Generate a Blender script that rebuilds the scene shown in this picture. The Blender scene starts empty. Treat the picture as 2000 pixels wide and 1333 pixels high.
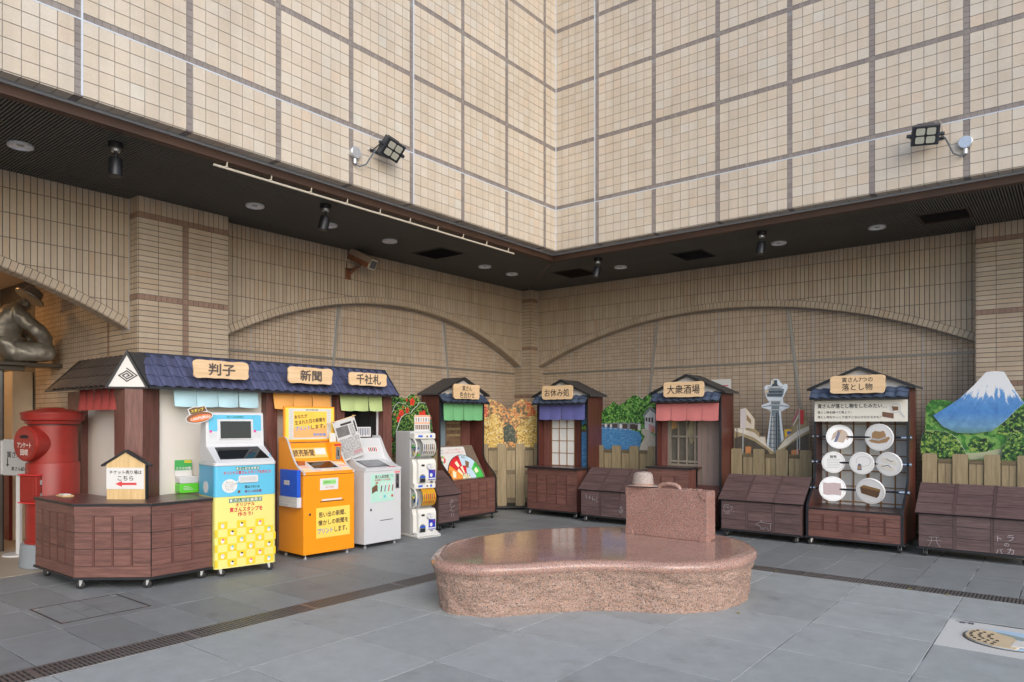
import bpy, bmesh, math, random
from mathutils import Matrix, Vector
R = math.radians
random.seed(7)
scene = bpy.context.scene
COL = scene.collection

# ------------------------------------------------------------ camera, sky, sun, exposure
CAM_H = 1.55
YAW = R(38.4)
cam = bpy.data.cameras.new('camera')
cam.sensor_width = 36.0
cam.lens = 36.0 * 1390 / 2000
cam.shift_y = 0.0778
cam.clip_start = 0.05
cam.clip_end = 2000
cam_o = bpy.data.objects.new('camera', cam)
cam_o.location = (0, 0, CAM_H)
cam_o.rotation_euler = (R(90), 0, YAW)
COL.objects.link(cam_o)
scene.camera = cam_o

SUN_EL, SUN_AZ = 31.0, 122.0          # azimuth from +Y, clockwise
world = bpy.data.worlds.new('World')
scene.world = world
world.use_nodes = True
wn = world.node_tree
sky = wn.nodes.new('ShaderNodeTexSky')
sky.sky_type = 'NISHITA'
sky.sun_disc = False
sky.sun_elevation = R(SUN_EL)
sky.sun_rotation = R(SUN_AZ)
sky.air_density = 1.0
sky.dust_density = 1.6
sky.ozone_density = 1.0
wn.links.new(sky.outputs[0], wn.nodes['Background'].inputs[0])
wn.nodes['Background'].inputs[1].default_value = 0.15

sun = bpy.data.lights.new('sun', 'SUN')
sun.energy = 0.8
sun.angle = R(55)
sun.color = (1.0, 0.99, 0.98)
sun_o = bpy.data.objects.new('sun', sun)
d = Vector((math.sin(R(SUN_AZ)) * math.cos(R(SUN_EL)), math.cos(R(SUN_AZ)) * math.cos(R(SUN_EL)), math.sin(R(SUN_EL))))
sun_o.rotation_euler = d.to_track_quat('Z', 'Y').to_euler()
sun_o.location = (0, 0, 20)
COL.objects.link(sun_o)

vs = scene.view_settings
vs.view_transform = 'Standard'
vs.look = 'None'
vs.gamma = 1.0
vs.use_curve_mapping = False
vs.exposure = 0.72

# ------------------------------------------------------------ helpers
def S(r, g, b):
    """sRGB 0-255 to linear"""
    f = lambda v: (v / 255 / 12.92) if v <= 10.3 else ((v / 255 + 0.055) / 1.055) ** 2.4
    return (f(r), f(g), f(b))

class MB:
    def __init__(self):
        self.v = []; self.f = []
    def _a(self, vs, fs):
        n = len(self.v)
        self.v += [tuple(p) for p in vs]
        self.f += [tuple(i + n for i in f) for f in fs]
        return self
    def box(self, x0, x1, y0, y1, z0, z1):
        return self._a([(x0,y0,z0),(x1,y0,z0),(x1,y1,z0),(x0,y1,z0),(x0,y0,z1),(x1,y0,z1),(x1,y1,z1),(x0,y1,z1)],
                       [(0,3,2,1),(4,5,6,7),(0,1,5,4),(1,2,6,5),(2,3,7,6),(3,0,4,7)])
    def prism(self, pts, axis, a0, a1):
        """extrude a 2-D polygon; axis x: pts=(y,z), y: pts=(x,z), z: pts=(x,y)"""
        n = len(pts)
        if axis == 'x':
            m = lambda p, a: (a, p[0], p[1])
        elif axis == 'y':
            m = lambda p, a: (p[0], a, p[1])
        else:
            m = lambda p, a: (p[0], p[1], a)
        ar = sum(pts[i][0] * pts[(i+1) % n][1] - pts[(i+1) % n][0] * pts[i][1] for i in range(n))
        if (ar > 0) == (axis == 'y'):
            pts = pts[::-1]
        return self._a([m(p, a0) for p in pts] + [m(p, a1) for p in pts],
                       [tuple(range(n))[::-1], tuple(range(n, 2*n))] +
                       [(i, (i+1) % n, n + (i+1) % n, n + i) for i in range(n)])
    def loft(self, rings, cap=True, closed=True):
        n = len(rings[0]); vs = [p for r in rings for p in r]; fs = []
        for k in range(len(rings) - 1):
            for i in range(n if closed else n - 1):
                j = (i + 1) % n
                fs.append((k*n+i, k*n+j, (k+1)*n+j, (k+1)*n+i))
        if cap:
            fs.append(tuple(range(n))[::-1]); fs.append(tuple(range((len(rings)-1)*n, len(rings)*n)))
        return self._a(vs, fs)
    def cyl(self, p0, p1, r0, r1=None, n=16):
        r1 = r0 if r1 is None else r1
        p0, p1 = Vector(p0), Vector(p1)
        q = (p1 - p0).to_track_quat('Z', 'Y')
        ring = lambda p, r: [p + q @ Vector((r*math.cos(2*math.pi*i/n), r*math.sin(2*math.pi*i/n), 0)) for i in range(n)]
        return self.loft([ring(p0, r0), ring(p1, r1)])
    def tube(self, path, r, n=6):
        path = [Vector(p) for p in path]; rings = []
        for i, p in enumerate(path):
            t = path[min(i+1, len(path)-1)] - path[max(i-1, 0)]
            q = t.to_track_quat('Z', 'Y')
            rings.append([p + q @ Vector((r*math.cos(2*math.pi*k/n), r*math.sin(2*math.pi*k/n), 0)) for k in range(n)])
        return self.loft(rings)
    def lathe(self, prof, c=(0,0,0), n=32, axis='z'):
        if axis == 'z':
            m = lambda r, h, a: (c[0]+r*math.cos(a), c[1]+r*math.sin(a), c[2]+h)
        elif axis == 'y':
            m = lambda r, h, a: (c[0]+r*math.cos(a), c[1]+h, c[2]-r*math.sin(a))
        else:
            m = lambda r, h, a: (c[0]+h, c[1]+r*math.cos(a), c[2]+r*math.sin(a))
        return self.loft([[m(r, h, 2*math.pi*i/n) for i in range(n)] for r, h in prof])
    def ball(self, c, r, nu=14, nv=9):
        if not hasattr(r, '__len__'): r = (r, r, r)
        rings = []
        for k in range(nv + 1):
            a = math.pi * (k / nv - 0.5); a = max(-1.55, min(1.55, a))
            rings.append([(c[0]+r[0]*math.cos(a)*math.cos(2*math.pi*i/nu), c[1]+r[1]*math.cos(a)*math.sin(2*math.pi*i/nu), c[2]+r[2]*math.sin(a)) for i in range(nu)])
        return self.loft(rings)
    def grid(self, fn, nu, nv):
        vs = [fn(i/nu, j/nv) for j in range(nv+1) for i in range(nu+1)]
        return self._a(vs, [(j*(nu+1)+i, j*(nu+1)+i+1, (j+1)*(nu+1)+i+1, (j+1)*(nu+1)+i) for j in range(nv) for i in range(nu)])
    def sheet(self, fn, nu, nv, t):
        """a grid with thickness t along the offset vector t"""
        n0 = len(self.v); self.grid(fn, nu, nv); m = (nu+1)*(nv+1)
        back = [tuple(self.v[n0+i][k]+t[k] for k in range(3)) for i in range(m)]
        fs = [tuple(i+m for i in f[::-1]) for f in [tuple(q-n0 for q in f) for f in self.f[-nu*nv:]]]
        rim = [i for i in range(nu+1)] + [j*(nu+1)+nu for j in range(1, nv+1)] + [nv*(nu+1)+i for i in range(nu-1, -1, -1)] + [j*(nu+1) for j in range(nv-1, 0, -1)]
        self.v += back
        self.f += [tuple(i+n0 for i in f) for f in fs]
        self.f += [(rim[(k+1) % len(rim)]+n0, rim[k]+n0, rim[k]+m+n0, rim[(k+1) % len(rim)]+m+n0) for k in range(len(rim))]
        return self
    def xf(self, M):
        self.v = [tuple(M @ Vector(p)) for p in self.v]; return self
    def mesh(self, name, mat=None, smooth=False):
        me = bpy.data.meshes.new(name)
        me.from_pydata(self.v, [], self.f)
        if mat: me.materials.append(mat)
        if smooth:
            me.polygons.foreach_set('use_smooth', [True]*len(me.polygons))
        me.update()
        return me

def link(name, data, parent=None):
    o = bpy.data.objects.new(name, data)
    COL.objects.link(o)
    if parent is not None: o.parent = parent
    return o
def fix_normals(me):
    bm = bmesh.new(); bm.from_mesh(me); bmesh.ops.recalc_face_normals(bm, faces=bm.faces); bm.to_mesh(me); bm.free()
def part(name, mb, mat, parent=None, smooth=False, bevel=0, seg=2, fix=True):
    me = mb.mesh(name, mat, smooth)
    if fix: fix_normals(me)
    o = link(name, me, parent)
    if bevel:
        b = o.modifiers.new('bevel', 'BEVEL'); b.width = bevel; b.segments = seg; b.limit_method = 'ANGLE'; b.angle_limit = R(40)
        if seg > 1: b.harden_normals = False
    if smooth:
        for p in me.polygons: p.use_smooth = True
        try:
            me.set_sharp_from_angle(angle=R(38))
        except Exception: pass
    return o
def box(name, x0, x1, y0, y1, z0, z1, mat, parent=None, bevel=0, seg=2):
    return part(name, MB().box(x0, x1, y0, y1, z0, z1), mat, parent, bevel=bevel, seg=seg, fix=False)
def tag(o, label, cat, group=None, kind=None):
    if label: o['label'] = label
    if cat: o['category'] = cat
    if group: o['group'] = group
    if kind: o['kind'] = kind
    return o
def thing(name, label, cat, loc=(0,0,0), rz=0, group=None):
    o = link(name, None); o.location = loc; o.rotation_euler = (0, 0, rz); o.empty_display_size = 0.1
    return tag(o, label, cat, group)
def share(name, me, parent, loc=(0,0,0), M=None):
    o = link(name, me, parent)
    if M is not None: o.matrix_basis = M
    else: o.location = loc
    return o
def rrect(x0, x1, z0, z1, r, n=5):
    pts = []
    for cx, cz, a0 in ((x1-r, z1-r, 0), (x0+r, z1-r, 90), (x0+r, z0+r, 180), (x1-r, z0+r, 270)):
        for k in range(n+1):
            a = R(a0 + 90*k/n); pts.append((cx + r*math.cos(a), cz + r*math.sin(a)))
    return pts

_tc = {}
def text(parent, body, mat, cx, cy, w, y=0.0, h=None, name='lettering', M=None, bold=0.0, tilt=0, shear=0, align='CENTER', spacing=1.0):
    """flat lettering, its bounding box centred on (cx, cz=cy) and w wide, facing -y at depth y (or placed by M)"""
    cu = bpy.data.curves.new('t', 'FONT'); cu.body = body; cu.size = 1; cu.align_x = align
    cu.resolution_u = 2; cu.shear = shear; cu.space_line = spacing
    ob = bpy.data.objects.new('t', cu)
    me = bpy.data.meshes.new_from_object(ob)
    bpy.data.objects.remove(ob); bpy.data.curves.remove(cu)
    if not len(me.vertices): return None
    xs = [v.co.x for v in me.vertices]; ys = [v.co.y for v in me.vertices]
    x0, x1, y0, y1 = min(xs), max(xs), min(ys), max(ys)
    s = w / (x1 - x0); sy = s if h is None else h / (y1 - y0)
    ca, sa = math.cos(tilt), math.sin(tilt)
    base = [v.co.copy() for v in me.vertices]; polys = [tuple(q.vertices) for q in me.polygons]
    bpy.data.meshes.remove(me)
    mb = MB(); shifts = [(0, 0)] + ([(bold, 0), (-bold, 0), (0, bold), (0, -bold)] if bold else [])   # heavier strokes
    for k, (sx, sz) in enumerate(shifts):
        vs = []
        for c in base:
            px = (c.x + sx - (x0+x1)/2) * s; pz = (c.y + sz - (y0+y1)/2) * sy
            px, pz = ca*px - sa*pz, sa*px + ca*pz
            q = Vector((px, -0.00015*k, pz))
            vs.append(M @ q if M is not None else Vector((cx, y, cy)) + q)
        mb._a(vs, polys)
    return link(name, mb.mesh(name, mat), parent)
def stroke(parent, lines, mat, r=0.0035, name='chalk_drawing', y=0.0):
    """thin raised lines on a front face: lists of (x, z)"""
    mb = MB()
    for ln in lines:
        mb.tube([(x, y, z) for x, z in ln], r*0.7, 5)
    return part(name, mb, mat, parent)
def flat(name, pts, y, mat, parent, t=0.0015):
    return part(name, MB().prism(pts, 'y', y - t, y), mat, parent)
def arc(cx, cz, r, a0, a1, n=12, rz=None):
    rz = rz or r
    return [(cx + r*math.cos(R(a0 + (a1-a0)*k/n)), cz + rz*math.sin(R(a0 + (a1-a0)*k/n))) for k in range(n+1)]

# ------------------------------------------------------------ materials
MATS = {}
class NT:
    def __init__(self, name):
        self.m = bpy.data.materials.new(name); self.m.use_nodes = True
        self.t = self.m.node_tree; self.b = self.t.nodes['Principled BSDF']
    def n(self, typ, **kw):
        nd = self.t.nodes.new(typ)
        for k, v in kw.items(): setattr(nd, k, v)
        return nd
    def l(self, a, b): self.t.links.new(a, b)
    def coord(self, kind='Object', scale=(1,1,1), rot=(0,0,0)):
        tc = self.n('ShaderNodeTexCoord'); mp = self.n('ShaderNodeMapping')
        mp.inputs['Scale'].default_value = scale; mp.inputs['Rotation'].default_value = rot
        self.l(tc.outputs[kind], mp.inputs[0]); return mp.outputs[0]
    def noise(self, vec, scale, detail=4, rough=0.55):
        nz = self.n('ShaderNodeTexNoise'); nz.inputs['Scale'].default_value = scale; nz.inputs['Detail'].default_value = detail; nz.inputs['Roughness'].default_value = rough
        self.l(vec, nz.inputs['Vector']); return nz.outputs[0]
    def vor(self, vec, scale, out='Color', feature='F1'):
        nz = self.n('ShaderNodeTexVoronoi'); nz.feature = feature; nz.inputs['Scale'].default_value = scale
        self.l(vec, nz.inputs['Vector']); return nz.outputs[out]
    def ramp(self, fac, stops, interp='LINEAR'):
        r = self.n('ShaderNodeValToRGB'); cr = r.color_ramp; cr.interpolation = interp
        while len(cr.elements) < len(stops): cr.elements.new(0.5)
        for e, (p, c) in zip(cr.elements, stops): e.position = p; e.color = (*c, 1) if len(c) == 3 else c
        self.l(fac, r.inputs[0]); return r.outputs[0]
    def mix(self, fac, a, b, mode='MIX'):
        m = self.n('ShaderNodeMix', data_type='RGBA', blend_type=mode)
        for s, v in ((m.inputs[0], fac), (m.inputs[6], a), (m.inputs[7], b)):
            if hasattr(v, 'node'): self.l(v, s)
            elif isinstance(v, (int, float)): s.default_value = v
            else: s.default_value = (*v, 1)
        return m.outputs[2]
    def math(self, op, a, b=0.0, clamp=False):
        m = self.n('ShaderNodeMath', operation=op); m.use_clamp = clamp
        for s, v in ((m.inputs[0], a), (m.inputs[1], b)):
            if hasattr(v, 'node'): self.l(v, s)
            else: s.default_value = v
        return m.outputs[0]
    def piece_random(self):
        g = self.n('ShaderNodeNewGeometry'); o = self.n('ShaderNodeObjectInfo')
        return self.math('FRACT', self.math('ADD', g.outputs['Random Per Island'], o.outputs['Random']))
    def sep(self, vec):
        s = self.n('ShaderNodeSeparateXYZ'); self.l(vec, s.inputs[0]); return s.outputs
    def col(self, v):
        if hasattr(v, 'node'): self.l(v, self.b.inputs['Base Color'])
        else: self.b.inputs['Base Color'].default_value = (*v, 1)
        return self
    def set(self, rough=0.5, metal=0.0, spec=None):
        if hasattr(rough, 'node'): self.l(rough, self.b.inputs['Roughness'])
        else: self.b.inputs['Roughness'].default_value = rough
        self.b.inputs['Metallic'].default_value = metal
        if spec is not None: self.b.inputs['Specular IOR Level'].default_value = spec
        return self
    def bump(self, h, strength=0.2, dist=0.01):
        b = self.n('ShaderNodeBump'); b.inputs['Strength'].default_value = strength; b.inputs['Distance'].default_value = dist
        self.l(h, b.inputs['Height']); self.l(b.outputs[0], self.b.inputs['Normal']); return self

def plain(name, c, rough=0.5, metal=0.0, var=0.12, scale=6.0, bump=0.0, bscale=120.0, spec=None, piece=0.0):
    if name in MATS: return MATS[name]
    t = NT(name); v = t.coord()
    f = t.noise(v, scale, 5)
    cc = t.mix(f, tuple(x*(1-var) for x in c), tuple(min(1, x*(1+var)) for x in c))
    if piece:
        r = t.piece_random()
        cc = t.mix(1.0, cc, t.ramp(r, [(0, (1-piece,)*3), (1, (1+piece,)*3)]), 'MULTIPLY')
    rr = t.math('ADD', t.math('MULTIPLY', f, 0.16), rough - 0.08) if rough > 0.12 else rough
    t.col(cc).set(rr, metal, spec)
    if bump: t.bump(t.noise(v, bscale, 3), bump, 0.004)
    MATS[name] = t.m
    return t.m

def wood(name, c1, c2, axis='x', rough=0.5, grain=14.0, piece=0.12, knots=False):
    if name in MATS: return MATS[name]
    t = NT(name)
    sc = {'x': (0.6, 9, 9), 'z': (9, 9, 0.6), 'y': (9, 0.6, 9)}[axis]
    o = t.n('ShaderNodeObjectInfo')
    tc = t.n('ShaderNodeTexCoord'); mp = t.n('ShaderNodeMapping'); mp.inputs['Scale'].default_value = sc
    add = t.n('ShaderNodeVectorMath', operation='ADD'); t.l(tc.outputs['Object'], add.inputs[0])
    cmb = t.n('ShaderNodeCombineXYZ'); m7 = t.math('MULTIPLY', o.outputs['Random'], 17.0)
    for k in range(3): t.l(m7, cmb.inputs[k])
    t.l(cmb.outputs[0], add.inputs[1]); t.l(add.outputs[0], mp.inputs[0])
    v = mp.outputs[0]
    f = t.noise(v, grain * 0.35, 8, 0.65)
    g = t.noise(v, grain * 1.6, 3, 0.5)
    fac = t.ramp(t.math('ADD', t.math('MULTIPLY', f, 0.7), t.math('MULTIPLY', g, 0.3)), [(0.34, (0,0,0)), (0.66, (1,1,1))])
    cc = t.mix(fac, c1, c2)
    r = t.piece_random()
    cc = t.mix(1.0, cc, t.ramp(r, [(0, (1-piece,)*3), (1, (1+piece,)*3)]), 'MULTIPLY')
    t.col(cc).set(rough)
    t.bump(g, 0.08, 0.003)
    MATS[name] = t.m
    return t.m

def tile_mat(name, stops, rough=0.42, dirt=0.10, bump=0.05):
    t = NT(name)
    r = t.piece_random()
    base = t.ramp(r, stops)
    tc = t.n('ShaderNodeTexCoord'); geo = t.n('ShaderNodeNewGeometry')
    n1 = t.noise(geo.outputs['Position'], 1.3, 5)
    n2 = t.noise(geo.outputs['Position'], 60, 3)
    n3 = t.noise(geo.outputs['Position'], 9, 4)
    base = t.mix(1.0, base, t.ramp(n1, [(0.25, (1-dirt,)*3), (0.75, (1+dirt*0.5,)*3)]), 'MULTIPLY')
    base = t.mix(1.0, base, t.ramp(n2, [(0.3, (0.95, 0.945, 0.94)), (0.7, (1.03, 1.03, 1.03))]), 'MULTIPLY')
    mpz = t.n('ShaderNodeMapping'); mpz.inputs['Scale'].default_value = (5.5, 5.5, 0.35); t.l(geo.outputs['Position'], mpz.inputs[0])
    base = t.mix(1.0, base, t.ramp(t.noise(mpz.outputs[0], 1.0, 5, 0.6), [(0.30, (0.90, 0.895, 0.885)), (0.55, (1.0, 1.0, 1.0)), (0.75, (1.02, 1.02, 1.02))]), 'MULTIPLY')
    base = t.mix(1.0, base, t.ramp(n3, [(0.3, (0.965, 0.96, 0.95)), (0.7, (1.02, 1.02, 1.02))]), 'MULTIPLY')
    t.col(base).set(t.math('ADD', t.math('MULTIPLY', n3, 0.2), rough - 0.1))
    MATS[name] = t.m
    return t.m

M_TILE = tile_mat('cream_tile', [(0.0, (0.555,0.475,0.378)), (0.35, (0.575,0.50,0.405)), (0.6, (0.588,0.518,0.428)), (0.82, (0.585,0.53,0.45)), (0.96, (0.595,0.488,0.382)), (1.0, (0.585,0.552,0.48))])
M_STRIP = tile_mat('taupe_strip_tile', [(0, (0.225,0.195,0.18)), (1, (0.275,0.24,0.222))], 0.5)
M_BRICK = tile_mat('tan_brick_tile', [(0.0, (0.41,0.325,0.238)), (0.4, (0.45,0.362,0.27)), (0.8, (0.47,0.387,0.295)), (1.0, (0.45,0.335,0.232))], 0.5)
M_BRICKB = tile_mat('brown_brick_tile', [(0, (0.24,0.15,0.11)), (1, (0.29,0.185,0.135))], 0.5)
M_SMALL = tile_mat('small_square_tile', [(0.0, (0.45,0.345,0.25)), (0.5, (0.48,0.375,0.28)), (1.0, (0.50,0.40,0.305))], 0.5)
M_MORTAR = plain('dark_mortar', (0.125, 0.113, 0.10), 0.85, bump=0.2)
M_MORTARU = plain('grey_mortar', (0.26, 0.26, 0.262), 0.85, bump=0.2)
M_CAULK = plain('pale_caulk', (0.54, 0.59, 0.66), 0.6)
M_CAULKG = plain('grey_caulk', (0.36, 0.38, 0.41), 0.6)
M_SOFFIT = plain('black_soffit', (0.012, 0.012, 0.011), 0.8)
M_SLAT = plain('black_slat', (0.12, 0.112, 0.092), 0.6, var=0.35, scale=2.5)
M_FASCIA = plain('rusty_fascia', (0.075, 0.038, 0.024), 0.55, var=0.5, scale=3, bump=0.1)
M_BLACK = plain('black_trim', (0.016, 0.017, 0.020), 0.42)
M_BLACKM = plain('black_metal', (0.022, 0.023, 0.027), 0.38, 0.4)
M_WHITE = plain('white_plastic', (0.61, 0.62, 0.64), 0.32, var=0.03)
M_GREYP = plain('grey_plastic', (0.52, 0.53, 0.54), 0.4, var=0.03)
M_CHROME = plain('chrome', (0.72, 0.73, 0.75), 0.18, 1.0, var=0.03)
M_GALV = plain('galvanised', (0.55, 0.57, 0.60), 0.35, 0.8, var=0.15, scale=30)
M_RUBBER = plain('black_rubber', (0.02, 0.02, 0.021), 0.6)
M_PAPER = plain('white_paper', (0.68, 0.675, 0.66), 0.7, var=0.03)
M_INK = plain('dark_ink', (0.035, 0.032, 0.032), 0.7)
M_CHALK = plain('white_chalk', (0.42, 0.38, 0.40), 0.9)
M_WALLW = plain('off_white_panel', (0.70, 0.665, 0.61), 0.6, var=0.04)
M_RED = plain('bright_red', (0.62, 0.04, 0.04), 0.5)
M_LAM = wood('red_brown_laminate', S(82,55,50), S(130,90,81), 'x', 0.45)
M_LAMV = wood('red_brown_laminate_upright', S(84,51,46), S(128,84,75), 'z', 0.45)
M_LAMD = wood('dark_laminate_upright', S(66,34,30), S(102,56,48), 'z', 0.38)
M_BAT = wood('batten_laminate', S(80,48,43), S(108,68,60), 'z', 0.45)
M_TOP = plain('counter_laminate', S(92,62,58), 0.3, var=0.1)
M_DARKW = wood('dark_trough_wood', S(70,54,54), S(112,90,88), 'x', 0.5)
M_DARKB = wood('dark_trough_batten', S(74,56,55), S(98,78,76), 'z', 0.5)
M_FENCE = wood('fence_wood', S(128,112,84), S(166,150,118), 'z', 0.6, 12)
M_FENCEH = wood('fence_wood_level', S(86,74,54), S(124,110,84), 'x', 0.6, 12)
M_SIGNW = wood('pale_sign_wood', S(214,180,138), S(236,206,166), 'x', 0.55, 8, 0.03)
M_SIGNE = wood('sign_edge_wood', S(176,132,88), S(206,166,120), 'x', 0.55, 8, 0.03)
M_ROOFT = plain('navy_roof_tile', S(84,89,120), 0.38, var=0.28, scale=16, bump=0.2, bscale=60, piece=0.16)
M_ROOFK = plain('slate_roof_tile', S(78,90,112), 0.36, var=0.34, scale=14, bump=0.2, bscale=60, piece=0.2)
M_GLASSD = plain('dark_glass', (0.012, 0.013, 0.014), 0.06, var=0.0)
# ------------------------------------------------------------ large structure
_s, _c = math.sin(YAW), math.cos(YAW)
def proj(p):
    r = _c*p[0] + _s*p[1]; dd = -_s*p[0] + _c*p[1]
    if dd < 0.3: return None
    return (1000 + 1390*r/dd, 822 - 1390*(p[2]-CAM_H)/dd, dd)
def root_m(root):
    return Matrix.Translation(root.location) @ root.rotation_euler.to_matrix().to_4x4()
_shared = {}
def tile_mesh(pts, nrm, t, c, mat, name):
    rel = [p - c for p in pts]
    key = (mat.name,) + tuple(round(v, 4) for p in rel for v in p)
    if key in _shared: return _shared[key]
    n = len(rel)
    vs = [p + nrm*t for p in rel] + [p - nrm*0.002 for p in rel]
    me = MB()._a(vs, [tuple(range(n))] + [(i, n+i, n+(i+1) % n, (i+1) % n) for i in range(n)]).mesh(name, mat)
    _shared[key] = me
    return me
def lay(root, items, mat, name, t=0.006, limit=300, vis=None):
    """tiles (3-D polygons in the root's frame with their normal): the largest in view as parts, the rest as one stuff part"""
    RM = root_m(root); sc = []
    for k, (pts, nrm) in enumerate(items):
        c = sum(pts, Vector()) / len(pts)
        w = [proj(RM @ p) for p in pts]
        a = 0
        if all(w) and -20 < w[0][0] < 2020 and -20 < w[0][1] < 1353 and (vis is None or vis(c)):
            n = len(w)
            a = abs(sum(w[i][0]*w[(i+1) % n][1] - w[(i+1) % n][0]*w[i][1] for i in range(n))) / 2
        sc.append((a, k, c))
    sc.sort(key=lambda q: -q[0])
    rest = MB()
    for rank, (a, k, c) in enumerate(sc):
        pts, nrm = items[k]
        if rank < limit and a > 55:
            share(name, tile_mesh(pts, nrm, t, c, mat, name), root, c)
        else:
            n = len(pts)
            rest._a([p + nrm*t for p in pts] + [p - nrm*0.002 for p in pts], [tuple(range(n))] + [(i, n+i, n+(i+1) % n, (i+1) % n) for i in range(n)])
    if rest.v:
        o = link(name + '_field', rest.mesh(name + '_field', mat), root); o['kind'] = 'stuff'
V3 = Vector
NF = V3((0, -1, 0))
def rect(u0, u1, z0, z1, y=0.0):
    return ([V3((u0, y, z0)), V3((u1, y, z0)), V3((u1, y, z1)), V3((u0, y, z1))], NF)
G = 0.003   # half joint

# ---- ground and paving
tj = NT('joint_filler'); gj = tj.n('ShaderNodeNewGeometry')
tj.col(tj.ramp(tj.noise(gj.outputs['Position'], 1.6, 3), [(0.44, (0.06, 0.058, 0.055)), (0.52, (0.24, 0.24, 0.235)), (0.60, (0.55, 0.56, 0.56))])).set(0.9)
g = part('ground', MB().box(-60, 60, -60, 60, -0.3, -0.006), tj.m, fix=False)
tag(g, None, None, kind='structure')
def slab_mat(name, c):
    t = NT(name); geo = t.n('ShaderNodeNewGeometry'); P = geo.outputs['Position']
    a = t.noise(P, 0.7, 5); b = t.noise(P, 7, 6, 0.65); f = t.noise(P, 140, 3)
    cc = t.mix(a, tuple(x*0.86 for x in c), tuple(x*1.12 for x in c))
    cc = t.mix(1.0, cc, t.ramp(b, [(0.3, (0.88,)*3), (0.7, (1.08,)*3)]), 'MULTIPLY')
    cc = t.mix(1.0, cc, t.ramp(f, [(0.3, (0.90,)*3), (0.7, (1.08,)*3)]), 'MULTIPLY')
    cc = t.mix(1.0, cc, t.ramp(t.piece_random(), [(0, (0.90,)*3), (0.5, (1.0,)*3), (1, (1.08,)*3)]), 'MULTIPLY')
    st = t.noise(P, 2.3, 6, 0.68)                       # old stains and scuffs
    cc = t.mix(1.0, cc, t.ramp(st, [(0.30, (0.78,0.77,0.76)), (0.42, (0.97,)*3), (0.62, (1.0,)*3), (0.74, (1.10,)*3)]), 'MULTIPLY')
    sp = t.vor(P, 5.0, 'Distance'); cc = t.mix(t.ramp(sp, [(0.018, (0.5,)*3), (0.028, (0,0,0))]), cc, (0.10,0.10,0.10))
    t.col(cc).set(t.math('ADD', t.math('MULTIPLY', b, 0.22), 0.46)); t.bump(f, 0.12, 0.003)
    return t.m
M_SLAB = slab_mat('blue_grey_slab', (0.345, 0.368, 0.368))
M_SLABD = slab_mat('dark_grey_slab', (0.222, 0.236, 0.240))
paving = tag(link('courtyard_paving', None), None, None, kind='structure')
walk = tag(link('covered_walk_paving', None), None, None, kind='structure')
def slab(root, x0, x1, y0, y1, mat):
    key = ('slab', mat.name, round(x1-x0, 3), round(y1-y0, 3))
    if key not in _shared:
        w, dd = (x1-x0)/2 - 0.0042, (y1-y0)/2 - 0.0042
        e = 0.002
        _shared[key] = MB().loft([[(-w,-dd,-0.02),(w,-dd,-0.02),(w,dd,-0.02),(-w,dd,-0.02)], [(-w,-dd,-e),(w,-dd,-e),(w,dd,-e),(-w,dd,-e)], [(-w+e,-dd+e,0),(w-e,-dd+e,0),(w-e,dd-e,0),(-w+e,dd-e,0)]]).mesh('paving_slab', mat)
    share('paving_slab', _shared[key], root, ((x0+x1)/2, (y0+y1)/2, random.uniform(-0.0008, 0.0008)))
PX, PY = 0.82, 0.8145
MOS = (-0.78, 0.04, 5.68, 6.495)
for i in range(-1, 10):
    for j in range(-7, 6):
        x0 = -4.88 + PX*i if i >= 0 else None
        if i < 0: continue
        y0 = 2.47 + PY*j + (0.0 if j < 6 else 0)
        y1 = y0 + PY
        if abs(x0 + 0.78) < 0.05 and abs(y0 - (2.47 + 4*PY)) < 0.1: continue      # the inlaid slab
        slab(paving, x0, x0 + PX, y0, min(y1, 7.357), M_SLAB)
LX = [-5.137, -5.94, -6.745, -7.55, -8.3]
for a, b in zip(LX, LX[1:]):
    for j in range(-6, 22):
        y0 = 1.655 + 0.4135*j
        if y0 > 10.3: continue
        slab(walk, b, a, y0, y0 + 0.4135, M_SLABD)
RY = [7.6, 8.435, 9.27, 10.08, 10.9]
for a, b in zip(RY, RY[1:]):
    slab(walk, -5.137, -4.96, a, b, M_SLABD)
    for j in range(-6, 12):
        x0 = -2.467 + 0.4155*j
        if x0 < -5.15: continue
        slab(walk, x0, x0 + 0.4155, a, b, M_SLABD)
# ---- drains
M_GRATE = plain('brown_steel_grate', (0.19, 0.175, 0.168), 0.4, 0.5, var=0.3, scale=5)
M_EDGE = plain('pale_steel_edge', (0.50, 0.50, 0.50), 0.4, 0.6)
def drain(label, horiz, p0, p1, a, b):
    t = thing('drain_grate', label, 'drain', ((p0+p1)/2, (a+b)/2, 0) if horiz else ((a+b)/2, (p0+p1)/2, 0), 0 if horiz else R(90))
    L = (p1-p0)/2; w = (b-a)/2
    box('channel', -L, L, -w, w, -0.0058, -0.0050, M_BLACK, t)
    box('frame_edge', -L, L, -w, -w+0.008, -0.0055, 0.002, M_EDGE, t); box('frame_edge', -L, L, w-0.008, w, -0.0055, 0.002, M_GRATE, t)
    n = int(2*L/0.0285)
    me = MB().box(-0.006, 0.006, -w+0.0085, w-0.0085, -0.0049, 0.0025).mesh('bar', M_GRATE)
    st = MB()
    for k in range(n):
        x = -L + 0.0285*(k+0.5)
        if abs(((x + L) % 1.0) - 0.5) < 0.02: x += 0.002
        share('bar', me, t, (x, 0, 0))
    for k in range(int(2*L)):
        box('joint_plate', -L + k + 0.985, -L + k + 1.015, -w+0.01, w-0.01, -0.006, 0.003, M_GRATE, t)
    for k in (-0.33, 0.33): box('cross_bar', -L, L, w*k-0.003, w*k+0.003, -0.0049, -0.001, M_GRATE, t)
drain('long brown drain grate running along the row of vending kiosks', False, 0.6, 7.357, -5.137, -4.883)
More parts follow.
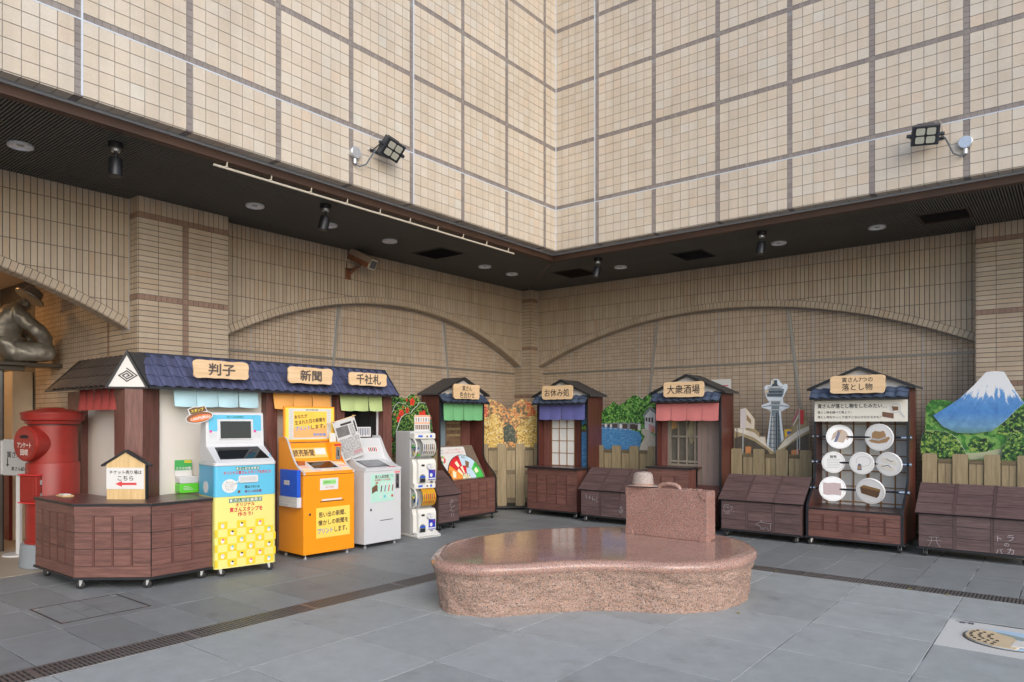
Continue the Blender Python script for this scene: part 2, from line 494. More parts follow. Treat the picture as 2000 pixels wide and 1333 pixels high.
drain('long brown drain grate between the granite bench and the trough boxes', True, -5.137, 2.2, 7.36, 7.597)
# ---- inlaid picture slab
mo = thing('inlaid_slab', 'white granite paving slab with an oval relief of an amphitheatre', 'slab', ((MOS[0]+MOS[1])/2, (MOS[2]+MOS[3])/2, 0))
part('slab', MB().box(-0.405, 0.405, -0.402, 0.402, -0.005, 0.001), plain('white_granite', (0.55, 0.55, 0.53), 0.7, var=0.25, scale=90, bump=0.3), mo)
def oval(cx, cy, rx, ry, n=40, a0=0, a1=360): return [(cx+rx*math.cos(R(a0+(a1-a0)*k/n)), cy+ry*math.sin(R(a0+(a1-a0)*k/n))) for k in range(n + (0 if a1-a0 == 360 else 1))]
part('oval_rim', MB().prism(oval(0, 0, 0.275, 0.262), 'z', 0.001, 0.006), plain('bronze_rim', (0.16,0.12,0.08), 0.5, 0.3), mo)
part('oval_sky', MB().prism(oval(0, 0, 0.262, 0.25), 'z', 0.006, 0.009), plain('sky_enamel', (0.42,0.58,0.74), 0.4), mo)
M_BEI = plain('beige_relief', (0.60,0.47,0.30), 0.6, var=0.2)
part('relief_wall', MB().prism([(-0.255,-0.04),(-0.24,-0.1),(-0.18,-0.18),(-0.08,-0.236),(0.05,-0.24),(0.1,-0.1),(0.02,0.05),(-0.06,0.1),(-0.1,0.16),(-0.2,0.15),(-0.245,0.07)], 'z', 0.009, 0.016), M_BEI, mo)
part('relief_hill', MB().prism([(-0.1,0.16),(0.02,0.13),(0.16,0.07),(0.25,0.02),(0.25,-0.03),(0.02,0.05),(-0.06,0.1)], 'z', 0.009, 0.013), plain('grey_relief', (0.28,0.33,0.31), 0.6), mo)
part('relief_monument', MB().prism([(0.02,-0.2),(0.2,-0.17),(0.2,-0.03),(0.12,0.02),(0.04,-0.05)], 'z', 0.0135, 0.02), plain('pale_relief', (0.62,0.6,0.55), 0.6), mo)
mb = MB()
for ring, (rr, nn) in enumerate(((0.225, 9), (0.175, 7), (0.12, 5))):
    for k in range(nn):
        a = R(150 + 110*k/nn); cx, cy = rr*math.cos(a)*1.02+0.005, rr*math.sin(a)*0.96
        mb.prism([(cx-0.010, cy-0.016), (cx+0.010, cy-0.016), (cx+0.010, cy+0.006), (cx, cy+0.016), (cx-0.010, cy+0.006)], 'z', 0.016, 0.0185)
part('arch_openings', mb, plain('relief_dark', (0.07,0.055,0.04), 0.7), mo)
part('lettering', MB().box(-0.33, -0.295, 0.315, 0.365, 0.001, 0.004).box(-0.275, -0.24, 0.32, 0.372, 0.001, 0.004).box(-0.36, -0.27, 0.352, 0.364, 0.001, 0.0035), plain('slate_letter', (0.12,0.12,0.14), 0.6), mo)
# ---- service hatch in the paving
h = thing('service_hatch', 'paved service hatch with a dark metal frame in the grey paving', 'hatch', (-6.395, 2.452, 0))
M_HF = plain('hatch_frame', (0.085, 0.075, 0.07), 0.5, 0.4)
for x0, x1, y0, y1 in ((-0.335,0.335,-0.338,-0.325),(-0.335,0.335,0.325,0.338),(-0.335,-0.322,-0.325,0.325),(0.322,0.335,-0.325,0.325)):
    box('frame', x0, x1, y0, y1, -0.005, 0.003, M_HF, h)
for sx in (-1, 1):
    for sy in (-1, 1): box('corner_plate', sx*0.30-0.02, sx*0.30+0.02, sy*0.303-0.02, sy*0.303+0.02, -0.005, 0.0025, M_GALV, h)
M_HJ = plain('hatch_joint', (0.13, 0.14, 0.145), 0.8)
for x in (-0.02,): box('joint', x, x+0.004, -0.32, 0.32, -0.004, 0.0018, M_HJ, h)
for y in (-0.13, 0.02): box('joint', -0.32, 0.32, y, y+0.004, -0.004, 0.0016, M_HJ, h)

# ---- upper tiled walls
UZ0, UZT = 4.035, 8.30
ZS = [4.645 + 0.857*k for k in range(5)]
def upper_wall(label, loc, rz, u0, u1, strips, first, caulks, corner_side):
    w = thing('upper_wall', label, 'wall', loc, rz)
    part('backing', MB().box(u0 - (0 if corner_side else 0.14), u1, 0, 0.12, UZ0, UZT), M_MORTARU, w, fix=False)
    if not corner_side: box('corner_tile', -6.09, u0-0.002, 0.0, 0.125, UZ0-0.008, UZ0-0.002, M_TILE, w)
    big, small = [], []
    # column edges: tile spans between vertical strips
    spans = []
    st = sorted(strips)
    hw = 0.0275
    edges = [u0] + [e for s_ in st for e in (s_-hw, s_+hw)] + [u1]
    cols = []
    for k in range(0, len(edges), 2):
        a, b = edges[k], edges[k+1]
        n = max(1, round((b-a)/0.116))
        cols += [(a + (b-a)*q/n, a + (b-a)*(q+1)/n) for q in range(n)]
    rows = [(UZ0 + 0.117*q, UZ0 + 0.117*(q+1)) for q in range(5)]
    for k, zc in enumerate(ZS):
        a = zc + 0.025; b = (ZS[k+1] if k+1 < len(ZS) else UZT + 0.025) - 0.025
        n = max(1, round((b-a)/0.1153))
        rows += [(a + (b-a)*q/n, a + (b-a)*(q+1)/n) for q in range(n)]
    for a, b in cols:
        for z0, z1 in rows:
            big.append(rect(a+G, b-G, z0+G, z1-G))
    for zc in ZS:                         # level strips of small tiles
        if zc > UZT - 0.05: continue
        n = int((u1-u0)/0.058); p = (u1-u0)/n
        for q in range(n):
            small.append(rect(u0+p*q+0.0015, u0+p*(q+1)-0.0015, zc-0.024, zc+0.022))
    n = int((UZT-UZ0)/0.0575); p = (UZT-UZ0)/n
    for s_ in st:
        for q in range(n):
            zc = UZ0 + p*(q+0.5)
            if any(abs(zc-z) < 0.05 for z in ZS): continue
            small.append(rect(s_-hw+G, s_+hw-G, zc-p/2+0.0015, zc+p/2-0.0015))
    lay(w, big, M_TILE, 'tile')
    lay(w, small, M_STRIP, 'strip_tile', t=0.004, limit=200)
    box('caulk_line', u0, u1, -0.0075, 0, 4.610, 4.621, M_CAULK, w)
    for u in caulks: box('caulk_line', u-0.0075, u+0.0075, -0.0085, 0, UZ0, UZT, M_CAULK, w)
    # tiled underside, metal bead and fascia
    for a, b in cols:
        o = part('edge_tile', MB().box(a+G, b-G, 0.0, 0.125, UZ0-0.008, UZ0-0.002), M_TILE, w, fix=False)
    for s_ in st: box('edge_tile', s_-hw+G, s_+hw-G, 0.0, 0.125, UZ0-0.007, UZ0-0.002, M_STRIP, w)
    return w
LXW, RYW = -5.96, 8.54
upper_wall('cream tiled upper wall above the row of vending kiosks', (LXW, 0, 0), R(90), -2.0, 8.54, [8.267-0.867*k for k in range(12)], 0, (2.222, 5.695, 8.545), 1)
upper_wall('cream tiled upper wall above the lost property kiosk and mountain board', (0, RYW, 0), 0, -5.95, 3.0, [-5.25+0.8757*k for k in range(10)], 0, (-5.285, -5.947), 0)
FX, FY, SZ = -6.115, 8.695, 3.93
tr = thing('edge_fascia', 'rusty brown steel fascia with a pale bead under the upper tiled walls', 'fascia')
box('bead', -6.112, -6.094, -2, 8.676, 4.005, 4.03, M_CAULKG, tr)
box('bead', -6.112, 3, 8.676, 8.694, 4.005, 4.03, M_CAULKG, tr)
box('fascia_board', -6.155, -6.113, -2, 8.695, SZ+0.004, 4.033, M_FASCIA, tr)
box('fascia_board', -6.155, 3, 8.695, 8.737, SZ+0.004, 4.033, M_FASCIA, tr)
box('fascia_lip', -6.19, -6.10, -2, 8.68, SZ-0.004, SZ+0.004, M_FASCIA, tr)
box('fascia_lip', -6.19, 3, 8.68, 8.77, SZ-0.004, SZ+0.004, M_FASCIA, tr)
# ---- soffit
so = thing('slatted_soffit', 'black slatted soffit over the vending kiosks', 'soffit', (-7.1, 4, SZ))
sr = thing('slatted_soffit', 'black slatted soffit over the wooden kiosks and trough boxes', 'soffit', (-3, 9.6, SZ))
part('ceiling_board', MB().prism([(-12.3,-3),(-6.156,-3),(-6.156,8.7),(-7.76,10.6),(-12.3,10.6)], 'z', 0.02, 0.14).xf(Matrix.Translation((7.1, -4, 0))), M_SOFFIT, so)
part('ceiling_board', MB().prism([(-6.156,8.738),(3,8.738),(3,11),(-7.95,11),(-7.76,10.62)], 'z', 0.024, 0.14).xf(Matrix.Translation((3, -9.6, 0))), M_SOFFIT, sr)
M_SLATW = M_SLAT
def slats(root, segs, off):
    """segs: (x0, y0, x1, y1) in plan; boxes 12 mm wide, 20 mm deep"""
    sc = []
    for x0, y0, x1, y1 in segs:
        pr = proj(((x0+x1)/2, (y0+y1)/2, SZ)); pa = proj((x0, y0, SZ)); pb = proj((x1, y1, SZ))
        vis = pr and pa and pb and (-50 < pa[0] < 2050 or -50 < pb[0] < 2050)
        sc.append((math.hypot(x1-x0, y1-y0)/pr[2] if vis else 0, (x0, y0, x1, y1)))
    sc.sort(key=lambda q: -q[0]); rest = MB()
    for k, (a, (x0, y0, x1, y1)) in enumerate(sc):
        cx, cy = (x0+x1)/2, (y0+y1)/2; hx, hy = abs(x1-x0)/2 or 0.0065, abs(y1-y0)/2 or 0.0065
        if k < 295 and a > 0:
            key = ('slat', round(hx, 3), round(hy, 3))
            if key not in _shared: _shared[key] = MB().box(-hx, hx, -hy, hy, 0, 0.0195).mesh('slat', M_SLAT)
            share('slat', _shared[key], root, (cx-off[0], cy-off[1], 0))
        else:
            rest.box(cx-off[0]-hx, cx-off[0]+hx, cy-off[1]-hy, cy-off[1]+hy, 0, 0.0195)
    if rest.v:
        o = link('slat_field', rest.mesh('slat_field', M_SLAT), root); o['kind'] = 'stuff'
PIT = 0.0265
VENTS = [(-7.11, 7.29, 0.60, 0.50), (-4.31, 9.64, 0.50, 0.55), (-6.34, 9.64, 0.56, 0.58), (-1.2, 9.635, 0.52, 0.50)]
def cut(segs):
    out = []
    for x0, y0, x1, y1 in segs:
        hit = None
        for cx, cy, w, dd in VENTS:
            if y0 == y1 and abs(y0-cy) < dd/2+0.005 and min(x0, x1) < cx < max(x0, x1): hit = (cx, w)
            if x0 == x1 and abs(x0-cx) < w/2+0.005 and min(y0, y1) < cy < max(y0, y1): hit = (cy, dd)
        if hit is None: out.append((x0, y0, x1, y1))
        elif y0 == y1: out += [(x0, y0, hit[0]+hit[1]/2, y0), (hit[0]-hit[1]/2, y0, x1, y0)]
        else: out += [(x0, y0, x0, hit[0]-hit[1]/2), (x0, hit[0]+hit[1]/2, x0, y1)]
    return out
segs = []
for k in range(int(11.6/PIT)):
    y = -1.3 + PIT*k
    x0 = -6.19 if y < 8.72 else -6.19-(y-8.72)
    if x0 > -7.9 and y < 10.32: segs.append((x0, y, -7.975, y))
slats(so, cut(segs), (-7.1, 4))
segs = []
for k in range(int(9.5/PIT)):
    x = 1.7 - PIT*k
    y0 = 8.77 if x > -6.19 else 8.77+(-6.19-x)
    if y0 < 10.5 and x > -7.74: segs.append((x, y0, x, 10.555))
slats(sr, cut(segs), (-3, 9.6))
part('mitre_strip', MB().prism([(-6.17,8.68),(-6.135,8.715),(-7.745,10.345),(-7.78,10.31)], 'z', -0.004, 0.004).xf(Matrix.Translation((7.1,-4,0))), plain('mitre_metal', (0.10,0.085,0.07), 0.5, 0.3), so)
for k, (cx, cy, w, dd) in enumerate(VENTS):
    lab = ['black square ceiling vent in the soffit over the vending kiosks', 'black open ceiling vent between two downlights in the right soffit', 'brown louvred ceiling vent beside the soffit mitre', 'brown louvred ceiling vent near the tiled pier in the right soffit'][k]
    v = thing('ceiling_vent', lab, 'vent', (cx, cy, SZ), 0, 'soffit vents')
    br = k >= 2
    m1 = plain('vent_brown', (0.045,0.026,0.02), 0.6) if br else M_BLACK
    for x0, x1, y0, y1 in ((-w/2,w/2,-dd/2,-dd/2+0.025),(-w/2,w/2,dd/2-0.025,dd/2),(-w/2,-w/2+0.025,-dd/2+0.025,dd/2-0.025),(w/2-0.025,w/2,-dd/2+0.025,dd/2-0.025)):
        box('frame', x0, x1, y0, y1, -0.004, 0.02, m1, v)
    for q in range(10):
        y = -dd/2+0.04+(dd-0.08)*(q+0.5)/10
        part('louvre', MB().box(-w/2+0.026, w/2-0.026, -0.016, 0.016, -0.0015, 0.0015).xf(Matrix.Translation((0, y, 0.009)) @ Matrix.Rotation(R(25), 4, 'X')), m1, v, fix=False)

# ---- arched walls
ZSP, RISE = 2.53, 0.745
def arch(u0, u1):
    a = (u1-u0)/2; Rr = (a*a+RISE*RISE)/(2*RISE); cz = ZSP+RISE-Rr; cu = (u0+u1)/2
    return a, Rr, cu, cz
def zarc(u, A, extra=0.0):
    a, Rr, cu, cz = A; r = Rr+extra; dd = r*r-(u-cu)**2
    return cz + math.sqrt(dd) if dd > 0 else -9
def arch_wall(label, loc, rz, u0, u1, tymp=True, caulk=()):
    w = thing('arched_wall', label, 'wall', loc, rz)
    A = arch(u0, u1); a, Rr, cu, cz = A
    al = math.asin(a/Rr)
    pin = [(cu + Rr*math.sin(-al+2*al*k/60), cz + Rr*math.cos(-al+2*al*k/60)) for k in range(61)]
    part('spandrel', MB().prism(pin + [(u1, 3.95), (u0, 3.95)], 'y', 0.0, 0.168), M_MORTAR, w)
    it = []
    rows = [(3.765, 3.93), (3.53, 3.765), (3.295, 3.53), (3.06, 3.295), (2.825, 3.06), (2.59, 2.825), (2.4, 2.59)]
    n = round((u1-u0)/0.0575); p = (u1-u0)/n
    for q in range(n):
        c0, c1 = u0+p*q+0.004, u0+p*(q+1)-0.004
        for z0, z1 in rows:
            z0 += 0.004; z1 -= 0.004
            b0, b1 = max(z0, zarc(c0, A, 0.094)), max(z0, zarc(c1, A, 0.094))
            if b0 > z1 and b1 > z1: continue
            if b0 > z1: k = (b0-z1)/(b0-b1); pts = [(c0+(c1-c0)*k, z1), (c1, b1), (c1, z1)]
            elif b1 > z1: k = (z1-b0)/(b1-b0); pts = [(c0, b0), (c0+(c1-c0)*k, z1), (c0, z1)]
            else: pts = [(c0, b0), (c1, b1), (c1, z1), (c0, z1)]
            it.append(([V3((x, 0, z)) for x, z in pts], NF))
    lay(w, it, M_BRICK, 'brick', t=0.007)
    it = []; ii = []
    m = round(2*al*Rr/0.06)
    P = lambda r, an, y: V3((cu + r*math.sin(an), y, cz + r*math.cos(an)))
    for q in range(m):
        a0, a1 = -al + 2*al*(q+0.06)/m, -al + 2*al*(q+0.94)/m
        pts = [P(Rr+0.003, a0, 0), P(Rr+0.003, a1, 0), P(Rr+0.088, a1, 0), P(Rr+0.088, a0, 0)]
        pts = [V3((min(max(p_.x, u0+0.002), u1-0.002), p_.y, p_.z)) for p_ in pts]
        it.append((pts, NF))
        nn = V3((-math.sin((a0+a1)/2), 0, -math.cos((a0+a1)/2)))
        ii.append(([P(Rr, a0, 0.0), P(Rr, a0, 0.164), P(Rr, a1, 0.164), P(Rr, a1, 0.0)], nn))
    lay(w, it, M_BRICK, 'arch_brick', t=0.0085)
    lay(w, ii, M_BRICK, 'arch_underside_brick', t=0.005, limit=110)
    for u in (u0+0.006, u1-0.006): box('caulk_line', u-0.006, u+0.006, -0.010, 0, ZSP, 3.93, M_CAULKG, w)
    for u in (u0, u1):
        k = 0.012 if u == u0 else -0.012
        box('caulk_line', min(u, u+k), max(u, u+k), 0, 0.168, ZSP-0.008, ZSP+0.004, M_CAULKG, w)
    if tymp:
        y0 = 0.17
        box('recess_backing', u0-0.05, u1+0.05, y0, y0+0.12, 0, 3.4, M_MORTAR, w)
        sq, tall, wide = [], [], []
        def zone(u, z): return abs(u-cu) < 1.06 + (3.18-z)*0.115
        pw = (u1-u0)/round((u1-u0)/0.0582); nc = round((u1-u0)/pw)
        RZ = 2.42; pr = 0.0592
        for q in range(nc):
            c0, c1 = u0+pw*q, u0+pw*(q+1); um = (c0+c1)/2
            zt = zarc(um, A)+0.06
            k = 0
            while RZ+pr*k < zt:                      # above the rail
                z0, z1 = RZ+pr*k, RZ+pr*(k+1)
                if not zone(um, (z0+z1)/2): sq.append(rect(c0+G, c1-G, z0+G, z1-G, y0))
                k += 1
            k = 0
            while RZ+2*pr*k < zt:
                z0, z1 = RZ+2*pr*k, RZ+2*pr*(k+1)
                if zone(um, (z0+z1)/2): tall.append(rect(c0+G, c1-G, z0+G, z1-G, y0))
                k += 1
            for k in range(1, 41):
                z0, z1 = RZ-pr*k, RZ-pr*(k-1)
                if z0 < 0: break
                zm = (z0+z1)/2; pair = um+pw if q % 2 == 0 else um-pw
                if not zone(um, zm) or not zone(pair, zm): sq.append(rect(c0+G, c1-G, z0+G, z1-G, y0))
                elif q % 2 == 0: wide.append(rect(c0+G, c1+pw-G, z0+G, z1-G, y0))
        vz = lambda c: c.z > 1.9
        lay(w, sq, M_SMALL, 'square_tile', t=0.004, vis=vz)
        lay(w, tall, M_SMALL, 'upright_tile', t=0.004, vis=vz)
        lay(w, wide, M_SMALL, 'level_tile', t=0.004, vis=vz)
        box('rail', u0+0.002, u1-0.002, y0-0.016, y0, 2.402, 2.436, plain('rail_metal', (0.24,0.22,0.19), 0.45, 0.3), w)
        for sgn in (-1, 1):
            zt = zarc(cu+sgn*1.06, A)-0.002
            x1, x0 = cu+sgn*(1.06+(3.18-zt)*0.115), cu+sgn*(1.06+3.18*0.115)
            part('radial_bar', MB().prism([(x0-0.019, 0), (x0+0.019, 0), (x1+0.019, zt), (x1-0.019, zt)], 'y', y0-0.020, y0), plain('bar_metal', (0.33,0.31,0.27), 0.45, 0.3), w)
            part('caulk_line', MB().prism([(x0-0.030, 0), (x0-0.020, 0), (x1-0.020, zt), (x1-0.030, zt)], 'y', y0-0.008, y0), M_CAULKG, w)
        for u in caulk:
            box('caulk_line', u-0.0045, u+0.0045, y0-0.0062, y0, 0, zarc(u, A)-0.01, M_CAULKG, w)
        part('caulk_line', MB()._a([], []).grid(lambda s_, t_: tuple(P(Rr-0.009-0.010*t_, -al+2*al*s_, y0-0.007)), 60, 1), M_CAULKG, w)
    return w
arch_wall('tan brick wall with a wide shallow arch behind the vending kiosks', (-7.97, 0, 0), R(90), 4.455, 10.338, True, (4.98, 5.675, 6.37, 7.05, 7.74, 8.43, 9.08, 9.75))
arch_wall('tan brick wall with a wide shallow arch behind the wooden kiosks', (0, 10.55, 0), 0, -7.758, -0.962, True, (-7.13, -6.447, -5.749, -5.054, -4.365, -3.672, -2.967, -2.279, -1.58))
arch_wall('tan brick wall with the open arch over the entrance passage', (-7.97, 0, 0), R(90), -2.45, 3.438, False)
# cap of the first arch wall below the springing (left pier outside the view is left out)
def brick_face(P0, U, N, width, cols):
    """rows of long bricks with taupe courses; P0 bottom-left seen from outside"""
    tan, brown = [], []
    def q(lst, a, b, z0, z1):
        lst.append(([P0+U*a+V3((0,0,z0)), P0+U*b+V3((0,0,z0)), P0+U*b+V3((0,0,z1)), P0+U*a+V3((0,0,z1))], N))
    n = max(1, round(width/0.0585)); p = width/n
    for k in range(n):
        q(tan, p*k+G, p*(k+1)-G, 3.768, 3.928)
    z = 3.765
    tot = sum(abs(c) for c in cols); edges = [0]
    for c in cols: edges.append(edges[-1]+abs(c)*width/tot)
    while z > 0.05:
        for k in range(n): q(brown, p*k+0.0015, p*(k+1)-0.0015, z-0.055, z-0.002)
        z -= 0.058
        for r_ in range(14):
            if z < 0.06: break
            for c, a, b in zip(cols, edges, edges[1:]):
                q(brown if c < 0 else tan, a+G, b-G, z-0.054, z-0.004)
            z -= 0.058
    return tan, brown
COLS = [0.2, 0.26, -0.06, 0.26, 0.2]
def pier(label, loc, rz, width, depth, name='brick_pier'):
    t = thing(name, label, 'pier', loc, rz)
    part('core', MB().box(0, width, 0, depth, 0, 3.935), M_MORTAR, t, fix=False)
    T, B = [], []
    for f in (brick_face(V3((0,0,0)), V3((1,0,0)), NF, width, COLS), brick_face(V3((0,depth,0)), V3((0,-1,0)), V3((-1,0,0)), depth, [0.2, 0.06, 0.115]), brick_face(V3((width,0,0)), V3((0,1,0)), V3((1,0,0)), depth, [0.115, 0.06, 0.2])):
        T += f[0]; B += f[1]
    vz = lambda c: c.z > 2.0
    lay(t, T, M_BRICK, 'brick', t=0.007, vis=vz); lay(t, B, M_BRICKB, 'course_tile', t=0.006, vis=vz)
    return t
pier('tan brick pier between the entrance arch and the vending kiosks', (-7.765, 3.44, 0), R(90), 1.013, 0.38)
pier('tan brick pier behind the mountain picture board', (-0.96, 10.34, 0), 0, 1.01, 0.38)
t = thing('corner_column', 'tan brick column in the corner between the two arches', 'column', (-7.76, 10.34, 0))
part('core', MB().box(-0.38, 0, 0, 0.38, 0, 3.935), M_MORTAR, t, fix=False)
T, B = [], []
for f in (brick_face(V3((-0.38,0,0)), V3((1,0,0)), NF, 0.38, [0.16, 0.22]), brick_face(V3((0,0,0)), V3((0,1,0)), V3((1,0,0)), 0.38, [0.06, 0.2, 0.12])):
    T += f[0]; B += f[1]
lay(t, T, M_BRICK, 'brick', t=0.007, vis=lambda c: c.z > 1.9); lay(t, B, M_BRICKB, 'course_tile', t=0.006, vis=lambda c: c.z > 1.9)
for p0, p1 in (((-0.386, -0.008), (-0.374, 0.0)), ((0.0, 0.374), (0.008, 0.386))):
    box('caulk_line', p0[0], p1[0], p0[1], p1[1], 0, 2.53, M_CAULKG, t)
# wall beyond the right pier, outside the frame
t = thing('end_wall', 'plain tan wall continuing past the brick pier', 'wall', (0.055, 10.55, 0)); box('backing', 0, 3, 0, 0.2, 0, 3.94, M_MORTAR, t)
lay(t, [rect(0.0575*i+0.004, 0.0575*(i+1)-0.004, max(0.01, 3.93-0.235*(j+1))+0.004, 3.93-0.235*j-0.004) for i in range(52) for j in range(17)], M_BRICK, 'brick', t=0.007)

# ---- entrance passage
M_CREAM = plain('cream_render', (0.62, 0.50, 0.36), 0.7, var=0.06, bump=0.15)
en = thing('entrance_side_wall', 'tan tiled side wall of the entrance passage behind the red postbox', 'wall', (-8.145, 3.44, 0))
box('backing', -4.0, 0, 0.0, 0.15, 0, 3.5, M_MORTAR, en)
T, B = brick_face(V3((-0.58,0,0)), V3((1,0,0)), NF, 0.575, [0.2, -0.06, 0.3])
T = [q for q in T if q[0][2].z < 3.45]; B = [q for q in B if q[0][2].z < 3.45]
lay(en, T, M_BRICK, 'brick', t=0.006); lay(en, B, M_BRICKB, 'course_tile', t=0.005)
sq = []
for i in range(int(2.0/0.0582)):
    for j in range(int(3.45/0.0592)):
        sq.append(rect(-0.583-0.0582*(i+1)+G, -0.583-0.0582*i-G, 0.0592*j+G, 0.0592*(j+1)-G))
lay(en, sq, M_SMALL, 'square_tile', t=0.004, vis=lambda c: c.z > 1.0)
t = thing('entrance_room', 'cream rendered entrance lobby behind the first arch', 'lobby', (-12.2, 0.5, 0))
box('back_wall', -0.1, 0.1, -3, 3.1, 0, 3.5, M_CREAM, t)
box('ceiling', 0.1, 4.04, -3, 2.93, 3.42, 3.5, M_CREAM, t)
box('side_wall', 0.1, 4.04, -3.1, -2.95, 0, 3.5, M_CREAM, t)
part('pillar', MB().box(0.35, 1.42, 2.70, 2.93, 0.0, 2.19), M_CREAM, t, bevel=0.004)
box('skirting', 0.35, 1.425, 2.66, 2.70, 0, 0.95, plain('dark_red_panel', (0.16,0.014,0.014), 0.35), t)
fl = thing('entrance_floor', 'beige stone floor strip inside the entrance arch', 'floor', (-9.9, 0.5, 0)); box('slab', -2.3, 1.6, -3, 2.93, -0.0055, 0.004, plain('beige_stone', (0.36,0.31,0.25), 0.45, var=0.2, scale=12), fl)
mt = thing('door_mat', 'dark brown mat on the entrance floor', 'mat', (-10.6, 1.7, 0.004)); box('pile', -0.5, 0.5, -1.4, 1.05, 0, 0.012, plain('mat_pile', (0.05,0.04,0.032), 0.95, bump=0.6), mt)
M_BRZ = plain('dark_bronze_metal', (0.10, 0.085, 0.07), 0.35, 0.7)
bm_ = thing('entrance_beam', 'dark metal beam across the entrance carrying the seated statue', 'beam', (-9.95, 0.5, 2.2))
part('beam', MB().box(-0.17, 0.17, -2.9, 2.93, 0, 0.045), M_BRZ, bm_, bevel=0.006)
part('lower_rail', MB().box(-0.13, 0.10, -2.9, 2.55, -0.05, -0.002), M_BRZ, bm_)
dr = thing('entrance_door_frame', 'brushed metal door jamb at the entrance under the beam', 'door frame', (-10.0, 2.80, 0))
box('jamb', -0.06, 0.06, -0.10, 0.05, 0.004, 2.148, plain('brushed_steel', (0.30,0.28,0.26), 0.3, 0.9), dr); box('stile', -0.03, 0.03, 0.05, 0.075, 0.004, 2.148, M_BRZ, dr)
box('jamb', -0.06, 0.06, -1.4, -1.25, 0.004, 2.148, MATS['brushed_steel'], dr)
tg = NT('door_glass'); tg.col((0.8,0.82,0.82)).set(0.03); tg.b.inputs['Transmission Weight'].default_value = 0.9
box('glass', -0.006, 0.006, -1.25, -0.10, 0.03, 2.1, tg.m, dr)
lp = thing('lobby_lamp', 'round warm ceiling lamp glowing inside the entrance', 'lamp', (-11.0, 2.2, 3.42))
part('rim', MB().cyl((0,0,-0.03), (0,0,0), 0.16, n=24), M_WHITE, lp)
te = NT('warm_lamp'); te.b.inputs['Emission Color'].default_value = (1.0, 0.52, 0.18, 1); te.b.inputs['Emission Strength'].default_value = 60
part('diffuser', MB().cyl((0,0,-0.036), (0,0,-0.031), 0.14, n=24), te.m, lp)
# ------------------------------------------------------------ fixtures on the building
M_LENS = plain('lamp_lens', (0.40, 0.40, 0.34), 0.25, var=0.1, scale=20)
def downlight(x, y, label, cover=False):
    t = thing('downlight', label, 'downlight', (x, y, SZ), 0, 'round downlights in the soffit')
    rg = lambda prof: MB().loft([[(r*math.cos(a*math.pi/16), r*math.sin(a*math.pi/16), z) for a in range(32)] for r, z in prof], cap=False)
    part('trim_ring', rg([(0.098, 0.0), (0.099, -0.018), (0.095, -0.022), (0.086, -0.022), (0.083, -0.019)]), M_WHITE, t, smooth=True)
    if cover:
        part('cover', rg([(0.084, -0.0195), (0.05, -0.024), (0.001, -0.025)]), M_WHITE, t, smooth=True)
        part('knob', MB().cyl((0,0,-0.031), (0,0,-0.025), 0.012, n=10), M_GREYP, t)
    else:
        part('reflector', rg([(0.084, -0.0195), (0.074, -0.006), (0.055, -0.001), (0.03, -0.0005)]), plain('bright_reflector', (0.80, 0.80, 0.80), 0.3, 0.35, var=0.02), t, smooth=True)
        part('lamp_socket', rg([(0.031, -0.001), (0.028, -0.009), (0.001, -0.011)]), M_LENS, t, smooth=True)
for x, y, lab in ((-7.134, 2.177, 'round downlight in the soffit outside the entrance arch'), (-7.105, 4.395, 'round downlight in the soffit above the roof name board of the first stall bay'),
                  (-7.104, 5.391, 'round downlight half hidden behind a black spotlight'), (-7.132, 8.325, 'round downlight beyond the black vent, first of a close pair'), (-7.147, 9.018, 'round downlight next to the soffit mitre, second of a close pair'),
                  (-5.513, 9.655, 'round downlight beside the spotlight near the soffit mitre'), (-3.112, 9.663, 'round downlight beside a spotlight, past the black open vent'), (-1.913, 9.622, 'round downlight nearest the brown louvred vent by the pier')):
    downlight(x, y, lab)
downlight(-7.104, 6.362, 'flat white round cover plate in the soffit above the security camera', True)
for x, y, lab, ry in ((-6.455, 2.672, 'black spotlight hanging from the soffit near the entrance arch', 0), (-6.478, 4.868, 'black spotlight hanging over the orange newspaper machine', 12), (-5.494, 8.962, 'black spotlight hanging near the soffit mitre', 14), (-3.102, 8.981, 'black spotlight hanging beside the downlight past the open vent', 8)):
    t = thing('spotlight', lab, 'spotlight', (x, y, SZ), R(40), 'black soffit spotlights')
    part('base', MB().cyl((0,0,-0.05), (0,0,0.002), 0.06, n=20), M_BLACKM, t, bevel=0.004)
    part('collar', MB().cyl((0,0,-0.075), (0,0,-0.05), 0.035, n=16), M_GALV, t)
    part('stem', MB().cyl((0,0,-0.135), (0,0,-0.075), 0.014, n=10), M_BLACKM, t)
    Mx = Matrix.Translation((0,0,-0.13)) @ Matrix.Rotation(R(ry), 4, 'Y')
    part('lamp_head', MB().lathe([(0.02,-0.155),(0.052,-0.155),(0.056,-0.15),(0.056,-0.02),(0.048,0.0),(0.01,0.01)], n=22).xf(Mx), M_BLACKM, t, smooth=True)
# cream conduit along the fascia
t = thing('conduit_pipe', 'thin cream pipe on hooks along the rusty fascia', 'pipe', (-6.135, 3.38, 3.875))
M_PIPE = plain('cream_pipe', (0.62, 0.56, 0.46), 0.5)
part('pipe', MB().tube([(0,0,0), (0,4.4,0)], 0.011, 8), M_PIPE, t)
for k in range(10): part('hook', MB().tube([(0.012, 0.12+0.46*k, 0.006), (0.018, 0.12+0.46*k, 0.03), (0.024, 0.12+0.46*k, 0.055)], 0.006, 6).box(-0.012, 0.014, 0.105+0.46*k, 0.135+0.46*k, 0.008, 0.014), M_PIPE, t)
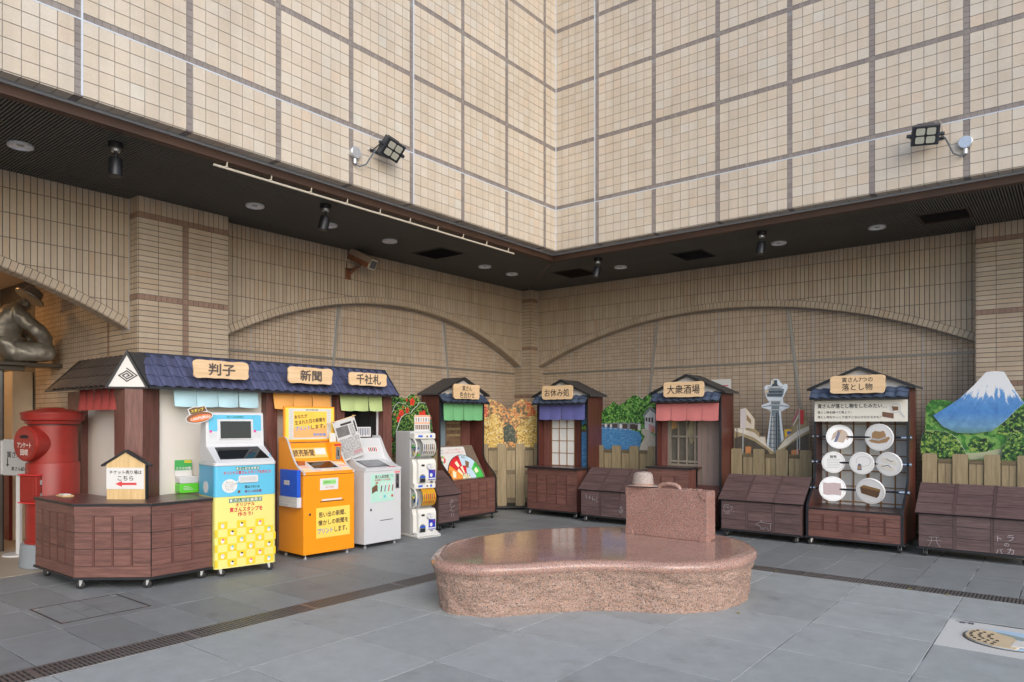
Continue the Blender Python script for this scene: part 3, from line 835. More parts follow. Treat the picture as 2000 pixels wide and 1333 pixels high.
# floodlights
def floodlight(loc, rz, label, yaw, pitch, jx, roll=0, dx=0.30):
    t = thing('floodlight', label, 'floodlight', loc, rz, 'floodlights on the upper walls')
    M_FL = plain('floodlight_grey', (0.055, 0.06, 0.072), 0.4, 0.5)
    # junction box on the wall
    part('junction_box', MB().lathe([(0.001, -0.058), (0.058, -0.058), (0.064, -0.052), (0.064, 0.0), (0.001, 0.0)], (jx, 0, 0), 24, 'y'), M_GALV, t, smooth=True)
    part('box_gland', MB().cyl((jx, -0.03, -0.115), (jx, -0.03, -0.06), 0.02, n=12), M_GALV, t)
    hx = jx + dx*(1 if jx < 0 else -1)
    Mh = Matrix.Translation((hx, -0.20, 0.105)) @ Matrix.Rotation(R(yaw), 4, 'Z') @ Matrix.Rotation(R(pitch), 4, 'X') @ Matrix.Rotation(R(roll), 4, 'Y')
    part('housing', MB().box(-0.125, 0.125, -0.03, 0.05, -0.098, 0.098).xf(Mh), M_FL, t, bevel=0.006)
    for k in range(9): part('heat_fin', MB().box(-0.075+0.017*k, -0.068+0.017*k, 0.05, 0.085, -0.09, 0.105).xf(Mh), M_FL, t)
    part('front_bezel', MB().box(-0.105, 0.105, -0.036, -0.03, -0.085, 0.085).xf(Mh), M_BLACK, t)
    for sx in (-1, 1):
        for sz in (-1, 1): part('lens', MB().prism(rrect(sx*0.048-0.04, sx*0.048+0.04, sz*0.041-0.033, sz*0.041+0.033, 0.014), 'y', -0.043, -0.037).xf(Mh), M_LENS, t)
    part('bracket', MB().box(-0.15, -0.142, -0.015, 0.015, -0.02, 0.02).box(0.142, 0.15, -0.015, 0.015, -0.02, 0.02).cyl((-0.17,0,0), (0.17,0,0), 0.018, n=12).xf(Mh), M_FL, t)
    for q in (-0.146, 0.146): part('bracket_arm', MB().tube([Mh @ V3((q, 0, 0)), (hx+q*0.9, -0.06, 0.10), (hx+q*0.9, -0.012, 0.10)], 0.007, 6), M_FL, t)
    part('wall_plate', MB().box(hx-0.14, hx+0.14, -0.012, 0.0, 0.085, 0.12), M_FL, t)
    part('cable', MB().tube([(jx, -0.03, -0.115), (jx+(hx-jx)*0.12, -0.05, -0.135), (jx+(hx-jx)*0.3, -0.08, -0.10), (jx+(hx-jx)*0.42, -0.12, 0.0), (jx+(hx-jx)*0.5, -0.15, 0.06)], 0.008, 8), plain('grey_cable', (0.10,0.12,0.14), 0.5), t)
    part('safety_wire', MB().tube([(hx+(jx-hx)*0.45, -0.008, 0.10), (hx+(jx-hx)*0.40, -0.02, 0.24), (hx+(jx-hx)*0.2, -0.07, 0.33), (hx, -0.16, 0.28), (hx+0.02, -0.2, 0.19)], 0.0025, 5), M_PIPE, t)
    part('wire_eye', MB().ball((hx+(jx-hx)*0.45, -0.008, 0.10), 0.014, 8, 6), M_GALV, t)
floodlight((LXW, 4.83, 4.36), R(90), 'square four-lens floodlight on the upper wall above the vending kiosks', -10, 36, -0.0001, 14, 0.36)
floodlight((-0.88, RYW, 4.37), 0, 'square four-lens floodlight on the upper wall above the lost property kiosk', 12, 30, 0.0001, 4, 0.33)
# security camera
t = thing('security_camera', 'rust brown security camera on a bracket under the soffit', 'camera', (-7.97, 6.36, 3.62), R(90))
M_RUST = plain('rust_brown', (0.17, 0.065, 0.028), 0.65, 0.1, var=0.6, scale=9, bump=0.15)
M_CAMT = plain('faded_brown_shell', (0.27, 0.20, 0.145), 0.6, var=0.2)
part('wall_plate', MB().box(-0.045, 0.045, -0.014, 0, -0.10, 0.06), M_RUST, t)
part('bracket', MB().tube([(0,-0.01,-0.06), (0.06,-0.10,0.05), (0.10,-0.17,0.09)], 0.013, 8).tube([(0,-0.01,0.03), (0.05,-0.10,0.06)], 0.008, 6), M_RUST, t)
Mh = Matrix.Translation((0.10, -0.20, 0.17)) @ Matrix.Rotation(R(14), 4, 'Z') @ Matrix.Rotation(R(26), 4, 'X')
hs = part('housing', MB().prism(rrect(-0.075, 0.075, -0.07, 0.065, 0.012), 'y', -0.18, 0.20).xf(Mh), M_RUST, t)
part('sun_shield', MB().prism([(-0.092,0.0),(-0.092,0.082),(0.092,0.082),(0.092,0.0),(0.084,0.0),(0.084,0.074),(-0.084,0.074),(-0.084,0.0)], 'y', -0.21, 0.19).xf(Mh), M_CAMT, t)
part('front_frame', MB().prism(rrect(-0.078, 0.078, -0.074, 0.066, 0.012), 'y', -0.20, -0.181).xf(Mh), plain('cream_frame', (0.55,0.50,0.40), 0.5), t)
part('glass', MB().box(-0.062, 0.062, -0.204, -0.201, -0.058, 0.05).xf(Mh), plain('camera_glass', (0.07,0.08,0.10), 0.08, var=0.5, scale=15), t)
part('cable', MB().tube([(-0.02, 0.0, 0.16), (-0.03,-0.02,0.05), (0.03,-0.07,0.02), (0.08,-0.1,0.09)], 0.006, 6), M_RUBBER, t)
# paper notice on the wall
t = thing('wall_notice', 'small white paper notice with red print on the tiled wall behind a kiosk roof', 'notice', (-4.35, 10.713, 2.13)); box('sheet', -0.175, 0.175, 0, 0.003, -0.15, 0.065, M_PAPER, t); box('print', 0.02, 0.13, -0.002, 0, -0.045, -0.03, M_RED, t)

# ------------------------------------------------------------ granite bench, suitcase and hat
def granite(name, c1, c2, c3, rough, bumpy, vs_=230):
    t = NT(name); v = t.coord()
    a = t.vor(v, vs_); n1 = t.noise(v, 120, 4); n2 = t.noise(v, 3, 4); 
    r_ = t.sep(a)[0]
    cc = t.ramp(r_, [(0.0, c3), (0.09, c3), (0.13, c2), (0.34, tuple((x+y)/2 for x, y in zip(c1, c2))), (0.40, c1), (0.80, tuple(x*1.12 for x in c1)), (0.9, (0.50,0.41,0.37)), (1.0, c1)])
    cc = t.mix(1.0, cc, t.ramp(n1, [(0.3, (0.72,)*3), (0.7, (1.2,)*3)]), 'MULTIPLY')
    cc = t.mix(1.0, cc, t.ramp(n2, [(0.3, (0.88,)*3), (0.7, (1.08,)*3)]), 'MULTIPLY')
    t.col(cc).set(rough)
    if bumpy: t.bump(t.math('ADD', t.noise(v, 26, 6, 0.7), t.math('MULTIPLY', t.noise(v, 90, 3), 0.5)), bumpy, 0.03)
    MATS[name] = t.m; return t.m
M_GRP = granite('polished_pink_granite', (0.44, 0.235, 0.175), (0.23, 0.19, 0.175), (0.09, 0.085, 0.085), 0.10, 0)
M_GRR = granite('rough_pink_granite', (0.45, 0.275, 0.205), (0.32, 0.26, 0.215), (0.10, 0.085, 0.07), 0.8, 0.75, 165)
M_GRS = granite('honed_pink_granite', (0.39, 0.185, 0.14), (0.235, 0.185, 0.175), (0.10, 0.09, 0.09), 0.32, 0.05)
M_GRH = granite('pale_granite', (0.40, 0.32, 0.28), (0.33, 0.29, 0.27), (0.22, 0.19, 0.18), 0.6, 0.08)
OUT = [(-4.39,4.46),(-4.20,4.22),(-3.95,4.10),(-3.62,4.20),(-3.36,4.50),(-3.145,4.80),(-2.85,5.03),(-2.50,5.22),(-2.24,5.52),(-2.15,5.90),(-2.22,6.30),(-2.48,6.66),(-2.90,6.90),(-3.41,6.94),(-3.80,6.76),(-4.12,6.44),(-4.37,6.10),(-4.54,5.70),(-4.63,5.25),(-4.59,4.82)]
def spline(pts, n):
    m = len(pts); out = []
    for i in range(m):
        p0, p1, p2, p3 = (Vector(pts[(i+k-1) % m]) for k in range(4))
        for q in range(n):
            t_ = q/n
            out.append(0.5*((2*p1)+(-p0+p2)*t_+(2*p0-5*p1+4*p2-p3)*t_*t_+(-p0+3*p1-3*p2+p3)*t_**3))
    return out
BC = Vector((-3.35, 5.5))
ring = spline(OUT, 16)
nr = len(ring)
nrm = []
for i in range(nr):
    tg_ = ring[(i+1) % nr]-ring[i-1]; nv_ = Vector((tg_.y, -tg_.x)).normalized(); nrm.append(nv_)
be = thing('granite_bench', 'kidney shaped pink granite bench with polished top and rough sides', 'bench', (BC.x, BC.y, 0))
def off(dist, z): return [(p.x+n_.x*dist-BC.x, p.y+n_.y*dist-BC.y, z) for p, n_ in zip(ring, nrm)]
import mathutils
def offr(dist, z, amp, seed):
    out = []
    for x, y, zz in off(dist, z):
        k = mathutils.noise.fractal(Vector((x*6, y*6, z*7+seed)), 0.45, 2.4, 7)*amp
        n_ = nrm[len(out)]
        out.append((x+n_.x*k, y+n_.y*k, zz))
    return out
rings = [offr(-0.072, 0.335*q/34.0, 0.017 if q < 30 else 0.017*(34-q)/4, 0) for q in range(33)]
rings = [[(x, y, z) for x, y, z in r_] for r_ in rings]
for i in range(len(rings)):                       # flare out under the lip
    z = rings[i][0][2]; k = (z/0.335)**2.2*0.056
    rings[i] = [(x+n_.x*k, y+n_.y*k, zz) for (x, y, zz), n_ in zip(rings[i], nrm)]
rings.append(off(-0.012, 0.338))
part('rough_body', MB().loft(rings), M_GRR, be, smooth=True)
lip = [off(-0.008, 0.338), off(0.0, 0.352), off(0.004, 0.37), off(0.0, 0.388), off(-0.012, 0.404), off(-0.03, 0.4145), off(-0.055, 0.4195), off(-0.09, 0.42)]
for k in (0.7, 0.4, 0.1): lip.append([(x*k, y*k, 0.42) for x, y, z in off(-0.09, 0.42)])
part('polished_top', MB().loft(lip), M_GRP, be, smooth=True)
# suitcase (set down on the bench)
sc_ = thing('granite_suitcase', 'pink granite suitcase standing on the bench', 'suitcase', (-3.113, 6.40, 0.42), R(-1.5))
part('case', MB().prism(rrect(-0.433, 0.433, 0.0, 0.47, 0.018, 4), 'y', -0.09, 0.09), M_GRS, sc_, bevel=0.006)
part('lid_seam', MB().prism(rrect(-0.435, 0.435, -0.0, 0.472, 0.018, 4), 'y', 0.018, 0.024), M_GRP, sc_)
for sx in (-1, 1):
    for sz in (0, 1):
        cz = 0.47*sz; cx = sx*0.433
        a0 = {(1,1): 180, (-1,1): 270, (1,0): 90, (-1,0): 0}[(sx, sz)]
        pts = [(cx, cz)] + arc(cx, cz, 0.085, a0, a0+90, 10)
        part('corner_cap', MB().prism(pts, 'y', -0.0985, -0.089), M_GRS, sc_, bevel=0.003)
    part('corner_cap', MB().prism([(-0.0945, 0.0)] + arc(-0.09, 0.0, 0.075, 0, 90, 8), 'x', sx*0.433, sx*0.4375), M_GRS, sc_)
part('handle', MB().tube([(-0.115,0,0.462), (-0.105,0,0.484), (-0.065,0,0.506), (0,0,0.513), (0.065,0,0.506), (0.105,0,0.484), (0.115,0,0.462)], 0.021, 12), M_GRP, sc_, smooth=True)
for x in (0.2, 0.30): part('latch', MB().box(x-0.03, x+0.03, -0.04, 0.03, 0.469, 0.481), M_GRP, sc_, bevel=0.004)
ht = thing('granite_hat', 'carved pale granite brimmed hat resting on the suitcase', 'hat', (-3.385, 6.375, 0.892), R(10))
def hring(r, z, fx=1.0, fy=0.82, dent=0.0, lift=0.0):
    out = []
    for k in range(36):
        a = 2*math.pi*k/36
        x = r*fx*math.cos(a); y = r*fy*math.sin(a)
        zz = z - dent*max(0, 1-abs(y)/(0.05))*(1 if True else 0) + lift*abs(math.sin(a))**2
        out.append((x, y, zz))
    return out
part('brim', MB().loft([hring(0.095, 0.010), hring(0.12, 0.006), hring(0.15, 0.004, lift=0.006), hring(0.157, 0.008, lift=0.008), hring(0.15, 0.013, lift=0.008), hring(0.12, 0.014, lift=0.003), hring(0.095, 0.018)], cap=True), M_GRH, ht, smooth=True)
part('crown', MB().loft([hring(0.108, 0.012), hring(0.107, 0.04), hring(0.101, 0.09), hring(0.094, 0.125, dent=0.004), hring(0.084, 0.143, dent=0.014), hring(0.062, 0.148, dent=0.026), hring(0.03, 0.146, dent=0.032), hring(0.002, 0.145, dent=0.034)]), M_GRH, ht, smooth=True)
part('band', MB().loft([hring(0.1105, 0.014), hring(0.1100, 0.034), hring(0.106, 0.035)], cap=False), M_GRP, ht, smooth=True)

# ------------------------------------------------------------ shared kiosk pieces
def caster(parent, x, y, h=0.085, turn=0.0, mat=None):
    Mx = Matrix.Translation((x, y, 0)) @ Matrix.Rotation(turn, 4, 'Z')
    r = h*0.45
    c = part('caster', MB().box(-0.020, 0.020, -0.026, 0.016, h-0.005, h).prism([(-0.02, h-0.004), (0.012, h-0.004), (-0.006, r*0.75), (-0.018, r*0.75)], 'x', -0.019, -0.0165).prism([(-0.02, h-0.004), (0.012, h-0.004), (-0.006, r*0.75), (-0.018, r*0.75)], 'x', 0.0165, 0.019).cyl((-0.021, -0.012, r), (0.021, -0.012, r), 0.006, n=8).xf(Mx), M_GALV, parent)
    part('wheel', MB().lathe([(0.003, -0.014), (r*0.82, -0.014), (r, -0.009), (r, 0.009), (r*0.82, 0.014), (0.003, 0.014)], (0, -0.012, r), 18, 'x').xf(Mx), M_RUBBER, c, smooth=True)
def pantile(w, l, mat, name):
    key = ('pan', round(w, 3), round(l, 3), mat.name)
    if key not in _shared:
        def fn(u, v):
            x = (u-0.5)*w
            z = 0.010*math.cos((u-0.22)*math.pi*1.6) + 0.006*(1-v)
            return (x, l*v, z + (0.004 if v < 0.04 else 0))
        mb = MB().sheet(fn, 7, 3, (0, 0, -0.009))
        me = mb.mesh(name, mat, True); fix_normals(me)
        for p in me.polygons: p.use_smooth = True
        me.set_sharp_from_angle(angle=R(35))
        _shared[key] = me
    return _shared[key]
def tile_slope(parent, x0, x1, ye, ze, yr, zr, cols, rows, mat, lift=0.012):
    """tiles laid on a slope from the eave (ye, ze) up to (yr, zr)"""
    L = math.hypot(yr-ye, zr-ze); a = math.atan2(zr-ze, yr-ye); w = (x1-x0)/cols; l = L/rows
    me = pantile(w*1.0, l*1.06, mat, 'roof_tile')
    for i in range(cols):
        for j in range(rows):
            M = Matrix.Translation((x0+w*(i+0.5), ye+(yr-ye)*j/rows, ze+(zr-ze)*j/rows)) @ Matrix.Rotation(a, 4, 'X') @ Matrix.Translation((random.uniform(-0.001,0.001), 0, lift)) @ Matrix.Rotation(R(random.uniform(-0.6,0.6)), 4, 'Z')
            share('roof_tile', me, parent, M=M)
def wavy_board(name, parent, cx, cz, w, h, y, mat=None, t=0.022, seed=0, amp=0.006):
    rnd = random.Random(seed); pts = []
    n = 9; m = 4
    for k in range(n): pts.append((-w/2+w*(k+0.4)/n, h/2+rnd.uniform(-amp, amp)*0.6))
    for k in range(m): pts.append((w/2+rnd.uniform(-amp, amp), h/2-h*(k+0.4)/m))
    for k in range(n): pts.append((w/2-w*(k+0.4)/n, -h/2+rnd.uniform(-amp, amp)*0.6))
    for k in range(m): pts.append((-w/2+rnd.uniform(-amp, amp), -h/2+h*(k+0.4)/m))
    sp = spline(pts, 3)
    o = part(name, MB().prism([(cx+p.x, cz+p.y) for p in sp], 'y', y-t, y), mat or M_SIGNW, parent, bevel=0.003)
    return o
def noren(parent, x0, x1, z1, z0, y, n, mat, gap=0.006, tabs=True, flare=0.02, rnd=None):
    rnd = rnd or random.Random(int(x1*1000))
    w = (x1-x0)/n
    for k in range(n):
        a = x0+w*k+gap/2; b = x0+w*(k+1)-gap/2; ph = rnd.uniform(0, 6); fl = rnd.uniform(0.3, 1)*flare; sk = rnd.uniform(-0.008, 0.008)
        def fn(u, v, a=a, b=b, ph=ph, fl=fl, sk=sk):
            z = z0+(z1-z0)*v - 0.008*(1-v)*math.sin(u*math.pi)
            return (a+(b-a)*u + sk*(1-v), y - fl*(1-v)**1.4*(0.4+0.6*math.sin(u*math.pi+ph*0.1)) - 0.004*math.sin(u*5+ph)*(1-v), z)
        part('curtain_flap', MB().sheet(fn, 6, 5, (0, 0.0025, 0)), mat, parent, smooth=True)
        if tabs and k: box('curtain_tab', x0+w*k-0.012, x0+w*k+0.012, y+0.003, y+0.006, z1-0.005, z1+0.03, mat, parent)
def lattice_front(parent, x0, x1, z0, z1, y, cols, rows, plank, batten, top_rail=0.09, bot_rail=0.09, bw=0.018, t=0.006):
    """boarded front facing -y: rails, planks cell by cell, upright battens"""
    box('dark_backing', x0, x1, y-0.0012, y+0.0006, z0, z1, M_BLACK, parent)
    box('rail', x0, x1, y-t, y, z1-top_rail, z1, plank, parent)
    box('rail', x0, x1, y-t, y, z0, z0+bot_rail, plank, parent)
    zz0, zz1 = z0+bot_rail, z1-top_rail
    cw = (x1-x0)/cols; rh = (zz1-zz0)/rows
    for i in range(cols):
        for j in range(rows):
            a = x0+cw*i + (0 if i == 0 else bw/2); b = x0+cw*(i+1) - (0 if i == cols-1 else bw/2)
            box('plank', a+0.002, b-0.002, y-t*0.8, y, zz0+rh*j+0.003, zz0+rh*(j+1)-0.003, plank, parent)
    for i in range(1, cols):
        box('batten', x0+cw*i-bw/2, x0+cw*i+bw/2, y-t*1.5, y, zz0+0.001, zz1-0.001, batten, parent)
def shingle_mat():
    t = NT('dark_shingle_print'); v = t.coord(scale=(1, 1, 1))
    br = t.n('ShaderNodeTexBrick'); br.inputs['Scale'].default_value = 9; br.inputs['Mortar Size'].default_value = 0.012
    br.inputs['Color1'].default_value = (0.05,0.05,0.055,1); br.inputs['Color2'].default_value = (0.085,0.085,0.09,1); br.inputs['Mortar'].default_value = (0.012,0.012,0.013,1)
    t.l(v, br.inputs['Vector'])
    t.col(t.mix(t.noise(v, 12, 4), br.outputs[0], (0.05,0.048,0.05))).set(0.55); t.bump(br.outputs['Fac'], 0.3, 0.004)
    MATS['shingle'] = t.m; return t.m
M_SHING = shingle_mat()
M_WHT = plain('white_gable', (0.70, 0.68, 0.65), 0.6, var=0.04)
def bez(p0, p1, p2, p3, n=8):
    return [tuple((1-t)**3*a+3*(1-t)**2*t*b+3*(1-t)*t*t*c_+t**3*d_ for a, b, c_, d_ in zip(p0, p1, p2, p3)) for t in [k/n for k in range(n+1)]]
def kiosk(name, label, loc, rz, W, names, board, front, curved=None, depth=0.45, tcols=9, seed=1):
    """front: how far the lower box stands out; curved=(z_low, z_high) for swept side panels"""
    k = thing(name, label, 'kiosk', loc, rz)
    part('platform', MB().box(-0.02, W+0.02, -front-0.02, depth+0.02, 0.085, 0.108), M_BLACK, k, bevel=0.004)
    for x in (0.05, W-0.05):
        for y in (-front+0.05, depth-0.05): caster(k, x, y, turn=random.uniform(-1.2, 1.2))
    for x0, x1 in ((0, 0.024), (W-0.024, W)):
        if curved:
            zl, zh = curved
            prof = [(-front, 0.108), (-front, zl)] + bez((-front, zl), (-front, zl+0.10), (0, zh-0.16), (0, zh))[1:] + [(0, 1.955), (depth, 1.955), (depth, 0.108)]
        else:
            prof = [(0, 0.108), (0, 1.955), (depth, 1.955), (depth, 0.108)]
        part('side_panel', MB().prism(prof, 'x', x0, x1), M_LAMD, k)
        # black edge trim along the front edge
        edge = prof[1:-3] if curved else prof[:2]
        m_ = MB()
        path = [(p[0]-0.002, p[1]) for p in (prof[:-2] if curved else prof[:2])]
        for (ya, za), (yb, zb) in zip(path, path[1:]):
            if abs(za-zb)+abs(ya-yb) < 1e-4: continue
            dx_, dz_ = yb-ya, zb-za; L = math.hypot(dx_, dz_); ny, nz = -dz_/L*0.004, dx_/L*0.004
            m_._a([(x0-0.003, ya, za), (x1+0.003, ya, za), (x1+0.003, yb, zb), (x0-0.003, yb, zb), (x0-0.003, ya+ny, za+nz), (x1+0.003, ya+ny, za+nz), (x1+0.003, yb+ny, zb+nz), (x0-0.003, yb+ny, zb+nz)],
                  [(0,3,2,1),(4,5,6,7),(0,1,5,4),(1,2,6,5),(2,3,7,6),(3,0,4,7)])
        part('edge_trim', m_, M_BLACK, k)
    box('back_panel', 0.024, W-0.024, depth-0.02, depth, 0.108, 1.955, M_WALLW, k)
    # gable
    xa, za, ze, ov = W/2, 2.225, 1.962, 0.075
    part('gable', MB().prism([(0.0, 1.957), (W, 1.957), (W, 1.97), (xa, za-0.025), (0, 1.97)], 'y', 0.012, 0.03), M_WHT, k)
    sl = (za-ze)/(xa+ov)
    for sg in (-1, 1):
        pts = [(xa, za), (xa+sg*(xa+ov), ze), (xa+sg*(xa+ov), ze-0.024), (xa, za-0.024)]
        rf = part('roof_panel', MB().prism(pts, 'y', -0.045, depth+0.02), M_SHING, k)
        part('roof_edge', MB().prism([(p[0], p[1]+0.003) for p in pts[:2]] + [(p[0], p[1]-0.006) for p in pts[2:]], 'y', -0.058, -0.0455), M_BLACK, rf)
    box('gable_slot', xa-0.16, xa+0.14, 0.006, 0.012, 2.095, 2.115, M_BLACK, k)
    # tiled awning
    part('awning_board', MB().prism([(-0.118, 1.826), (0.0, 1.952), (0.0, 1.93), (-0.105, 1.816)], 'x', -0.025, W+0.002), M_BLACK, k)
    tile_slope(k, -0.028, W+0.005, -0.118, 1.828, 0.0, 1.952, tcols, 2, M_ROOFK, 0.010)
    part('awning_edge', MB().prism([(-0.128, 1.812), (-0.112, 1.812), (-0.112, 1.832), (-0.128, 1.832)], 'x', -0.028, W+0.006), M_BLACK, k)
    bx, bz, bw_, bh = board
    b = wavy_board('name_board', k, bx, bz, bw_, bh, -0.135, seed=seed)
    box('board_backing', bx-bw_*0.46, bx+bw_*0.46, -0.134, -0.10, bz-bh*0.40, bz+bh*0.40, M_SIGNE, k)
    for s_, cz_, w_, hh in names:
        text(b, s_, M_INK, bx, cz_, w_, -0.1585, hh, bold=0.012)
    return k
# ------------------------------------------------------------ picture board materials
def foliage_print(name, stops, scale=22, extra=None):
    t = NT(name); v = t.coord()
    wv = t.n('ShaderNodeVectorMath', operation='ADD'); t.l(v, wv.inputs[0])
    nw_ = t.n('ShaderNodeTexNoise'); nw_.inputs['Scale'].default_value = scale; nw_.inputs['Detail'].default_value = 3; t.l(v, nw_.inputs['Vector'])
    sc_v = t.n('ShaderNodeVectorMath', operation='SCALE'); sc_v.inputs['Scale'].default_value = 0.9/scale; t.l(nw_.outputs['Color'], sc_v.inputs[0]); t.l(sc_v.outputs[0], wv.inputs[1])
    leaf = t.sep(t.vor(wv.outputs[0], scale*1.7))[0]; ld = t.vor(wv.outputs[0], scale*1.7, 'Distance')
    a = t.noise(v, scale*0.5, 8, 0.78); b = t.noise(v, scale*0.16, 4)
    f = t.math('ADD', t.math('MULTIPLY', a, 0.34), t.math('MULTIPLY', b, 0.30))
    f = t.math('ADD', f, t.math('MULTIPLY', leaf, 0.36))
    f = t.math('SUBTRACT', t.math('ADD', f, 0.09), t.math('MULTIPLY', ld, 0.16))
    t.col(t.ramp(f, stops)).set(0.45); MATS[name] = t.m; return t.m
M_FOLD = foliage_print('hibiscus_leaf_print', [(0.36, (0.006,0.010,0.006)), (0.47, (0.012,0.04,0.012)), (0.55, (0.04,0.16,0.03)), (0.64, (0.17,0.32,0.06)), (0.74, (0.40,0.46,0.15))], 30)
M_AUTB = foliage_print('autumn_hill_print', [(0.30, (0.04,0.06,0.03)), (0.40, (0.20,0.15,0.06)), (0.48, (0.50,0.17,0.05)), (0.57, (0.66,0.30,0.08)), (0.68, (0.72,0.50,0.16))], 16)
M_AUTR = foliage_print('red_maple_print', [(0.32, (0.16,0.025,0.015)), (0.44, (0.52,0.06,0.025)), (0.56, (0.70,0.16,0.05)), (0.7, (0.74,0.38,0.12))], 20)
M_AUTY = foliage_print('yellow_ginkgo_print', [(0.30, (0.14,0.08,0.02)), (0.38, (0.42,0.24,0.04)), (0.48, (0.66,0.42,0.07)), (0.60, (0.72,0.54,0.16)), (0.72, (0.76,0.68,0.46))], 30)
M_HILL = foliage_print('green_hill_print', [(0.36, (0.012,0.05,0.012)), (0.48, (0.03,0.14,0.025)), (0.56, (0.08,0.26,0.04)), (0.66, (0.22,0.42,0.10))], 24)
M_BUSH = foliage_print('garden_bush_print', [(0.38, (0.006,0.025,0.01)), (0.48, (0.02,0.09,0.02)), (0.57, (0.09,0.22,0.03)), (0.68, (0.30,0.42,0.08))], 24)
M_MEAD = foliage_print('meadow_print', [(0.36, (0.02,0.10,0.015)), (0.5, (0.05,0.22,0.03)), (0.64, (0.18,0.36,0.08))], 12)
def sea_print():
    t = NT('sea_print'); v = t.coord(scale=(1, 1, 5)); n = t.noise(v, 14, 8, 0.72)
    t.col(t.ramp(n, [(0.35, (0.03,0.12,0.30)), (0.5, (0.06,0.22,0.45)), (0.68, (0.20,0.40,0.60))])).set(0.4); MATS['sea'] = t.m; return t.m
M_SEA = sea_print()
def fuji_print():
    t = NT('snow_peak_print'); v = t.coord(); z = t.sep(v)[2]; x = t.sep(v)[0]
    n2 = t.noise(v, 14, 8, 0.7)
    dx_ = t.math('SUBTRACT', x, 0.75); dz_ = t.math('SUBTRACT', 2.35, z)
    cmb = t.n('ShaderNodeCombineXYZ'); t.l(t.math('DIVIDE', dx_, dz_), cmb.inputs[0]); t.l(t.math('MULTIPLY', z, 0.35), cmb.inputs[2])   # gullies fan out from the summit
    n = t.noise(cmb.outputs[0], 11, 8, 0.72)
    snow = t.math('ADD', t.math('MULTIPLY', t.math('SUBTRACT', z, 1.80), 5.0), t.math('MULTIPLY', t.math('SUBTRACT', n, 0.45), 4.6))
    blue = t.ramp(t.math('MULTIPLY', t.math('SUBTRACT', z, 1.40), 1.6), [(0.0, (0.10,0.24,0.22)), (0.14, (0.15,0.32,0.52)), (0.4, (0.07,0.23,0.56)), (1.0, (0.15,0.37,0.70))])
    blue = t.mix(1.0, blue, t.ramp(n2, [(0.3, (0.72,0.76,0.82)), (0.7, (1.25,1.22,1.15))]), 'MULTIPLY'); blue = t.mix(1.0, blue, t.ramp(n, [(0.35, (0.8,0.84,0.9)), (0.65, (1.12,1.1,1.05))]), 'MULTIPLY')
    t.col(t.mix(t.ramp(snow, [(0.42, (0,0,0)), (0.62, (1,1,1))]), blue, (0.74,0.76,0.79))).set(0.4); MATS['fuji'] = t.m; return t.m
M_FUJI = fuji_print()
M_EDGEW = plain('white_board_edge', (0.74, 0.75, 0.76), 0.5)
def cutout(parent, name, pts, y, mat, t=0.012, rim=0.0, smooth_n=4):
    sp = pts
    o = part(name, MB().prism(sp, 'y', y-t, y), mat, parent)
    if rim:
        # pale cut edge slightly larger behind the print
        c = Vector((sum(p[0] for p in sp)/len(sp), sum(p[1] for p in sp)/len(sp)))
        big = [(c.x+(p[0]-c.x)*(1+rim), c.y+(p[1]-c.y)*(1+rim)) for p in sp]
        part('cut_edge', MB().prism(big, 'y', y-t*0.6, y+0.001), M_EDGEW, o)
    return o
def rough_line(pts, n=4, amp=0.006, seed=0, keep=2):
    """break an outline into small uneven steps; the last `keep` points stay straight"""
    rnd = random.Random(seed); out = []
    for i, p in enumerate(pts):
        q = pts[(i+1) % len(pts)]
        if i >= len(pts)-keep or i == 0: out.append(p); continue
        for k in range(n): out.append((p[0]+(q[0]-p[0])*k/n+rnd.uniform(-amp, amp), p[1]+(q[1]-p[1])*k/n+rnd.uniform(-amp, amp)))
    return out

# ------------------------------------------------------------ fences and scenery boards
def fence(label, loc, rz, x0, x1, first, pitch=0.32, pw=0.16):
    t = thing('picket_fence', label, 'fence', loc, rz)
    box('backing', x0, x1, 0.012, 0.02, 0.06, 1.06, plain('fence_gap_shadow', (0.03,0.024,0.016), 0.8), t)  # near-black board: shadow in the gaps between pickets is put into its colour
    box('foot', x0, x1, -0.05, 0.06, 0.03, 0.06, M_BLACK, t)
    me = MB().prism(rrect(0, pw, 0.062, 1.15, 0.022, 3), 'y', -0.014, 0.0).mesh('picket', M_FENCE); fix_normals(me)
    x = first
    while x < x1-0.04:
        if x+pw > x0+0.02: share('picket', me, t, (x, 0, 0))
        a, b = max(x0, x+pw+0.007), min(x1, x+pitch-0.005)
        if b-a > 0.02:
            for z0, z1 in ((1.035, 1.085), (0.62, 0.68), (0.12, 0.2)): box('rail', a, b, -0.003, 0.011, z0, z1, M_FENCEH, t)
            hb = (b-a)/2
            for q in range(2):
                for z0, z1 in ((0.204, 0.616), (0.684, 1.031)): box('infill_board', a+hb*q+0.002, a+hb*(q+1)-0.002, 0.004, 0.0115, z0, z1, M_FENCE, t)
        x += pitch
    return t
fence('pale picket fence behind the capsule machine', (-7.55, 6.6, 0), R(90), 0.0, 1.1, -0.06+0.36-0.32)
fence('pale picket fence set diagonally across the corner', (-7.88, 9.58, 0), R(45), -0.34, 0.72, -0.35)
fence('pale picket fence behind the trough marked with a sum', (-6.2, 10.05, 0), 0, -0.02, 1.22, -0.01)
fence('pale picket fence in front of the tower picture', (-3.9, 10.05, 0), 0, -0.01, 1.22, -0.01)
fence('pale picket fence in front of the snowy mountain picture', (-1.5, 10.05, 0), 0, 0.0, 1.2, 0.01)

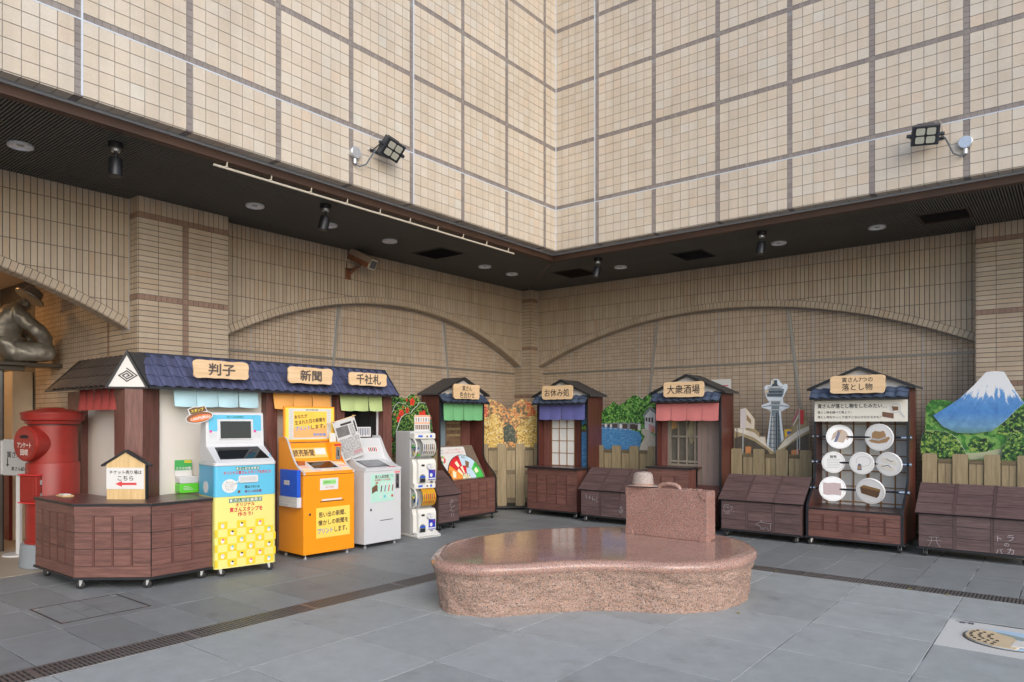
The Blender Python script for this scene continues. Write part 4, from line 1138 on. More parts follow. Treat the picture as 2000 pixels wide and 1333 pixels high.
t = thing('scenery_board', 'cut-out picture board of red hibiscus flowers behind the capsule machine', 'picture board', (0, 6.6, 0), R(90))
FLB = [(0.163,1.0),(0.163,1.914),(0.254,1.924),(0.335,1.888),(0.46,1.888),(0.554,1.871),(0.597,1.911),(0.64,1.942),(0.737,1.934),(0.781,1.9),(0.836,1.834),(0.858,1.702),(0.97,1.542),(1.026,1.0)]
FLL = [(0.0,1.0),(0.0,1.50),(0.146,1.558),(0.206,1.611),(0.276,1.688),(0.317,1.765),(0.379,1.806),(0.441,1.798),(0.514,1.788),(0.567,1.746),(0.594,1.668),(0.578,1.543),(0.514,1.387),(0.493,1.0)]
FLR = [(0.329,1.0),(0.334,1.412),(0.386,1.527),(0.427,1.604),(0.521,1.651),(0.606,1.656),(0.66,1.715),(0.736,1.764),(0.769,1.813),(0.901,1.814),(0.935,1.759),(0.969,1.663),(1.014,1.607),(1.031,1.502),(1.048,1.413),(1.037,1.0)]
cutout(t, 'back_board', FLB, 7.64, M_FOLD, rim=0.012)
cutout(t, 'left_board', FLL, 7.615, M_FOLD, rim=0.02)
cutout(t, 'right_board', FLR, 7.598, M_FOLD, rim=0.02)
box('stand', 0.2, 1.0, 7.645, 7.66, 0.02, 1.05, M_BLACK, t)
M_HIB = plain('hibiscus_red', (0.66, 0.045, 0.022), 0.5, var=0.45, scale=14)
M_HIBP = plain('hibiscus_pink', (0.62, 0.20, 0.13), 0.5, var=0.3, scale=14)
def flower(x, z, r, y, seed, mat=None):
    rnd = random.Random(seed); a0 = rnd.uniform(0, 360); pts = []; sq = rnd.uniform(0.6, 1.0)
    for k in range(60):
        a = R(a0+6*k); rr = r*(0.52+0.48*abs(math.cos(2.5*R(6*k)))**0.55)*(1+rnd.uniform(-0.05, 0.05))
        pts.append((x+rr*math.cos(a)*sq, z+rr*math.sin(a)))
    o = part('flower', MB().prism(pts, 'y', y-0.0015, y), mat or M_HIB, t)
    part('flower_heart', MB().prism(oval(x+r*0.08, z-r*0.05, r*0.16, r*0.2, 10), 'y', y-0.0022, y-0.0015), plain('hibiscus_heart', (0.12,0.012,0.02), 0.5), o)
for k, (x, z, r, y) in enumerate([(0.19,1.875,0.045,7.6275),(0.186,1.80,0.05,7.6275),(0.43,1.66,0.055,7.6025),(0.546,1.70,0.045,7.6025),(0.375,1.575,0.055,7.6025),(0.669,1.826,0.06,7.6275),(0.844,1.614,0.095,7.5855),(0.866,1.431,0.085,7.5855),(0.11,1.46,0.07,7.6025),(0.1,1.36,0.07,7.6025),(0.739,1.898,0.022,7.6275),(0.557,1.851,0.026,7.6275),(0.995,1.591,0.024,7.5855),(0.24,1.28,0.03,7.6025),(0.30,1.64,0.02,7.6025),(0.46,1.745,0.02,7.6025)]):
    flower(x, z, r, y, k, M_HIBP if k in (10, 12, 14) else None)

t = thing('scenery_board', 'cut-out picture board of autumn trees standing in the corner', 'picture board', (-7.88, 9.58, 0), R(45))
cutout(t, 'hill_board', rough_line([(-0.337,1.0),(-0.337,1.8),(-0.223,1.889),(-0.133,1.928),(-0.018,1.877),(0.072,1.813),(0.149,1.75),(0.278,1.852),(0.368,1.922),(0.459,1.948),(0.549,1.891),(0.614,1.802),(0.679,1.661),(0.70,1.571),(0.70,1.0)], 4, 0.006, 3), 0.06, M_AUTB, rim=0.004)
cutout(t, 'ginkgo_board', rough_line([(-0.338,1.0),(-0.338,1.571),(-0.262,1.621),(-0.185,1.601),(-0.147,1.66),(-0.058,1.678),(-0.006,1.609),(0.024,1.52),(0.065,1.392),(0.076,1.264),(0.07,1.0)], 4, 0.007, 4), 0.045, M_AUTY)
cutout(t, 'ginkgo_board', rough_line([(0.302,1.0),(0.328,1.264),(0.315,1.443),(0.392,1.507),(0.457,1.558),(0.534,1.622),(0.612,1.635),(0.677,1.704),(0.70,1.72),(0.70,1.0)], 4, 0.008, 5), 0.045, M_AUTY)
cutout(t, 'maple_print', rough_line([(0.50,1.62),(0.52,1.75),(0.50,1.86),(0.459,1.90),(0.545,1.86),(0.60,1.78),(0.66,1.66),(0.69,1.60)], 4, 0.008, 6, 1), 0.0475, M_AUTR, t=0.0015)
cutout(t, 'maple_print', rough_line([(-0.33,1.58),(-0.335,1.77),(-0.24,1.84),(-0.19,1.75),(-0.2,1.62),(-0.26,1.6)], 4, 0.008, 7, 1), 0.0475, M_AUTR, t=0.0015)
cutout(t, 'dark_tree_print', rough_line([(0.09,1.18),(0.08,1.42),(0.15,1.50),(0.24,1.48),(0.30,1.36),(0.29,1.18)], 4, 0.009, 8, 1), 0.0475, foliage_print('dark_pine_print', [(0.4, (0.012,0.025,0.015)), (0.55, (0.05,0.07,0.04)), (0.7, (0.14,0.14,0.08))], 26), t=0.0015)
box('stand', -0.3, 0.66, 0.065, 0.08, 0.02, 1.05, M_BLACK, t)

t = thing('scenery_board', 'cut-out picture board of a blue bay with green hills and waterside houses', 'picture board', (-6.2, 10.12, 0))
cutout(t, 'hill_board', rough_line([(0.0,1.0),(0.0,1.66),(0.077,1.70),(0.166,1.773),(0.29,1.859),(0.358,1.811),(0.406,1.793),(0.492,1.851),(0.585,1.915),(0.677,1.965),(0.755,1.935),(0.82,1.892),(0.91,1.964),(1.036,2.036),(1.161,2.06),(1.161,1.0)], 3, 0.005, 9), 0.012, M_HILL, rim=0.006)
flat('sea_print', [(0.005,1.0),(0.005,1.461),(0.492,1.427),(0.755,1.371),(0.807,1.291),(0.74,1.0)], -0.0, M_SEA, t)
flat('quay_print', [(0.74,1.0),(0.79,1.18),(0.86,1.30),(0.80,1.36),(0.81,1.42),(0.90,1.43),(1.0,1.33),(1.155,1.26),(1.155,1.0)], -0.0, plain('quay_stone_print', (0.52,0.47,0.40), 0.6, var=0.3, scale=18), t)
M_PH = [plain('print_white_wall', (0.62,0.62,0.62), 0.5, var=0.2), plain('print_grey_roof', (0.22,0.24,0.27), 0.5, var=0.3), plain('print_dark_wood', (0.075,0.055,0.05), 0.5, var=0.4), plain('print_pink_wall', (0.58,0.30,0.32), 0.5, var=0.3), plain('print_orange', (0.55,0.22,0.08), 0.5, var=0.3)]
rnd = random.Random(5)
for k in range(16):
    x = 0.03+0.047*k; h_ = 0.03+0.045*(k/16)+rnd.uniform(0, 0.02); w_ = 0.045+rnd.uniform(0, 0.012); zb = 1.455-0.0035*k
    hz = flat('house_print', [(x, zb), (x+w_, zb), (x+w_, zb+h_), (x, zb+h_)], -0.001, M_PH[rnd.choice([0, 2, 0, 2, 1])], t)
    flat('roof_print', [(x-0.004, zb+h_), (x+w_+0.004, zb+h_), (x+w_*0.5, zb+h_+0.02+0.02*k/16)], -0.0025, M_PH[1], hz)
hz = flat('house_print', [(0.858,1.43),(1.046,1.34),(1.046,1.66),(0.95,1.72),(0.858,1.62)], -0.003, M_PH[0], t)
flat('roof_print', [(0.835,1.61),(0.95,1.73),(1.06,1.665),(1.06,1.70),(0.95,1.775),(0.83,1.64)], -0.0045, M_PH[1], hz)
for k in range(3): flat('window_print', [(0.875+0.05*k,1.545-0.012*k),(0.905+0.05*k,1.535-0.012*k),(0.905+0.05*k,1.60),(0.875+0.05*k,1.60)], -0.0045, M_PH[2], hz)
flat('wall_print', [(0.93,1.40),(1.046,1.345),(1.046,1.46),(0.93,1.50)], -0.0045, M_PH[3], hz); flat('wall_print', [(0.985,1.378),(1.02,1.36),(1.02,1.43),(0.985,1.445)], -0.006, M_PH[4], hz)
for k in range(7): flat('boat_print', [(0.04+0.09*k,1.436-0.004*k),(0.09+0.09*k,1.432-0.004*k),(0.08+0.09*k,1.425-0.004*k),(0.048+0.09*k,1.427-0.004*k)], -0.003, M_PH[0], t)
box('stand', 0.1, 1.1, 0.0135, 0.03, 0.02, 1.05, M_BLACK, t)

t = thing('scenery_board', 'cut-out picture board of an observation tower over a shopping street', 'picture board', (-3.9, 10.12, 0))
M_PALE = plain('pale_cutout_edge', (0.62, 0.68, 0.74), 0.45, var=0.06)
TOW = [(0.52,1.0),(0.472,1.217),(0.511,1.521),(0.53,1.677),(0.503,1.703),(0.399,1.743),(0.403,1.77),(0.511,1.811),(0.468,1.877),(0.438,2.026),(0.468,2.055),(0.528,2.053),(0.541,2.118),(0.58,2.138),(0.639,2.132),(0.66,2.088),(0.698,2.048),(0.732,2.064),(0.757,2.051),(0.757,1.991),(0.723,1.923),(0.694,1.864),(0.698,1.804),(0.782,1.76),(0.782,1.735),(0.715,1.701),(0.669,1.676),(0.681,1.521),(0.715,1.265),(0.69,1.0)]
tw = cutout(t, 'tower_board', TOW, 0.012, M_PALE)
M_STL = plain('print_steel', (0.17,0.21,0.24), 0.45, var=0.5, scale=30); M_STD = plain('print_steel_dark', (0.055,0.075,0.095), 0.45, var=0.4, scale=30); M_STP = plain('print_steel_pale', (0.45,0.47,0.47), 0.45, var=0.3, scale=25)
flat('shaft_print', [(0.49,1.05),(0.537,1.608),(0.541,1.70),(0.533,1.833),(0.664,1.83),(0.643,1.693),(0.648,1.624),(0.69,1.05)], 0.0, M_STL, tw)
flat('shaft_print', [(0.535,1.05),(0.548,1.62),(0.566,1.62),(0.568,1.05)], -0.0018, M_STP, tw); flat('shaft_print', [(0.60,1.05),(0.60,1.66),(0.642,1.66),(0.655,1.05)], -0.0018, M_STD, tw)
for k in range(8): flat('girder_print', [(0.497+0.005*k,1.17+0.06*k),(0.682-0.004*k,1.17+0.06*k),(0.682-0.004*k,1.178+0.06*k),(0.497+0.005*k,1.178+0.06*k)], -0.0035, M_STD, tw)
for x in (0.588, 0.625): flat('girder_print', [(x,1.05),(x+0.006,1.05),(x+0.004,1.65),(x,1.65)], -0.0035, M_STP, tw)
dk = flat('deck_print', [(0.481,1.886),(0.46,1.982),(0.511,2.002),(0.511,2.03),(0.66,2.03),(0.664,2.002),(0.715,1.992),(0.706,1.924),(0.681,1.877)], -0.0, M_STL, tw)
for z, m_ in ((1.90, M_STD), (1.945, M_STD), (2.01, M_STP)): flat('deck_window_print', [(0.49,z),(0.69,z-0.004),(0.69,z+0.022),(0.49,z+0.024)], -0.0018, m_, dk)
flat('deck_window_print', [(0.465,1.945),(0.50,1.942),(0.50,1.985),(0.462,1.98)], -0.0035, plain('print_sunlit', (0.62,0.48,0.30), 0.5), dk)
flat('top_print', [(0.53,2.03),(0.65,2.03),(0.62,2.06),(0.618,2.119),(0.558,2.117),(0.554,2.06)], -0.0, M_STD, tw); flat('top_print', [(0.558,2.07),(0.575,2.07),(0.575,2.115),(0.56,2.115)], -0.0018, MATS['print_sunlit'], tw)
for z in (1.82, 1.765, 1.70): flat('ring_print', [(0.51,z),(0.675,z-0.002),(0.675,z+0.012),(0.51,z+0.012)], -0.0018, M_STP, tw)
flat('wing_print', [(0.41,1.755),(0.533,1.765),(0.533,1.755),(0.42,1.747)], -0.0, M_STD, tw); flat('wing_print', [(0.66,1.765),(0.775,1.752),(0.77,1.744),(0.66,1.755)], -0.0, M_STD, tw)
M_SHAD = plain('print_shop_shade', (0.07,0.06,0.045), 0.5, var=0.8, scale=14); M_AWN = plain('print_awning', (0.66,0.60,0.50), 0.5, var=0.25, scale=9); M_SHOP = plain('print_shop_wall', (0.32,0.25,0.14), 0.5, var=0.7, scale=12)
lb = cutout(t, 'street_board', [(0.014,1.0),(0.014,1.44),(0.096,1.445),(0.1,1.724),(0.185,1.746),(0.314,1.573),(0.309,1.433),(0.375,1.381),(0.38,1.329),(0.466,1.322),(0.475,1.218),(0.595,1.10),(0.595,1.0)], -0.012, M_SHOP)
flat('building_print', [(0.102,1.445),(0.104,1.715),(0.18,1.735),(0.18,1.42)], -0.024, plain('print_pale_building', (0.60,0.54,0.54), 0.5), lb); flat('building_print', [(0.182,1.735),(0.308,1.572),(0.305,1.43),(0.182,1.45)], -0.024, plain('print_lit_building', (0.66,0.58,0.47), 0.5, var=0.2), lb)
flat('window_print', [(0.195,1.64),(0.26,1.56),(0.26,1.50),(0.195,1.56)], -0.0257, plain('print_brown_glass', (0.30,0.20,0.10), 0.5), lb)
flat('awning_print', [(0.02,1.40),(0.02,1.44),(0.10,1.44),(0.31,1.38),(0.59,1.11),(0.56,1.12),(0.30,1.31),(0.12,1.37)], -0.0257, M_AWN, lb)
flat('shade_print', [(0.02,1.04),(0.02,1.30),(0.12,1.33),(0.30,1.26),(0.50,1.13),(0.55,1.04)], -0.024, M_SHAD, lb); flat('stall_print', [(0.18,1.04),(0.18,1.18),(0.26,1.18),(0.26,1.04)], -0.0257, M_PH[4], lb)
flat('pole_print', [(0.135,1.04),(0.148,1.04),(0.15,1.44),(0.138,1.44)], -0.0275, M_STP, lb); flat('pole_print', [(0.05,1.04),(0.06,1.04),(0.06,1.44),(0.05,1.44)], -0.0275, M_PH[2], lb)
flat('sign_print', [(0.39,1.24),(0.46,1.22),(0.46,1.318),(0.39,1.322)], -0.024, M_AWN, lb)
rb = cutout(t, 'street_board', [(0.597,1.0),(0.597,1.10),(0.696,1.265),(0.729,1.308),(0.725,1.432),(0.821,1.437),(0.829,1.556),(0.919,1.737),(0.992,1.698),(0.996,1.623),(1.029,1.614),(1.029,1.484),(1.061,1.485),(1.061,1.0)], -0.012, M_SHOP)
flat('sign_print', [(0.73,1.31),(0.728,1.428),(0.82,1.433),(0.82,1.40)], -0.024, plain('print_yellow', (0.68,0.42,0.03), 0.5), rb); flat('sign_print', [(0.765,1.355),(0.763,1.40),(0.815,1.405),(0.815,1.385)], -0.0257, plain('print_blue', (0.03,0.09,0.38), 0.5), rb)
flat('sign_print', [(0.834,1.55),(0.918,1.728),(0.918,1.66),(0.838,1.50)], -0.024, plain('print_rose', (0.42,0.12,0.16), 0.5), rb); flat('sign_print', [(0.84,1.49),(0.915,1.64),(0.915,1.60),(0.845,1.47)], -0.024, M_AWN, rb); flat('sign_print', [(0.935,1.50),(0.935,1.70),(0.985,1.69),(0.985,1.50)], -0.024, M_RED, rb)
flat('awning_print', [(0.60,1.11),(0.74,1.29),(0.90,1.41),(1.055,1.48),(1.055,1.42),(0.9,1.33),(0.76,1.21)], -0.0257, M_AWN, rb); flat('shade_print', [(0.64,1.04),(0.76,1.19),(0.9,1.30),(1.055,1.38),(1.055,1.04)], -0.024, M_SHAD, rb)
flat('stall_print', [(0.82,1.04),(0.82,1.14),(0.92,1.16),(0.92,1.04)], -0.0257, M_PH[4], rb); flat('pole_print', [(0.892,1.04),(0.905,1.04),(0.905,1.5),(0.895,1.5)], -0.0275, M_STP, rb); flat('pole_print', [(0.925,1.15),(0.937,1.15),(0.935,1.72),(0.925,1.72)], -0.0275, M_STP, rb)
box('stand', 0.1, 1.0, 0.0135, 0.03, 0.02, 1.05, M_BLACK, t)

t = thing('scenery_board', 'cut-out picture board of a snow capped mountain with green bushes', 'picture board', (-1.5, 10.12, 0))
cutout(t, 'meadow_board', rough_line([(0.017,1.0),(0.04,1.723),(0.083,1.798),(0.148,1.811),(0.221,1.806),(0.33,1.779),(0.715,1.86),(1.029,1.811),(1.143,1.789),(1.222,1.729),(1.254,1.0)], 2, 0.003, 1), 0.012, M_MEAD)
flat('path_print', [(0.46,1.16),(0.60,1.17),(0.80,1.22),(0.83,1.2),(0.80,1.12),(0.5,1.08)], -0.0, plain('print_path', (0.40,0.42,0.26), 0.5, var=0.2), t)
flat('dark_wood_print', rough_line([(0.50,1.18),(0.48,1.28),(0.56,1.34),(0.68,1.33),(0.72,1.24),(0.66,1.18)], 4, 0.01, 4, 1), -0.0, M_BUSH, t)
flat('dark_wood_print', rough_line([(0.76,1.40),(0.80,1.50),(0.92,1.63),(1.03,1.71),(1.2,1.70),(1.22,1.40),(0.95,1.36)], 4, 0.01, 6, 1), -0.0, M_BUSH, t)
cutout(t, 'mountain_board', [(0.123,1.615),(0.26,1.71),(0.404,1.823),(0.544,1.975),(0.665,2.125),(0.75,2.131),(0.837,2.122),(0.884,2.025),(0.95,1.892),(1.03,1.751),(0.95,1.672),(0.851,1.551),(0.716,1.429),(0.544,1.397),(0.368,1.405),(0.224,1.478),(0.16,1.562)], -0.012, M_FUJI, rim=0.006)
cutout(t, 'bush_board', rough_line([(0.004,1.0),(-0.015,1.165),(-0.015,1.272),(0.004,1.38),(0.06,1.434),(0.171,1.424),(0.244,1.421),(0.316,1.384),(0.379,1.332),(0.414,1.26),(0.467,1.157),(0.476,1.0)], 2, 0.004, 2), -0.026, M_BUSH, rim=0.010)
cutout(t, 'bush_board', rough_line([(0.802,1.0),(0.827,1.218),(0.876,1.33),(0.942,1.421),(1.016,1.448),(1.112,1.453),(1.192,1.394),(1.254,1.278),(1.27,1.0)], 2, 0.004, 3), -0.026, M_BUSH, rim=0.010)
box('stand', 0.1, 1.1, 0.0135, 0.03, 0.02, 1.05, M_BLACK, t)

# ------------------------------------------------------------ trough boxes
def trough(label, loc, rz, W, dp=0.42, cols=3):
    t = thing('trough_box', label, 'box', loc, rz)
    part('platform', MB().box(-0.02, W+0.02, -0.01, dp+0.02, 0.085, 0.106), M_BLACK, t, bevel=0.004)
    for x in (0.06, W-0.06):
        for y in (0.05, dp-0.05): caster(t, x, y, turn=random.uniform(-1.3, 1.3))
    part('body', MB().prism([(0, 0.107), (0, 0.50), (0.36, 0.79), (dp, 0.79), (dp, 0.107)], 'x', 0, W), M_DARKB, t)
    box('dark_backing', 0.002, W-0.002, -0.0012, 0.0006, 0.108, 0.498, M_BLACK, t)
    bw = 0.03; cw = W/cols; rh = 0.39/3
    for i in range(cols):
        for j in range(3):
            box('plank', cw*i+(bw/2+0.002 if i else 0), cw*(i+1)-(bw/2+0.002 if i < cols-1 else 0), -0.006, 0, 0.108+rh*j+0.003, 0.108+rh*(j+1)-0.003, M_DARKW, t)
    for i in range(1, cols): box('batten', cw*i-bw/2+0.001, cw*i+bw/2-0.001, -0.009, 0, 0.108, 0.498, M_DARKB, t)
    A = math.atan2(0.29, 0.36); L = math.hypot(0.36, 0.29)+0.045
    Ml = Matrix.Translation((0, -0.03, 0.486)) @ Matrix.Rotation(A, 4, 'X')
    lid = part('lid', MB().box(-0.035, W+0.035, 0, L, 0.0, 0.014).xf(Ml), M_BLACK, t)
    ww = W+0.07; cw = ww/cols; rl = L/3
    for i in range(cols):
        for j in range(3):
            part('lid_plank', MB().box(-0.035+cw*i+(bw/2 if i else 0)+0.001, -0.035+cw*(i+1)-(bw/2 if i < cols-1 else 0)-0.001, rl*j+0.003, rl*(j+1)-0.003, 0.014, 0.020).xf(Ml), M_DARKW, lid, fix=False)
    for i in range(1, cols): part('lid_batten', MB().box(-0.035+cw*i-bw/2+0.001, -0.035+cw*i+bw/2-0.001, 0.002, L-0.002, 0.014, 0.023).xf(Ml), M_DARKB, lid, fix=False)
    return t
T1 = trough('narrow dark brown lidded box beside the capsule machine', (-7.0, 7.17, 0), R(90), 0.42, cols=1)
stroke(T1, [arc(0.27, 0.40, 0.02, 0, 350), [(0.25,0.385),(0.23,0.33),(0.27,0.31),(0.33,0.33)], [(0.27,0.31),(0.24,0.27),(0.32,0.25)], [(0.26,0.23),(0.26,0.19)], [(0.29,0.24),(0.31,0.2),(0.29,0.18)]], M_CHALK, 0.003, y=-0.008)
T2 = trough('dark brown lidded box with the chalk sum 1+1=2', (-5.97, 9.25, 0), 0, 1.02)
stroke(T2, [[(0.09,0.43),(0.10,0.36)], [(0.13,0.385),(0.185,0.375)], [(0.16,0.405),(0.155,0.355)], [(0.205,0.40),(0.21,0.335)], [(0.225,0.365),(0.25,0.36)], [(0.228,0.35),(0.252,0.345)], [(0.265,0.375),(0.285,0.385),(0.292,0.365),(0.262,0.322),(0.30,0.318)]], M_CHALK, 0.0035, y=-0.011)
stroke(T2, [arc(0.70, 0.215, 0.035, 0, 350), [(0.67,0.21),(0.73,0.22)], [(0.69,0.19),(0.71,0.235)], [(0.68,0.27),(0.72,0.275)], [(0.70,0.255),(0.70,0.29)]], M_CHALK, 0.003, y=-0.011)
T3 = trough('dark brown lidded box with a chalk face and a chalk pig', (-3.735, 9.25, 0), 0, 1.03)
stroke(T3, [[(0.045,0.43),(0.035,0.38),(0.04,0.34),(0.07,0.31),(0.11,0.315)], arc(0.085, 0.41, 0.022, 20, 190, 8), arc(0.14, 0.39, 0.018, 10, 180, 8), arc(0.088, 0.392, 0.008, 0, 350, 8), arc(0.14, 0.372, 0.008, 0, 350, 8), [(0.105,0.37),(0.11,0.345),(0.10,0.34)], [(0.075,0.345),(0.085,0.325),(0.11,0.33)], [(0.165,0.345),(0.175,0.347)]], M_CHALK, 0.003, y=-0.011)
stroke(T3, [[(0.47,0.205),(0.50,0.225),(0.53,0.235),(0.60,0.225),(0.645,0.225),(0.655,0.20),(0.65,0.165),(0.66,0.15)], [(0.47,0.205),(0.465,0.195),(0.51,0.185),(0.53,0.165),(0.53,0.14)], [(0.55,0.17),(0.552,0.135),(0.57,0.14),(0.575,0.165),(0.62,0.165),(0.625,0.135),(0.645,0.14)], [(0.525,0.235),(0.53,0.26),(0.55,0.236)], [(0.655,0.215),(0.675,0.235)]], M_CHALK, 0.003, y=-0.011)
T4 = trough('dark brown lidded box with chalk characters below the mountain board', (-1.415, 9.31, 0), 0, 1.05)
stroke(T4, [[(0.10,0.225),(0.20,0.235)], [(0.085,0.185),(0.225,0.195)], [(0.125,0.23),(0.125,0.18),(0.10,0.125)], [(0.175,0.232),(0.175,0.18),(0.21,0.125)]], M_CHALK, 0.003, y=-0.011)
for s_, x, z, w_ in (('ト', 0.765, 0.275, 0.04), ('ラ', 0.865, 0.29, 0.06), ('の', 0.83, 0.215, 0.045), ('バ', 0.765, 0.14, 0.06), ('カ', 0.865, 0.15, 0.06)):
    text(T4, s_, M_CHALK, x, z, w_, -0.0115, name='chalk_writing')

# ------------------------------------------------------------ the four kiosks
M_GLS = plain('door_glass_blue', (0.22, 0.28, 0.32), 0.12, var=0.25, scale=4)
M_NGREEN = plain('green_curtain', S(112,178,124), 0.85, var=0.06, scale=40)
M_NBLUE = plain('violet_blue_curtain', S(96,98,158), 0.85, var=0.06, scale=40)
M_NPINK = plain('pink_curtain', S(198,118,116), 0.85, var=0.06, scale=40)
M_NRED = plain('red_curtain', S(158,66,62), 0.85, var=0.08, scale=40)
M_NSKY = plain('pale_blue_curtain', S(176,210,220), 0.85, var=0.05, scale=40)
M_NORA = plain('orange_curtain', S(226,164,88), 0.85, var=0.05, scale=40)
M_NLIME = plain('pale_green_curtain', S(178,196,134), 0.85, var=0.05, scale=40)
M_GREYW = wood('grey_weathered_wood', S(92,78,66), S(128,112,96), 'z', 0.6)
KA = kiosk('roulette_kiosk', 'gabled brown kiosk with a green curtain and a roulette wheel', (-7.5, 7.70, 0), R(90), 1.03, [('寅さん', 2.045, 0.22, 0.08), ('色合わせ', 1.945, 0.34, 0.095)], (0.455, 1.995, 0.585, 0.225), 0.26, (0.64, 1.02), 0.38, 9, 11)
noren(KA, 0.06, 0.97, 1.815, 1.56, -0.03, 4, M_NGREEN)
box('curtain_rod', 0.03, 1.0, -0.032, -0.022, 1.818, 1.83, M_BLACK, KA)
lattice_front(KA, 0.024, 1.006, 0.108, 0.645, -0.25, 5, 3, M_LAM, M_BAT, 0.05, 0.09)
box('box_top', 0.024, 1.006, -0.25, -0.10, 0.645, 0.66, M_TOP, KA)
box('box_core', 0.024, 1.006, -0.249, -0.12, 0.108, 0.644, M_LAMV, KA)
for x0, x1 in ((0.03, 0.24), (0.25, 0.46)):
    f = box('sliding_door', x0, x1, 0.30, 0.315, 0.6, 1.93, M_GLS, KA)
    for a, b in ((x0, x0+0.012), (x1-0.012, x1)): box('stile', a, b, 0.292, 0.2995, 0.6, 1.93, M_GREYW, f)
box('shop_picture', 0.47, 0.80, 0.30, 0.315, 0.6, 1.93, plain('dim_shop_print', (0.16,0.10,0.06), 0.4, var=0.9, scale=11), KA)
for k in range(4): box('shelf_print', 0.48, 0.79, 0.2965, 0.2995, 1.30+0.1*k, 1.335+0.1*k, plain('shelf_goods_print', (0.30,0.22,0.12), 0.5, var=0.9, scale=40), KA)
box('jamb', 0.80, 1.006, 0.28, 0.30, 0.66, 1.93, M_LAMV, KA)
Mp = Matrix.Translation((0, -0.10, 0.62)) @ Matrix.Rotation(R(-22), 4, 'X')
def onp(mb): return mb.xf(Mp)
pn = part('roulette_panel', onp(MB().prism([(0.026, 0), (0.026, 0.58), (0.86, 0.58), (0.985, 0.0)], 'y', 0.0, 0.014)), M_GREYW, KA)
part('rules_card', onp(MB().prism(rrect(0.03, 0.66, 0.05, 0.56, 0.03), 'y', -0.004, 0.0)), M_PAPER, pn)
def txp(body, mat, cx, cz, w, h=None, y=-0.0055, par=None, tilt=0): text(par or pn, body, mat, 0, 0, w, h=h, M=Mp @ Matrix.Translation((cx, y, cz)), tilt=tilt)
txp('ルーレットを回して', M_RED, 0.42, 0.515, 0.28); txp('寅さんシルエットを揃えよう！', M_RED, 0.42, 0.47, 0.40); txp('力合わせ', M_INK, 0.11, 0.51, 0.12); txp('色チャート!!', M_INK, 0.11, 0.465, 0.13)
CC = (0.52, 0.02)
wh = part('wheel', onp(MB().cyl((CC[0], -0.012, CC[1]), (CC[0], -0.0045, CC[1]), 0.405, n=48)), M_BLACK, KA)
def wedge(a0, a1, r0, r1, mat, y):
    pts = arc(CC[0], CC[1], r1, a0, a1, 14) + (arc(CC[0], CC[1], r0, a1, a0, 14) if r0 > 0 else [CC])
    part('wheel_sector', onp(MB().prism(pts, 'y', y-0.0015, y)), mat, wh)
M_WO, M_WR, M_WB, M_WG, M_WC = plain('wheel_orange', S(240,150,60), 0.45), plain('wheel_red', S(214,44,52), 0.45), plain('wheel_blue', S(190,216,232), 0.45), plain('wheel_green', S(74,190,84), 0.45), plain('wheel_cream', S(236,232,200), 0.45)
M_WBR = plain('wheel_brown', S(128,98,70), 0.45)
for a0, a1, m_ in ((98, 142, M_WR), (142, 190, M_WO), (45, 98, M_WB), (0, 45, M_WG)): wedge(a0, a1, 0.225, 0.395, m_, -0.0125)
for a0, a1, m_ in ((75, 98, M_WR), (98, 112, M_WC), (112, 124, M_WR), (124, 140, M_WC), (140, 190, M_WO), (0, 75, M_WB)): wedge(a0, a1, 0.10, 0.222, m_, -0.0125)
wedge(0, 200, 0.0, 0.095, M_WC, -0.0125)
for a0, a1, m_ in ((70, 78, M_WBR), (100, 106, M_WR), (128, 136, M_WG), (40, 47, M_WBR)): wedge(a0, a1, 0.02, 0.094, m_, -0.0145)
wedge(112, 124, 0.24, 0.33, M_WC, -0.0145); wedge(62, 78, 0.20, 0.31, M_WBR, -0.0145); wedge(20, 34, 0.25, 0.33, M_WC, -0.0145); wedge(150, 172, 0.24, 0.31, M_WC, -0.0145)
for s_, a, r_ in (('100点', 104, 0.365), ('20点', 84, 0.365), ('40点', 160, 0.365), ('30点', 36, 0.365)):
    txp(s_, M_INK, CC[0]+r_*math.cos(R(a)), CC[1]+r_*math.sin(R(a)), 0.085, y=-0.0165, par=wh, tilt=R(a-90)*0.7)
for k in range(9):
    a = R(40*k); part('card_motif', onp(MB().prism(oval(0.11+0.045*math.cos(a), 0.36+0.045*math.sin(a), 0.018, 0.02, 8), 'y', -0.0052, -0.004)), (M_WR, M_WO, M_WG, M_NPINK)[k % 4], pn)

KB = kiosk('rest_stop_kiosk', 'gabled brown kiosk with a violet curtain and paper screen', (-7.14, 9.70, 0), 0, 1.01, [('お休み処', 2.005, 0.49, 0.125)], (0.51, 2.01, 0.60, 0.225), 0.32, None, 0.45, 8, 12)
noren(KB, 0.06, 0.97, 1.815, 1.57, -0.03, 4, M_NBLUE)
box('curtain_rod', 0.02, 0.99, -0.032, -0.022, 1.818, 1.83, M_BLACK, KB)
box('counter_core', 0.02, 0.99, -0.30, -0.002, 0.108, 0.775, M_LAMV, KB)
lattice_front(KB, 0.02, 0.99, 0.108, 0.775, -0.30, 5, 3, M_LAM, M_BAT, 0.10, 0.10)
part('counter_top', MB().box(0.0, 1.01, -0.335, 0.16, 0.777, 0.797), M_TOP, KB); part('counter_edge', MB().box(-0.003, 1.013, -0.343, -0.335, 0.772, 0.800).box(-0.011, -0.003, -0.343, -0.002, 0.772, 0.8).box(1.013, 1.021, -0.343, -0.002, 0.772, 0.8), M_BLACK, KB)
box('jamb', 0.024, 0.17, 0.16, 0.18, 0.797, 1.95, M_LAMV, KB); box('jamb', 0.66, 0.77, 0.15, 0.17, 0.797, 1.95, M_LAMD, KB)
